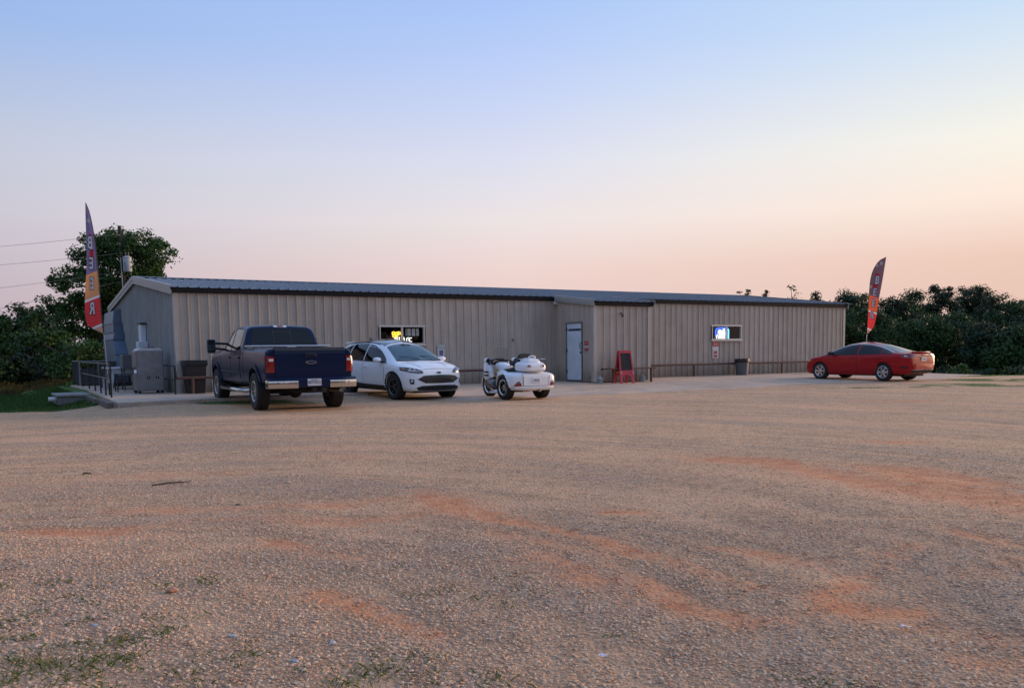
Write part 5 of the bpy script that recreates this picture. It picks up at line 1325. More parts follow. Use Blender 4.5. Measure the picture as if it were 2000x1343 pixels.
# ---------------------------------------------------------------- white crossover
def make_suv():
    root = thing('white_suv', 'white compact SUV with black roof, facing the camera beside the truck', 'car'); park(root, -4.10, 26.48, -.919, 2.71, .012); root.scale = (1, 1, .955)
    P = paint('white_paint', (.86, .87, .89), 0, damt=.12)
    C = dict(zt=[(-.98, .72), (-.96, .95), (-.90, 1.08), (-.80, 1.22), (-.62, 1.50), (-.50, 1.595), (-.1, 1.655), (.6, 1.69), (1.0, 1.685), (1.45, 1.635), (1.85, 1.52), (2.2, 1.345), (2.55, 1.145), (2.68, 1.085), (3.0, 1.03), (3.3, .955), (3.45, .895), (3.55, .80), (3.61, .66)],
             cr=[(-.98, .02), (-.6, .05), (0, .07), (1.5, .06), (2.5, .04), (2.8, .05), (3.3, .05), (3.61, .03)],
             wt=[(-.98, .55), (-.8, .62), (-.5, .61), (0, .625), (1.0, .64), (1.8, .65), (2.3, .70), (2.62, .76), (3.0, .76), (3.3, .70), (3.45, .60), (3.55, .45), (3.61, .22)],
             ws=[(-.98, .60), (-.93, .78), (-.75, .86), (-.3, .905), (.5, .905), (2.4, .905), (2.9, .90), (3.2, .85), (3.4, .755), (3.52, .60), (3.61, .32)],
             zs=[(-.98, .66), (-.95, .86), (-.85, .98), (-.5, 1.06), (0, 1.05), (1.5, 1.01), (2.4, .985), (2.7, .975), (3.2, .885), (3.45, .80), (3.61, .60)],
             wm=[(-.98, .62), (-.93, .80), (-.75, .885), (-.3, .94), (.5, .935), (2.4, .935), (2.9, .935), (3.2, .89), (3.4, .80), (3.52, .66), (3.61, .40)],
             zm=[(-.98, .60), (0, .68), (2.7, .66), (3.61, .52)],
             wr=[(-.98, .55), (-.9, .72), (-.5, .84), (0, .86), (2.9, .87), (3.2, .84), (3.4, .76), (3.52, .62), (3.61, .36)],
             zb=[(-.98, .52), (-.9, .36), (-.5, .28), (0, .24), (2.7, .22), (3.3, .22), (3.5, .25), (3.61, .38)])
    xs = sorted(set(np.round(np.r_[np.linspace(-.98, 3.2, 46), np.linspace(3.2, 3.61, 16), [-.97, -.95, -.92]], 3)))
    c = Car(root, C, xs, (.35, .45, .3, .4))
    c.cut(arch_cut(0, .37, .405, .55, 1.4) + arch_cut(2.71, .37, .405, .55, 1.4), P)
    G = M_CARGLASS; MR = mat('gloss_black_roof', (.010, .012, .018), .08, coat=1)
    WG = mat('windscreen_glass', (.03, .075, .105), .03, spec=.9)
    rf = c.patch('roof_panel', MR, 'T', [(1.72, -.575), (1.66, -.3), (1.64, 0), (1.66, .3), (1.72, .575)], [(-.42, -.555), (-.42, 0), (-.42, .555)], off=.006, nu=14, nv=14)
    for s in (1, -1): MB().tube([tuple(c.hit('T', x, s * y)[0] + Vector((0, 0, .012))) for x, y in ((1.5, .585), (1.2, .59), (.8, .59), (.4, .585), (0, .575), (-.35, .56))], .013, 8).build('roof_rail', M_CLAD, rf)
    MB().prism([(.0, 1.66), (-.17, 1.66), (-.20, 1.73), (-.14, 1.70)], -.02, .02).build('roof_antenna', M_CLAD, rf)
    ws = c.patch('windscreen', WG, 'T', [(2.53, -.70), (2.62, -.4), (2.65, 0), (2.62, .4), (2.53, .70)], [(1.82, -.575), (1.76, -.3), (1.74, 0), (1.76, .3), (1.82, .575)], off=.005, nu=16, nv=10)
    c.patch('cowl', M_CLAD, 'T', [(2.60, -.72), (2.68, -.4), (2.71, 0), (2.68, .4), (2.60, .72)], [(2.535, -.70), (2.625, -.4), (2.655, 0), (2.625, .4), (2.535, .70)], off=.006, nu=14, nv=2, parent=ws)
    c.patch('sensor_housing', M_CLAD, 'T', [(1.92, -.13), (1.92, .13)], [(1.80, -.17), (1.80, .17)], off=.008, nu=3, nv=2, parent=ws)
    for k, (y0, y1) in enumerate(((-.55, -.02), (.05, .58))): MB().tube([(2.62, y1, 1.13), (2.50, (y0 + y1) / 2, 1.195), (2.44, y0, 1.20)], .008, 6).build('wiper', M_CLAD, ws)
    # dashboard tops and seats are hidden by the reflective glass; side glass
    top = lambda a: np.interp(a, [-.55, -.30, .0, .4, .9, 1.35, 1.75, 2.05, 2.28], [1.25, 1.42, 1.50, 1.545, 1.55, 1.50, 1.37, 1.22, 1.07])
    bot = lambda a: np.interp(a, [-.55, -.30, 0, .4, 2.28], [1.22, 1.16, 1.11, 1.085, 1.04])
    for nm, a, b_ in (('front_side_window', 1.06, 2.26), ('rear_side_window', .12, 1.0), ('quarter_window', -.52, .06)):
        q = np.linspace(a, b_, 10); c.pair(nm, G, [(x, top(x)) for x in q], [(x, bot(x)) for x in q], off=.006)
    q = np.linspace(-.58, 2.34, 20)
    c.pair('window_trim', M_CLAD, [(x, bot(x) - .004) for x in q], [(x, bot(x) - .026) for x in q], off=.008, nu=20, nv=1)
    c.patch('rear_window', G, 'B', [(-.50, 1.48), (.50, 1.48)], [(-.58, 1.18), (.58, 1.18)], nu=6, nv=5)
    sp = MB().rings([[(-.42, y, 1.61), (-.60, y, 1.60), (-.70, y, 1.575), (-.70, y, 1.555), (-.45, y, 1.54)] for y in np.linspace(-.56, .56, 9)]).build('spoiler', P, root, smooth=40)
    # doors
    for x0, x1 in ((1.03, 2.22), (.17, 1.01)):
        for d, v in zip(c.pair('door', P, [(x0, 1.025), (x1, 1.01)], [(x0 + (.10 if x0 < .5 else 0), .43), (x1, .43)], off=.005, nu=10, nv=8), ('L', 'R')):
            c.patch('handle', P, v, [(x0 + .07, .91), (x0 + .27, .905)], [(x0 + .07, .875), (x0 + .27, .87)], off=.035, nu=4, nv=1, parent=d)
    for x in (2.235, 1.02, .155): c.pair('door_seam', M_BLACK, [(x - .005, 1.02), (x + .005, 1.02)], [(x - .005, .42), (x + .005, .42)], off=.003, nu=1, nv=8)
    c.pair('rocker_cladding', M_CLAD, [(.48, .415), (1.2, .385), (2.2, .38)], [(.44, .235), (1.2, .235), (2.28, .235)], off=.012, nu=12, nv=4)
    for cx_ in (0, 2.71): c.arch('arch_cladding', M_CLAD, cx_, .37, .405, .435, -10, 190, .012)
    # face
    gr = c.patch('grille', mat('grille_black', (.010, .010, .011), .35), 'F', [(-.62, .60), (-.47, .685), (0, .70), (.47, .685), (.62, .60)], [(-.62, .585), (-.44, .485), (0, .475), (.44, .485), (.62, .585)], off=.010, nu=18, nv=6)
    for r in range(4):
        for k in range(15):
            y = -.50 + k * .0715 + (.036 if r % 2 else 0); z = .515 + r * .048
            if abs(y) < .56 - abs(z - .59) * 1.3:
                l, n = c.hit('F', y, z); q = MB().lathe([(0, .004), (.017, .0), (.019, -.01)], 6, 'X', (0, 0, 0)); q.xform(Matrix.Translation(l + n * .014)); q.build('grille_stud', mat('grille_stud', (.10, .085, .075), .25, metal=.8), gr)
    c.patch('grille_surround', M_CHROME, 'F', [(-.60, .61), (-.47, .70), (0, .715), (.47, .70), (.60, .61)], [(-.60, .603), (-.465, .688), (0, .703), (.465, .688), (.60, .603)], off=.014, nu=18, nv=1, parent=gr)
    c.patch('lower_intake', M_CLAD, 'F', [(-.66, .36), (-.5, .41), (0, .42), (.5, .41), (.66, .36)], [(-.60, .29), (0, .28), (.60, .29)], off=.008, nu=16, nv=3)
    c.patch('skid_trim', mat('satin_trim', (.42, .42, .43), .35, metal=.7), 'F', [(-.62, .285), (0, .275), (.62, .285)], [(-.58, .262), (0, .252), (.58, .262)], off=.016, nu=14, nv=1)
    c.patch('front_lip', M_CLAD, 'F', [(-.8, .262), (0, .25), (.8, .262)], [(-.78, .235), (0, .225), (.78, .235)], off=.012, nu=14, nv=1)
    for s in (1, -1):
        hl = c.patch('headlamp', mat('headlamp_dark', (.02, .025, .035), .06, coat=1), 'F', [(s * .46, .80), (s * .60, .875), (s * .78, .91), (s * .885, .915)], [(s * .47, .755), (s * .60, .745), (s * .78, .775), (s * .89, .83)], off=.008, nu=12, nv=4)
        c.patch('running_light', M_LAMPW, 'F', [(s * .54, .800), (s * .68, .825), (s * .80, .845)], [(s * .54, .79), (s * .68, .80), (s * .80, .815)], off=.012, nu=8, nv=1, parent=hl)
        for y in (.66, .76): l, n = c.hit('F', s * y, .845); MB().lathe([(0, .008), (.026, .005), (.03, -.01)], 12, 'X').xform(Matrix.Translation(l + n * .01)).build('projector', M_LAMPW, hl)
        c.patch('marker', mat('amber', (.5, .14, .04), .2, coat=1), 'F', [(s * .83, .885), (s * .872, .89)], [(s * .83, .845), (s * .872, .85)], off=.013, nu=2, nv=2, parent=hl)
        fg = c.patch('fog_recess', M_CLAD, 'F', [(s * .70, .585), (s * .80, .60)], [(s * .71, .455), (s * .78, .455)], off=.006, nu=3, nv=4)
        c.patch('fog_lamp', M_LAMPW, 'F', [(s * .725, .57), (s * .775, .575)], [(s * .73, .51), (s * .765, .51)], off=.011, nu=2, nv=2, parent=fg)
        mi = MB().rings([[(2.10 + .11 * math.cos(a) * r, s * (.93 + y), 1.10 + .075 * math.sin(a) * r) for a in np.linspace(0, 2 * math.pi, 13)[:-1]] for y, r in ((-.0, .35), (.03, .8), (.08, 1.0), (.16, .95), (.20, .7), (.215, .3))]).build('side_mirror', P, root, smooth=50)
        MB().box(2.00, 2.012, s * .97, s * 1.12, 1.05, 1.15).build('mirror_glass', mat('mirror_glass', (.1, .1, .1)), mi)
        MB().tube([(2.14, s * .86, 1.03), (2.12, s * .97, 1.06)], .03, 8).build('mirror_foot', M_CLAD, mi)
        c.patch('tail_lamp', M_TAIL, 'B', [(s * .50, 1.06), (s * .80, 1.02)], [(s * .50, .94), (s * .80, .90)], nu=4, nv=3)
    l, n = c.hit('F', 0, .765); e = MB().prism(oval(0, 0, 0, .072, .03, 'X', 0), -.02, .012, 'X').xform(Matrix.Translation(l + n * .004)).build('emblem', M_CHROME, root)
    MB().prism(oval(0, 0, 0, .06, .022, 'X', 0), .013, .017, 'X').xform(Matrix.Translation(l + n * .004)).build('emblem_field', mat('emblem_blue', (.015, .03, .12), .2, coat=1), e)
    for k in (-1, 1): c.patch('bonnet_crease', P, 'T', [(2.75, k * .52), (3.35, k * .40)], [(2.75, k * .50), (3.35, k * .385)], off=.012, nu=8, nv=1)
    c.patch('bonnet_seam', M_BLACK, 'T', [(3.46, -.52), (3.485, 0), (3.46, .52)], [(3.452, -.52), (3.477, 0), (3.452, .52)], off=.003, nu=14, nv=1)
    MB().box(-.7, 3.3, -.62, .62, .20, .45).build('underbody', M_UNDER, root)
    W = make_wheel('suv', .36, .235, .235, mat('dark_alloy', (.13, .125, .12), .3, metal=.8), 5, 'split', M_UNDER)
    for x in (0, 2.71):
        for s in (1, -1): put_wheel(root, W, x, s * .80, .36, s < 0)
make_suv()
# ---------------------------------------------------------------- red sedan
def make_sedan():
    root = thing('red_sedan', 'red four-door sedan parked at the right end of the building', 'car'); park(root, 14.26, 32.876, 2.169, 2.70, .018)
    P = paint('red_paint', (.36, .004, .010), .0, damt=.06, coat=.35)
    C = dict(zt=[(-1.05, .66), (-1.03, .88), (-.98, 1.0), (-.90, 1.045), (-.70, 1.05), (-.5, 1.075), (-.2, 1.145), (.2, 1.265), (.6, 1.36), (.95, 1.41), (1.3, 1.415), (1.65, 1.375), (2.0, 1.26), (2.4, 1.09), (2.68, .965), (2.8, .935), (3.15, .87), (3.4, .79), (3.52, .70), (3.58, .58)],
             cr=[(-1.05, .02), (-.6, .03), (.2, .05), (1.2, .055), (2.4, .04), (3, .05), (3.58, .03)],
             wt=[(-1.05, .55), (-.9, .66), (-.6, .62), (-.2, .575), (.5, .55), (1.2, .56), (1.8, .58), (2.3, .64), (2.68, .72), (3.1, .70), (3.35, .60), (3.5, .45), (3.58, .22)],
             ws=[(-1.05, .66), (-1.0, .76), (-.8, .84), (-.3, .875), (1.0, .87), (2.5, .87), (2.9, .86), (3.2, .80), (3.4, .70), (3.52, .55), (3.58, .35)],
             zs=[(-1.05, .62), (-1.0, .90), (-.9, .96), (-.5, .975), (.5, .955), (1.5, .93), (2.5, .90), (2.9, .83), (3.3, .73), (3.58, .52)],
             wm=[(-1.05, .68), (-1.0, .78), (-.8, .86), (-.3, .90), (2.5, .90), (2.9, .895), (3.2, .84), (3.4, .745), (3.52, .61), (3.58, .42)],
             zm=[(-1.05, .55), (0, .62), (2.7, .56), (3.58, .46)],
             wr=[(-1.05, .60), (-.95, .72), (-.5, .82), (2.9, .83), (3.2, .79), (3.4, .71), (3.52, .58), (3.58, .38)],
             zb=[(-1.05, .42), (-.95, .28), (-.5, .22), (0, .19), (2.7, .18), (3.3, .19), (3.52, .22), (3.58, .34)])
    xs = sorted(set(np.round(np.r_[np.linspace(-1.05, 3.2, 50), np.linspace(3.2, 3.58, 14), [-1.04, -1.02, -1.0, -.95, -.92]], 3)))
    c = Car(root, C, xs, (.35, .45, .3, .4)); c.cut(arch_cut(0, .33, .355, .5, 1.4) + arch_cut(2.70, .33, .355, .5, 1.4), P)
    G = M_CARGLASS
    top = lambda a: np.interp(a, [-.30, .0, .3, .7, 1.1, 1.5, 1.85, 2.15, 2.42], [1.02, 1.12, 1.215, 1.295, 1.32, 1.295, 1.205, 1.08, .955])
    bot = lambda a: np.interp(a, [-.30, .3, 2.42], [1.005, .985, .935])
    for nm, a, b_ in (('front_side_window', 1.12, 2.40), ('rear_side_window', .16, 1.06), ('quarter_window', -.26, .12)):
        q = np.linspace(a, b_, 10); c.pair(nm, G, [(x, top(x)) for x in q], [(x, bot(x)) for x in q])
    q = np.linspace(-.34, 2.44, 26); c.pair('window_chrome', M_CHROME, [(x, top(min(max(x, -.30), 2.42)) + .028) for x in q], [(x, top(min(max(x, -.30), 2.42)) + .008) for x in q], off=.008, nu=26, nv=1)
    q = np.linspace(-.30, 2.42, 16); c.pair('window_sill', M_CLAD, [(x, bot(x) - .003) for x in q], [(x, bot(x) - .02) for x in q], off=.007, nu=16, nv=1)
    c.patch('windscreen', G, 'T', [(2.62, -.64), (2.70, 0), (2.62, .64)], [(1.86, -.53), (1.80, 0), (1.86, .53)], nu=12, nv=8)
    c.patch('rear_window', mat('rear_glass', (.03, .03, .035), .03, spec=.9), 'T', [(-.52, -.57), (-.60, 0), (-.52, .57)], [(.40, -.50), (.46, 0), (.40, .50)], nu=12, nv=10)
    c.patch('boot_seam', M_BLACK, 'T', [(-.62, -.60), (-.68, 0), (-.62, .60)], [(-.612, -.60), (-.672, 0), (-.612, .60)], off=.003, nu=8, nv=1)
    MB().rings([[(-.84 - .03 * (1 - (y / .6) ** 2), y, 1.035), (-.955 - .05 * (1 - (y / .6) ** 2), y, 1.056), (-.965 - .05 * (1 - (y / .6) ** 2), y, 1.040), (-.93, y, 1.02)] for y in np.linspace(-.52, .52, 13)]).build('spoiler', P, root, smooth=40)
    for x0, x1 in ((1.09, 2.32), (.12, 1.07)):
        for d, v in zip(c.pair('door', P, [(x0, .93), (x1, .915)], [(x0 + (.14 if x0 < .5 else 0), .33), (x1 - .02, .33)], off=.005, nu=10, nv=8), ('L', 'R')):
            c.patch('handle', P, v, [(x0 + .06, .845), (x0 + .25, .84)], [(x0 + .06, .815), (x0 + .25, .81)], off=.032, nu=4, nv=1, parent=d)
    for x in (2.335, 1.08, .105): c.pair('door_seam', M_BLACK, [(x - .005, .93), (x + .005, .93)], [(x - .005, .33), (x + .005, .33)], off=.003, nu=1, nv=8)
    c.pair('sill_crease', P, [(.45, .40), (2.25, .37)], [(.45, .375), (2.25, .345)], off=.018, nu=12, nv=1)
    for s in (1, -1):
        v = 'L' if s > 0 else 'R'
        t = c.patch('tail_lamp', M_TAILD, 'B', [(s * .44, .985), (s * .74, .955), (s * .84, .93)], [(s * .46, .90), (s * .70, .83), (s * .84, .84)], off=.010, nu=8, nv=4)
        c.patch('lamp_wrap', M_TAILD, v, [(-.98, .945), (-.72, .955)], [(-.98, .83), (-.70, .90)], off=.010, nu=6, nv=3, parent=t)
        c.patch('reverse_lamp', M_LAMPW, v, [(-.90, .92), (-.80, .925)], [(-.90, .875), (-.80, .895)], off=.016, nu=3, nv=1, parent=t)
        c.patch('bumper_vent', M_CLAD, v, [(-.94, .52), (-.70, .53)], [(-.94, .47), (-.66, .47)], off=.006, nu=5, nv=1)
        hl = c.patch('headlamp', M_LAMPW, 'F', [(s * .42, .70), (s * .62, .735), (s * .80, .75)], [(s * .44, .645), (s * .62, .655), (s * .81, .69)], off=.006, nu=8, nv=3)
        c.patch('lamp_side', mat('amber', (.5, .14, .04), .2, coat=1), v, [(3.10, .755), (3.24, .735)], [(3.10, .70), (3.24, .69)], off=.006, nu=3, nv=2, parent=hl)
        mi = MB().rings([[(2.16 + .10 * math.cos(a) * r, s * (.88 + y), 1.0 + .065 * math.sin(a) * r) for a in np.linspace(0, 2 * math.pi, 13)[:-1]] for y, r in ((0, .3), (.03, .8), (.08, 1.0), (.15, .9), (.19, .6), (.20, .3))]).build('side_mirror', M_CLAD, root, smooth=50)
        MB().box(2.06, 2.07, s * .91, s * 1.05, .955, 1.04).build('mirror_glass', mat('mirror_glass', (.1, .1, .1)), mi)
    c.patch('lower_valance', M_CLAD, 'B', [(-.70, .40), (0, .405), (.70, .40)], [(-.62, .30), (0, .29), (.62, .30)], off=.008, nu=10, nv=2)
    c.patch('valance_trim', mat('satin_trim', (.4, .4, .4)), 'B', [(-.68, .415), (0, .42), (.68, .415)], [(-.68, .40), (0, .405), (.68, .40)], off=.014, nu=10, nv=1)
    c.patch('plate_recess', M_CLAD, 'B', [(-.36, .90), (.36, .90)], [(-.32, .875), (.32, .875)], off=.010, nu=6, nv=1)
    l, n = c.hit('B', 0, .80); pl = MB().bbox(l.x - .02, l.x - .012, -.155, .155, .725, .86, .004).build('licence_plate', M_PLATE, root)
    for k in range(6): MB().box(l.x - .0225, l.x - .0205, -.12 + k * .042, -.12 + k * .042 + .024, .765, .825).build('plate_letters', mat('grey_plate_print', (.2, .2, .22), .6), pl)
    l, n = c.hit('B', 0, .95); MB().lathe([(.035, -.006), (.045, -.006), (.045, .004), (.035, .004)], 16, 'X', (l.x - .008, 0, .955), close=True).build('emblem', M_CHROME, root)
    c.patch('grille', M_CLAD, 'F', [(-.40, .69), (0, .70), (.40, .69)], [(-.45, .60), (0, .60), (.45, .60)], nu=8, nv=2)
    MB().box(-.7, 3.2, -.6, .6, .17, .4).build('underbody', M_UNDER, root)
    W = make_wheel('sedan', .322, .215, .215, mat('silver_alloy', (.48, .48, .50), .25, metal=.85), 6, 'blade', M_UNDER)
    for x in (0, 2.70):
        for s in (1, -1): put_wheel(root, W, x, s * .775, .322, s < 0)
make_sedan()
# ---------------------------------------------------------------- white three-wheeled motorcycle
class Shell(Car):
    def __init__(s, root, rings):
        s.root = root; s.mesh0 = MB().rings(rings).mesh('body', None)
        bm = bmesh.new(); bm.from_mesh(s.mesh0); bmesh.ops.triangulate(bm, faces=bm.faces); s.bvh = BVHTree.FromBMesh(bm); bm.free()
def sring(x, yc, zc, ry, rz, e=4, n=28, dz=0.0):
    out = []
    for k in range(n):
        a = 2 * math.pi * k / n; c, s = math.cos(a), math.sin(a)
        y = ry * math.copysign(abs(c) ** (2 / e), c); z = rz * math.copysign(abs(s) ** (2 / e), s)
        out.append((x + dz * z, yc + y, zc + z))
    return out
def blob(name, m, root, st, e=3, smooth=45, n=24):
    return MB().rings([sring(x, yc, zc, ry, rz, e, n) for x, yc, zc, ry, rz in st]).build(name, m, root, smooth=smooth)
def make_trike():
    root = thing('motor_trike', 'white three-wheeled touring motorcycle with top box seen from behind', 'motorcycle'); park(root, .32, 23.45, 2.124, 1.75, .02)
    P = paint('pearl_white', (.82, .83, .85), 0, damt=.10)
    # rear body with wheel wells
    st = [(-.60, .40, .16, .46), (-.585, .52, .185, .46), (-.55, .60, .205, .465), (-.48, .655, .22, .47), (-.30, .69, .232, .475), (0, .70, .235, .475), (.20, .69, .23, .475), (.34, .63, .21, .465), (.44, .50, .17, .45), (.50, .34, .12, .44)]
    c = Shell(root, [sring(x, 0, zc, ry, rz, 4.5, 40) for x, ry, rz, zc in st])
    c.cut(arch_cut(0, .31, .35, .36, 1.0), P, 40)
    for s in (1, -1):
        v = 'L' if s > 0 else 'R'
        c.patch('fender_lip', P, v, [(.0 + .39 * math.cos(a), .31 + .39 * math.sin(a)) for a in np.linspace(rad(-5), rad(185), 20)], [(.352 * math.cos(a), .31 + .352 * math.sin(a)) for a in np.linspace(rad(-5), rad(185), 20)], off=.014, nu=20, nv=2)
        t = c.patch('tail_lamp', M_TAIL, 'B', [(s * .46, .43), (s * .60, .40)], [(s * .43, .355), (s * .63, .355)], off=.012, nu=5, nv=3)
        c.patch('lamp_lens', mat('smoked_lens', (.16, .12, .12), .12, coat=1), 'B', [(s * .49, .475), (s * .555, .465)], [(s * .465, .432), (s * .60, .405)], off=.012, nu=4, nv=2, parent=t)
        c.patch('body_crease', P, 'B', [(s * .44, .66), (s * .40, .36)], [(s * .445, .66), (s * .405, .36)], off=.01, nu=6, nv=1)
    lid = c.patch('boot_lid', P, 'B', [(-.385, .645), (.385, .645)], [(-.375, .36), (.375, .36)], off=.016, nu=10, nv=8)
    c.patch('lid_seam', M_CLAD, 'B', [(-.40, .655), (.40, .655)], [(-.40, .647), (.40, .647)], off=.006, nu=8, nv=1)
    c.patch('lid_seam', M_CLAD, 'B', [(-.40, .357), (.40, .357)], [(-.40, .350), (.40, .350)], off=.006, nu=8, nv=1)
    for s in (1, -1): c.patch('lid_seam', M_CLAD, 'B', [(s * .389, .65), (s * .398, .65)], [(s * .38, .352), (s * .388, .352)], off=.006, nu=1, nv=6)
    pl = MB().bbox(-.632, -.618, -.13, .13, .425, .57, .01).build('plate_frame', P, root); MB().box(-.636, -.632, -.10, .10, .44, .545).build('licence_plate', M_PLATE, pl)
    for k in range(5): MB().box(-.6385, -.6365, -.075 + k * .033, -.055 + k * .033, .475, .52).build('plate_letters', mat('grey_plate_print', (.2, .2, .22), .6), pl)
    c.patch('rear_bumper', P, 'B', [(-.60, .315), (0, .325), (.60, .315)], [(-.58, .27), (0, .26), (.58, .27)], off=.03, nu=14, nv=2)
    # top box
    tb = Shell(root, [sring(x, 0, zc, ry, rz, 3.2, 36) for x, ry, rz, zc in ((-.62, .18, .06, .80), (-.605, .27, .09, .81), (-.56, .33, .115, .82), (-.46, .365, .135, .835), (-.30, .375, .145, .845), (-.14, .355, .14, .845), (-.05, .30, .12, .84), (-.01, .2, .08, .83))])
    tb.cut([], P, 45); box = [o for o in root.children if o.name.startswith('body')][-1]; box.name = 'top_box'
    blob('top_box_lid', P, root, [(-.53, 0, .95, .12, .02), (-.50, 0, .96, .20, .05), (-.40, 0, .975, .25, .075), (-.25, 0, .985, .24, .09), (-.12, 0, .97, .18, .07), (-.06, 0, .95, .1, .03)], 2.6)
    tb.patch('trim_band', P, 'B', [(-.30, .785), (0, .79), (.30, .785)], [(-.29, .755), (0, .755), (.29, .755)], off=.016, nu=10, nv=1)
    for s in (1, -1):
        q = tb.patch('box_lamp', M_LAMPW, 'B', [(s * .15, .895), (s * .26, .88)], [(s * .13, .83), (s * .30, .83)], off=.008, nu=4, nv=3)
        tb.patch('box_lens', M_TAIL, 'B', [(s * .19, .885), (s * .25, .878)], [(s * .18, .84), (s * .26, .84)], off=.014, nu=3, nv=2, parent=q)
    MB().tube([(-.40, -.11, 1.02), (-.42, -.09, 1.10), (-.42, 0, 1.12), (-.42, .09, 1.10), (-.40, .11, 1.02)], .018, 8).build('grab_rail', P, root, smooth=60)
    for s in (1, -1): MB().tube([(-.30, s * .2, 1.03), (-.34, s * .36, 1.045), (-.5, s * .37, 1.045), (-.55, s * .22, 1.03)], .008, 6).build('luggage_rail', M_CHROME, root)
    blob('backrest', M_CLAD, root, [(-.02, 0, 1.0, .20, .13), (-.06, 0, 1.03, .22, .16), (-.12, 0, 1.04, .19, .14)], 3)
    for s in (1, -1): blob('armrest', M_CLAD, root, [(-.04, s * .27, .93, .04, .05), (.1, s * .28, .92, .045, .05), (.2, s * .27, .9, .03, .03)], 3)
    blob('seat', M_CLAD, root, [(-.02, 0, .76, .20, .06), (.1, 0, .77, .23, .08), (.35, 0, .74, .22, .08), (.6, 0, .70, .20, .09), (.78, 0, .72, .14, .06)], 3)
    blob('rider_backrest', M_CLAD, root, [(.26, 0, .90, .14, .08), (.30, 0, .92, .15, .10), (.35, 0, .90, .12, .07)], 3)
    # middle
    blob('tank', P, root, [(.72, 0, .78, .12, .08), (.85, 0, .80, .17, .12), (1.05, 0, .84, .19, .12), (1.2, 0, .86, .16, .09)], 3)
    for s in (1, -1):
        blob('side_cover', P, root, [(.40, s * .22, .56, .07, .12), (.55, s * .24, .60, .08, .14), (.75, s * .24, .62, .08, .13), (.90, s * .22, .60, .06, .10)], 3)
        e = blob('engine_cylinder', mat('engine_grey', (.20, .20, .21), .4, metal=.6, var=.2), root, [(.86, s * .33, .37, .10, .09), (.90, s * .34, .38, .12, .115), (1.16, s * .34, .38, .12, .115), (1.20, s * .33, .37, .1, .09)], 4)
        for x in (.94, 1.03, 1.12): MB().lathe([(0, .012), (.028, .01), (.03, -.01)], 12, 'Y', (x, s * .46, .40)).build('cover_bolt', M_CHROME, e)
        blob('running_board', P, root, [(.34, s * .46, .20, .03, .02), (.42, s * .47, .19, .08, .035), (.70, s * .45, .16, .09, .03), (.98, s * .40, .15, .07, .028), (1.06, s * .38, .16, .03, .015)], 3)
        MB().tube([(1.2, s * .36, .30), (.9, s * .38, .20), (.4, s * .36, .22)], .03, 8).build('exhaust_pipe', M_CHROME, root, smooth=60)
        f = blob('fairing_side', P, root, [(1.12, s * .30, .64, .05, .10), (1.20, s * .34, .68, .08, .20), (1.34, s * .34, .72, .09, .25), (1.48, s * .28, .74, .08, .22), (1.58, s * .20, .72, .05, .12)], 3.2)
        for z in (.58, .67): MB().bbox(1.14, 1.34, s * .395, s * .435, z, z + .045, .01).build('vent_slot', M_CLAD, f)
        m = MB().rings([[(1.16 + .075 * math.cos(a) * r, s * (.36 + y), 1.0 + .075 * math.sin(a) * r) for a in np.linspace(0, 2 * math.pi, 15)[:-1]] for y, r in ((0, .3), (.03, .85), (.08, 1.0), (.13, .85), (.155, .4))]).build('mirror', P, root, smooth=50)
        MB().lathe([(0, 0), (.062, 0), (.062, .006)], 18, 'X', (1.082, s * .44, 1.0)).build('mirror_glass', mat('mirror_glass', (.1, .1, .1)), m)
        MB().tube([(1.24, s * .30, .90), (1.18, s * .38, .96)], .03, 8).build('mirror_stem', M_CLAD, m)
        MB().tube([(1.18, s * .06, .98), (1.10, s * .2, 1.0), (1.0, s * .33, .96), (.92, s * .38, .94)], .018, 8).build('handlebar', M_CLAD, root)
    blob('front_fairing', P, root, [(1.24, 0, .86, .30, .12), (1.36, 0, .85, .34, .16), (1.50, 0, .80, .30, .17), (1.62, 0, .76, .20, .12), (1.68, 0, .74, .08, .05)], 3)
    blob('dashboard', M_CLAD, root, [(1.14, 0, .94, .18, .04), (1.22, 0, .96, .28, .08), (1.34, 0, .98, .26, .06)], 3)
    sc = MB(); V = []
    for j in range(9):
        h = j / 8
        for i in range(13):
            u = -1 + 2 * i / 12; w = .31 - .10 * h; V.append((1.46 - .20 * h - .16 * u * u, u * w, .95 + .42 * h - .06 * h * u * u))
    sc.add(V, [(j * 13 + i, j * 13 + i + 1, (j + 1) * 13 + i + 1, (j + 1) * 13 + i) for j in range(8) for i in range(12)])
    sc.build('windshield', M_GLASS, root, smooth=60)
    MB().bbox(1.16, 1.26, -.12, .12, 1.01, 1.06, .015).build('instrument_hood', M_CLAD, root)
    MB().box(.35, 1.25, -.2, .2, .16, .56).build('frame', M_UNDER, root); MB().tube([(0, -.5, .31), (0, .5, .31)], .04).build('rear_axle', M_UNDER, root)
    MB().tube([(-.35, -.1, .24), (-.66, -.1, .235)], .035).build('tailpipe', M_CHROME, root)
    for s in (1, -1): MB().tube([(1.44, s * .1, .80), (1.75, s * .1, .30)], .03, 8).build('fork', M_CHROME, root)
    b = MB(); st = []
    for k in range(13):
        a = rad(-10 + 165 * k / 12); ca, sa = math.cos(a), math.sin(a)
        st.append([(1.75 + r * ca, y, .315 + r * sa) for r, y in ((.345, -.09), (.365, -.06), (.372, 0), (.365, .06), (.345, .09), (.335, .08), (.345, 0), (.335, -.08))])
    MB().rings(st).build('front_fender', P, root, smooth=50)
    Wr = make_wheel('trike_rear', .31, .20, .20, M_CHROME, 5, 'blade', M_UNDER); Wf = make_wheel('trike_front', .315, .13, .22, M_CHROME, 6, 'plain', M_UNDER)
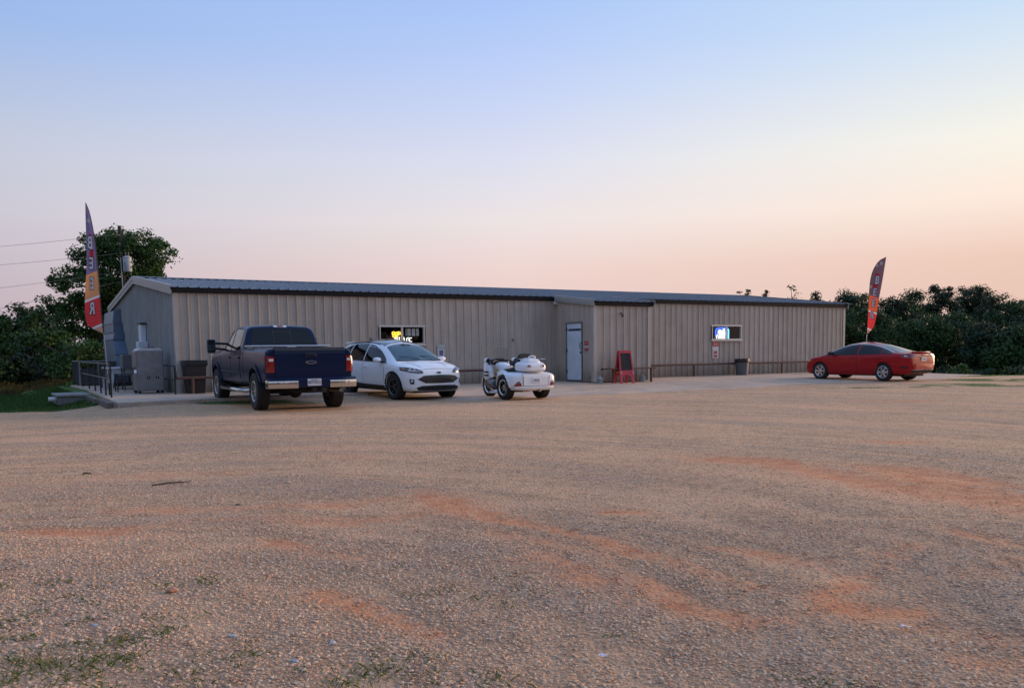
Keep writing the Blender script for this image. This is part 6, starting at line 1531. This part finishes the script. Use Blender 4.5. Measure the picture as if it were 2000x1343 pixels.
    for s in (1, -1): put_wheel(root, Wr, 0, s * .55, .31, s < 0)
    put_wheel(root, Wf, 1.75, 0, .315, False)
make_trike()
# ================================================================ trees, grass, pole and wires
def leaf_material(name, c0, c1, c2):
    m = bpy.data.materials.new(name); m.use_nodes = True; nt = m.node_tree; N, L = nt.nodes.new, nt.links.new
    b = nt.nodes['Principled BSDF']; b.inputs['Roughness'].default_value = .55; b.inputs['Specular IOR Level'].default_value = .3
    a = N('ShaderNodeAttribute'); a.attribute_name = 'tint'
    r = N('ShaderNodeValToRGB'); e = r.color_ramp.elements; e.new(.5)
    for k, c in enumerate((c0, c1, c2)): e[k].position = k * .5; e[k].color = (*c, 1)
    L(a.outputs['Fac'], r.inputs[0]); L(r.outputs[0], b.inputs['Base Color'])
    t = N('ShaderNodeBsdfTranslucent'); L(r.outputs[0], t.inputs[0])
    mx = N('ShaderNodeMixShader'); mx.inputs[0].default_value = .25; L(b.outputs[0], mx.inputs[1]); L(t.outputs[0], mx.inputs[2])
    L(mx.outputs[0], nt.nodes['Material Output'].inputs[0]); return m
M_LEAF = leaf_material('broad_leaf', (.028, .062, .016), (.054, .118, .026), (.105, .175, .042))
M_LEAFM = leaf_material('woodland_leaf', (.018, .042, .014), (.036, .080, .022), (.074, .125, .034))
M_LEAFD = leaf_material('dark_leaf', (.014, .030, .016), (.027, .056, .024), (.052, .088, .032))
M_LEAFB = leaf_material('brown_twig_leaf', (.06, .045, .03), (.07, .06, .03), (.08, .09, .035))
M_GRASS = leaf_material('grass_blade', (.09, .16, .03), (.15, .25, .05), (.27, .33, .11))
M_LAWN = leaf_material('lawn_blade', (.045, .10, .02), (.075, .155, .03), (.14, .21, .06))
M_DRY = leaf_material('dry_weed', (.06, .09, .025), (.15, .13, .05), (.26, .21, .10))
M_BARK = mat('bark', (.055, .045, .038), .9, var=.3, vscale=5, bump=.6, bscale=18)
def quad_mesh(name, P, U, V, tint, m):
    n = len(P); co = np.empty((n, 4, 3)); co[:, 0] = P - U; co[:, 1] = P - V * .55; co[:, 2] = P + U; co[:, 3] = P + V * .55
    me = bpy.data.meshes.new(name); me.vertices.add(n * 4); me.vertices.foreach_set('co', co.ravel())
    me.loops.add(n * 4); me.loops.foreach_set('vertex_index', np.arange(n * 4)); me.polygons.add(n)
    me.polygons.foreach_set('loop_start', np.arange(0, n * 4, 4)); me.polygons.foreach_set('loop_total', np.full(n, 4))
    me.update(); a = me.attributes.new('tint', 'FLOAT', 'POINT'); a.data.foreach_set('value', np.repeat(np.clip(tint, 0, 1), 4).astype(np.float32))
    me.materials.append(m); return me
def unit(v): return v / np.maximum(np.linalg.norm(v, axis=-1, keepdims=True), 1e-9)
def foliage(lobes, leaf, per, rg, clump_r=.55, flat=.8):
    Ps, Us, Vs, Ts = [], [], [], []
    for (c, r, nc) in lobes:
        for _ in range(nc):
            d = unit(rg.normal(size=3)); q = c + d * r * np.array([1, 1, flat]) * (rg.random() ** .45)
            cr = clump_r * (.6 + .8 * rg.random()) * min(1, r / 1.2 + .35)
            n = int(per * (.6 + .8 * rg.random())); dd = unit(rg.normal(size=(n, 3)))
            p = q + dd * cr * (rg.random((n, 1)) ** .5) * np.array([1.1, 1.1, .75])
            nrm = unit(dd * .6 + rg.normal(size=(n, 3)) * .5 + np.array([0, 0, .45])); tg = unit(np.cross(nrm, rg.normal(size=(n, 3))))
            s = leaf * (.6 + .7 * rg.random((n, 1)))
            Ps.append(p); Us.append(tg * s); Vs.append(np.cross(nrm, tg) * s); Ts.append(np.clip(rg.normal(.38 + .55 * (rg.random() - .5), .14, n), 0, 1))
    return [np.concatenate(v) for v in (Ps, Us, Vs, Ts)]
def px_at(px, py, Z):
    r = px_ray(px, py); k = Z / r[1]; return np.array([r[0] * k, Z, CAM_H + r[2] * k])
def tree(name, label, cat, lobes_px, Z, base_px, m, leaf=.16, per=45, nc=None, group=None, trunk_r=.22, seed=1, clump_r=.55, spread=1.0, trunk=True):
    rg = np.random.default_rng(seed); mpp = Z / F_PX; L_ = []
    b = px_at(base_px, 700, Z); gz = float(ground_z(b[0], b[1]))
    for (x, y, r) in lobes_px:
        c = px_at(x, y, Z + (rg.random() - .5) * r * mpp * 1.6 * spread); R = r * mpp
        L_.append((c - np.array([b[0], b[1], gz]), R, max(3, int((nc or 7) * (R / .9) ** 1.7))))
    o = thing(name, label, cat, (b[0], b[1], gz), 0, group)
    link('crown', quad_mesh('crown', *foliage(L_, leaf, per, rg, clump_r), m), o)
    if trunk:
        top = max(l[0][2] for l in L_); cen = sum(l[0] for l in L_) / len(L_); mb = MB()
        pts = [(0, 0, -.3), (.05, .03, top * .25), (cen[0] * .4, cen[1] * .4, top * .55), (cen[0] * .8, cen[1] * .8, top * .85)]
        mb.tube(pts, [trunk_r * 1.25, trunk_r, trunk_r * .65, trunk_r * .2], 8).build('trunk', M_BARK, o, smooth=60)
        for (c, R, n_) in L_[:7]:
            z0 = min(top * .75, max(top * .2, c[2] * .6)); f = np.interp(z0, [0, top * .25, top * .55, top * .85], [0, .02, .4, .8]); s0 = Vector((cen[0] * f, cen[1] * f, z0))
            e = Vector(c) + Vector((0, 0, .2)); md = (s0 + e) * .5 + Vector((0, 0, -.15 * R))
            MB().tube([s0, md, e], [trunk_r * .4, trunk_r * .25, trunk_r * .06], 6).build('limb', M_BARK, o, smooth=60)
    return o
GL = 'trees at the left edge of the property'
tree('broadleaf_tree', 'tall spreading broadleaf tree rising behind the left flag and utility pole', 'tree',
     [(262, 478, 44), (302, 496, 34), (230, 470, 30), (310, 470, 16), (285, 540, 36), (240, 520, 48), (205, 500, 34), (180, 470, 24), (165, 500, 26), (190, 555, 46), (140, 535, 26), (105, 543, 16), (125, 560, 20), (230, 580, 50), (150, 590, 40), (275, 585, 34), (320, 478, 9), (312, 520, 12), (100, 600, 26), (190, 620, 50), (240, 640, 40), (60, 625, 16), (140, 640, 40)],
     47, 200, M_LEAF, leaf=.085, per=75, nc=21, group=GL, trunk_r=.28, seed=3, clump_r=.42)
tree('broadleaf_tree', 'lighter green bushy tree below the spreading tree at the left', 'tree', [(120, 665, 38), (165, 690, 40), (90, 690, 30), (130, 715, 36), (185, 720, 34), (60, 660, 24)], 41, 130, M_LEAF, leaf=.08, per=80, nc=18, group=GL, trunk_r=.16, seed=4, clump_r=.4)
tree('broadleaf_tree', 'very dark tree behind the meadow between the left edge and the bushy tree', 'tree', [(60, 620, 30), (85, 640, 34), (40, 655, 34), (75, 690, 40), (30, 705, 34), (100, 720, 36), (10, 660, 36), (110, 660, 40), (140, 700, 40), (60, 735, 34), (20, 740, 30)], 54, 65, M_LEAFD, leaf=.13, per=90, nc=14, group=GL, trunk_r=.2, seed=5)
tree('broadleaf_tree', 'green tree cut off by the left edge of the picture', 'tree', [(0, 625, 20), (-20, 650, 34), (8, 680, 24), (-15, 715, 34), (-70, 660, 44), (-110, 700, 44)], 45, -20, M_LEAF, leaf=.09, per=80, nc=16, group=GL, trunk_r=.2, seed=6)
tree('shrub', 'dark scrub filling the gap behind the trailer', 'shrub', [(210, 690, 38), (180, 735, 30), (225, 730, 34), (150, 745, 26), (250, 680, 30), (110, 745, 24), (205, 650, 34), (170, 700, 34), (240, 720, 30)], 50, 200, M_LEAFD, leaf=.11, per=85, nc=15, group='dark scrub under the left trees', trunk_r=.08, seed=7)
tree('shrub', 'dark scrub at the foot of the leftmost trees', 'shrub', [(20, 735, 28), (60, 740, 26), (-30, 735, 30), (90, 738, 22), (0, 715, 26), (40, 720, 26)], 47, 30, M_LEAFD, leaf=.10, per=85, nc=15, group='dark scrub under the left trees', trunk_r=.08, seed=8)
tree('shrub', 'pale green weedy shrub beside the concrete block', 'shrub', [(145, 748, 8), (135, 752, 6), (152, 752, 6)], 36, 145, M_GRASS, leaf=.09, per=40, nc=30, trunk_r=.03, seed=9, clump_r=.25)

GR = 'wooded bank beyond the red car'
def auto(cx_, top, w, bot, k, seed):
    rg = np.random.default_rng(seed); out = [(cx_, top + w * .28, w * .30)]
    h = bot - top
    for i in range(k):
        v = (i + .5) / k; y = top + h * (.18 + .8 * v); ww = w * (.35 + .5 * math.sin(min(1, v * 1.15 + .12) * math.pi * .72))
        out.append((cx_ + (rg.random() - .5) * 1.5 * ww, y, w * (.26 + .16 * rg.random())))
    return out
spec = [  # px, top, width px, bottom, Z, dark?, label
    (1546, 556, 26, 640, 78, 2, 'bare-looking reddish tree above the right end of the roof'),
    (1592, 572, 34, 700, 72, 1, 'small pointed tree just right of the bare reddish tree'),
    (1655, 560, 62, 740, 74, 1, 'round-topped dark tree at the right end wall'),
    (1672, 600, 60, 745, 62, 0, 'green tree filling the gap between the end wall and the right flag'),
    (1688, 574, 58, 745, 76, 1, 'dark tree showing left of the right flag'), (1726, 584, 58, 745, 78, 1, 'dark tree showing right of the right flag, behind the green ones'),
    (1700, 596, 56, 745, 64, 0, 'green tree directly behind the right flag'),
    (1752, 578, 56, 745, 72, 1, 'dark tree a little farther right of the right flag'),
    (1784, 562, 58, 745, 78, 0, 'tall green tree between the flag and the highest crown'),
    (1836, 553, 64, 745, 84, 1, 'highest dark crown of the right wood'),
    (1806, 612, 70, 750, 60, 0, 'leafy tree low behind the boot of the red car'),
    (1890, 555, 62, 745, 86, 1, 'dark crown left of the split top in the right wood'),
    (1915, 556, 44, 745, 84, 1, 'dark crown forming the right half of the split top'),
    (1868, 604, 66, 755, 62, 0, 'mid-green vine-covered tree in front of the right wood'),
    (1942, 570, 58, 745, 80, 1, 'dark sloping crown right of the split top'),
    (1930, 626, 70, 758, 58, 1, 'dark rounded tree at the front of the right wood'),
    (1972, 576, 54, 745, 76, 0, 'green crown near the right edge of the picture'),
    (2004, 577, 62, 745, 78, 1, 'dark crown cut by the right edge of the picture'),
    (1985, 640, 76, 760, 56, 0, 'front tree at the right edge above the grass'),
    (2070, 570, 90, 750, 70, 1, 'dark tree beyond the right edge of the picture, nearest to it'), (2160, 575, 90, 750, 70, 0, 'green tree farther beyond the right edge of the picture')]
for k, (x, top, w, bot, Z, dk, lab) in enumerate(spec):
    tree('woodland_tree', lab, 'tree', auto(x, top, w * (1.15 if dk != 2 else 1), bot, 14 if dk != 2 else 6, 50 + k), Z, x, (M_LEAFM, M_LEAFD, M_LEAFB)[dk], leaf=.105 if dk != 2 else .10, per=110 if dk != 2 else 14, nc=9 if dk != 2 else 4, group=GR, trunk_r=.2, seed=90 + k, clump_r=.62)
for k, (x, top, lab) in enumerate(((1446, 564, 'left one of the twin sprigs above the roof'), (1461, 562, 'right one of the twin sprigs above the roof'), (1495, 564, 'lone thin treetop above the roof'))):
    tree('woodland_tree', lab, 'tree', [(x, top + 6, 5), (x + 1, top + 14, 6), (x - 1, top + 26, 9), (x, top + 60, 14)], 82, x, M_LEAFB, leaf=.10, per=16, nc=9, group=GR, trunk_r=.08, seed=130 + k, clump_r=.35)
for k, (x, y, r, Z, lab) in enumerate(((1835, 728, 20, 52, 'low bramble just right of the red car'), (1880, 724, 18, 50, 'bright green bramble right of the red car'), (1930, 732, 20, 50, 'bramble before the dark rounded tree'), (1985, 730, 22, 50, 'bramble by the right edge of the picture'), (1680, 715, 24, 54, 'bramble hidden mostly by the roof of the red car'))):
    tree('bramble', lab, 'shrub', [(x, y, r), (x - r, y + 6, r * .7), (x + r, y + 6, r * .7), (x + r * 1.6, y + 9, r * .5)], Z, x, M_LEAF if k == 1 else M_LEAFD, leaf=.11, per=46, nc=12, group='brambles along the right bank', trunk_r=.04, seed=150 + k, clump_r=.35)

# the wood across the road behind the photographer, which the glass and paint reflect
def back_wood():
    rg = np.random.default_rng(77); L_ = []
    for k in range(60):
        a = rad(86 + 232 * (k + rg.random()) / 60); R = 38 + 10 * rg.random(); h = 10 + 4 * rg.random()
        x, y = R * math.sin(a), R * math.cos(a); z0 = -.8
        for q in range(5): L_.append((np.array([x + rg.normal() * 1.2, y + rg.normal() * 1.2, z0 + h * (.12 + .2 * q)]), 2.1 * (1.05 - .1 * q), 10))
    stuff(tag(link('distant_wood', quad_mesh('distant_wood', *foliage(L_, .42, 26, rg, 1.0), M_LEAFD)), 'dark line of woods across the road, mirrored in the car glass', 'woods'))
back_wood()

# ---- grass
def blades(name, P, h, w, m, label, cat, rg, lean=.5):
    n = len(P); az = rg.random(n) * 2 * np.pi; hh = h * (.55 + .8 * rg.random(n)); ww = w * (.7 + .6 * rg.random(n)); ln = lean * (.3 + rg.random(n)) * hh
    d = np.stack([np.cos(az), np.sin(az), np.zeros(n)], 1); s = np.stack([-np.sin(az), np.cos(az), np.zeros(n)], 1) * ww[:, None]
    up = np.array([0, 0, 1.0]); co = np.empty((n, 5, 3))
    co[:, 0] = P - s; co[:, 1] = P + s; mid = P + d * (ln * .35)[:, None] + up * (hh * .6)[:, None]
    co[:, 2] = mid + s * .7; co[:, 3] = P + d * ln[:, None] + up * hh[:, None]; co[:, 4] = mid - s * .7
    me = bpy.data.meshes.new(name); me.vertices.add(n * 5); me.vertices.foreach_set('co', co.ravel())
    me.loops.add(n * 5); me.loops.foreach_set('vertex_index', np.arange(n * 5)); me.polygons.add(n)
    me.polygons.foreach_set('loop_start', np.arange(0, n * 5, 5)); me.polygons.foreach_set('loop_total', np.full(n, 5)); me.update()
    a = me.attributes.new('tint', 'FLOAT', 'POINT'); a.data.foreach_set('value', np.repeat(np.clip(rg.normal(.45, .22, n), 0, 1), 5).astype(np.float32))
    me.materials.append(m); return stuff(tag(link(name, me), label, cat))
rg = np.random.default_rng(5)
# tufts pushing through the gravel
tp = []
for _ in range(120):
    x, y = rg.random() * 520 - 20, 1135 + rg.random() * 215
    if rg.random() < np.clip(1.15 - x / 520, .12, 1) * np.clip((y - 1110) / 160, .15, 1): tp.append((x, y, .9))
for _ in range(34): tp.append((rg.random() * 900, 1275 + rg.random() * 70, .7))
tp = tp[::2] + tp[1::4]
tp += [(20, 1212, 2.2), (45, 1205, 2.0), (5, 1225, 2.0), (70, 1200, 1.6), (110, 1137, 1.0), (135, 1170, 1.4), (165, 1180, 1.2), (90, 1175, 1.2), (325, 1145, 1.0), (315, 1230, 1.3), (300, 1205, 1.2), (240, 1195, 1.0), (810, 1164, .9), (852, 1158, .7), (880, 1148, .8), (938, 1167, .8), (1008, 1130, 1.1), (1030, 1160, 1.0), (1018, 1150, .6), (985, 1182, 1.2), (1200, 1243, .6),
       (1600, 1335, 1.6), (1640, 1338, 1.4), (1575, 1330, 1.0), (755, 1310, 1.4), (735, 1320, 1.2), (830, 1310, 1.1), (940, 1320, 1.2), (980, 1335, 1.2), (460, 1285, 1.2), (400, 1130, .6), (770, 1110, .5), (690, 1115, .4)]
Q = []
for (x, y, s) in tp:
    p = px_ground(min(max(x, -60), 2060), y); n = int(16 * s) + 4
    q = np.array([p.x, p.y]) + rg.normal(size=(n, 2)) * np.array([.055, .045]) * (.5 + .5 * s)
    Q.append(np.column_stack([q, ground_z(q[:, 0], q[:, 1]) - .006]))
blades('grass_tufts', np.concatenate(Q), .026, .0017, M_GRASS, 'scattered green grass tufts growing through the gravel in front', 'grass', rg, 1.5)
# lawn at the left
def scatter(n, x0, x1, y0, y1, thr, rg):
    X = x0 + rg.random(n) * (x1 - x0); Y = y0 + rg.random(n) * (y1 - y0); g = grass_at(X, Y); t, d = (X - CX) * CU + (Y - CY) * SU, -(X - CX) * SU + (Y - CY) * CU
    ok = (g > thr + .3 * rg.random(n)) & ~((t > -2.3) & (d > -4.4)) & ((t < -.6 + rg.random(n)) | (t > 10)); X, Y = X[ok], Y[ok]
    return np.column_stack([X, Y, ground_z(X, Y) - .01])
blades('lawn', scatter(130000, -27, -6, 19, 40, .2, rg), .07, .010, M_LAWN, 'short green lawn left of the patio', 'grass', rg, .8)
blades('grass_fringe', scatter(26000, 14, 27, 29, 41, .25, rg), .032, .008, M_GRASS, 'thin grass along the right edge of the lot', 'grass', rg, .8)
# tall dry weeds at the meadow edge
X = -30 + rg.random(80000) * 17; Y = 33 + rg.random(80000) * 14; tt, dd = (X - CX) * CU + (Y - CY) * SU, -(X - CX) * SU + (Y - CY) * CU
edge = 33.5 + 2.0 * fbm(X, Y, .4, 3) + .12 * (X + 20); ok = (Y > edge) & ((tt < -3.6) | (dd > 13.6)) & (fbm(X, Y, .9, 6) > .40 + .25 * rg.random(80000))
blades('meadow_weeds', np.column_stack([X[ok], Y[ok], ground_z(X[ok], Y[ok]) - .02]), .38 * (.15 + 1.5 * fbm(X[ok], Y[ok], 1.1, 41) * fbm(X[ok], Y[ok], .35, 43) * 1.6), .010, M_DRY, 'tall dry weeds along the meadow edge at the left', 'weeds', rg, .5)

# ---- utility pole and lines
def pole():
    Z = 45.3; b, t = px_at(257, 745, Z), px_at(233, 441, Z); gz = float(ground_z(b[0], b[1]))
    o = thing('utility_pole', 'leaning wooden utility pole with a grey transformer in front of the tall tree', 'pole', (b[0], b[1], gz))
    l = lambda p: (p[0] - b[0], p[1] - b[1], p[2] - gz)
    T = l(t); k = (T[0] / T[2]); MB().tube([(0, 0, -.5), (T[0] * .5, 0, T[2] * .5), T], [.13, .11, .085], 12).build('shaft', mat('weathered_pole', (.04, .035, .032), .9, var=.25, vscale=3, bump=.4), o, smooth=60)
    c = l(px_at(249, 516, Z - .3)); tr = MB().lathe([(0, -.37), (.19, -.37), (.205, -.34), (.205, .30), (.22, .31), (.22, .34), (.12, .40), (0, .42)], 22, 'Z', c).build('transformer', mat('transformer_grey', (.42, .45, .47), .45, var=.1), o, smooth=45)
    for a in (-.07, .07): MB().lathe([(0, .10), (.02, .10), (.035, .06), (.02, .04), (.035, .0), (.02, -.04), (.03, -.08)], 10, 'Z', (c[0] + a, c[1], c[2] + .48)).build('bushing', mat('porcelain', (.25, .22, .2), .2), tr)
    for z in (-.15, .1): MB().lathe([(0, -.03), (.03, -.03), (.03, .03), (0, .03)], 8, 'X', (c[0] + .22, c[1] - .05, c[2] + z)).build('terminal', M_DARKSTEEL, tr)
    MB().bbox(c[0] - .26, c[0] - .1, c[1] + .05, c[1] + .3, c[2] - .25, c[2] + .22, .01).build('mounting_bracket', M_DARKSTEEL, tr)
    MB().tube([(c[0] - .15, c[1] - .1, c[2] + .3), (c[0] - .05, c[1] - .22, c[2]), (c[0] + .02, c[1] - .22, c[2] - .36)], .012, 6).build('lead_wire', M_BLACK, tr)
    for z in (.06, .115, .17): MB().lathe([(0, 0), (.035, 0), (.05, .05), (.03, .09), (0, .1)], 10, 'Y', (T[0] * (1 - z), -.16, T[2] * (1 - z))).build('insulator', mat('porcelain', (.25, .22, .2), .2), o)
    MB().tube([(T[0] * .80, -.14, T[2] * .8), (T[0] * .45, -.17, T[2] * .45)], .02, 6).build('conduit', mat('pvc_grey', (.5, .5, .5), .5), o)
    MB().tube([l(px_at(250, 556, Z)), l(px_at(255, 549, Z)), l(px_at(262, 547, Z - .1)), l(px_at(268, 550, Z - .3))], .03, 6).build('service_loop', mat('pvc_grey', (.5, .5, .5), .5), o)
    for k, (p0, p1, lab) in enumerate((((234, 457), (0, 476), 'topmost power line running left from the pole'), ((237, 494), (0, 512), 'second power line running left from the pole'), ((240, 530), (0, 557), 'third power line running left from the pole'), ((242, 548), (0, 602), 'lowest wire running left behind the trees'))):
        a, q = px_at(*p0, Z), px_at(*p1, Z - 4); e = a + (q - a) * 2.2; w = thing('power_line', lab, 'wire', tuple(a), 0, 'overhead lines at the left')
        MB().tube([((e - a)[0] * s, (e - a)[1] * s, (e - a)[2] * s - 1.1 * s * (1 - s) * (1.0 if k < 3 else .6) + .6 * s * (1 - s)) for s in np.linspace(0, 1, 25)], .0075, 5).build('wire', mat('weathered_wire', (.16, .15, .16), .7), w)
pole()

# ---- odds and ends on the gravel
def on_ground(px, py): p = px_ground(px, py); return p
def stick(label, a, b_, r):
    p, q = on_ground(*a), on_ground(*b_); o = thing('stick', label, 'stick', tuple(p)); d = q - p
    MB().tube([(0, 0, .012), (d.x * .35, d.y * .35 + .02, .022), (d.x * .7, d.y * .7 - .01, .018), (d.x, d.y, .012)], [r, r * 1.1, r * .9, r * .4], 7).build('stem', M_BARK, o, smooth=60)
    MB().tube([(d.x * .6, d.y * .6, .02), (d.x * .72, d.y * .72 + .07, .03)], [r * .5, r * .2], 6).build('twig', M_BARK, o, smooth=60)
stick('thin dark stick lying on the gravel before the truck', (297, 950), (372, 942), .008)
stick('short dark twig on the gravel left of the stick', (161, 927), (180, 927), .009)
def scrap(label, px, py, s):
    p = on_ground(px, py); V = []
    for j in range(5):
        for i in range(6): V.append(((i - 2.5) * s * .2, (j - 2) * s * .18, .012 + .25 * s * float(vnoise(np.array(i * .9), np.array(j * .8 + px), 1.0, 2))))
    mb = MB().add(V, [(j * 6 + i, j * 6 + i + 1, (j + 1) * 6 + i + 1, (j + 1) * 6 + i) for j in range(4) for i in range(5)])
    o = tag(mb.build('paper_scrap', mat('litter_paper', (.6, .62, .66), .7), None, smooth=50), label, 'litter', 'bits of litter on the lot'); o.location = p + Vector((0, 0, .004)); o.rotation_euler = (0, 0, px)
scrap('crumpled white paper scrap on the gravel near the bottom centre', 1177, 1286, .045)
scrap('pale paper scrap on the gravel in front of the right clay patch', 1768, 1229, .055)
scrap('crushed white litter at the edge of the patio slab', 359, 784, .30)
# larger stones lying loose
for k, (x, y, s, lab) in enumerate(((455, 1242, .017, 'pale grey stone in the gravel at the bottom left'), (185, 1222, .017, 'blue grey stone among the left grass tufts'), (575, 1292, .018, 'grey stone at the bottom left of centre'), (650, 1255, .015, 'whitish stone right of the left grass'), (465, 986, .022, 'dark stone on the gravel below the truck'), (335, 1154, .03, 'flat reddish stone beside a grass tuft'))):
    p = on_ground(x, y); rr_ = np.random.default_rng(300 + k); bm = bmesh.new(); bmesh.ops.create_icosphere(bm, subdivisions=2, radius=1)
    for v in bm.verts: v.co = Vector((v.co.x * s * 1.3, v.co.y * s, v.co.z * s * .6)) * (1 + .25 * (rr_.random() - .5))
    me = bpy.data.meshes.new('stone'); bm.to_mesh(me); bm.free(); me.materials.append(mat('stone_%s' % ('a', 'b', 'c', 'd', 'e', 'f')[k], [(.5, .5, .5), (.32, .36, .40), (.38, .38, .38), (.62, .6, .56), (.09, .08, .08), (.40, .2, .13)][k], .8, var=.15, vscale=20))
    o = tag(link('stone', me, None, tuple(p + Vector((0, 0, s * .25))), rr_.random() * 3), lab, 'stone', 'larger stones in the gravel')
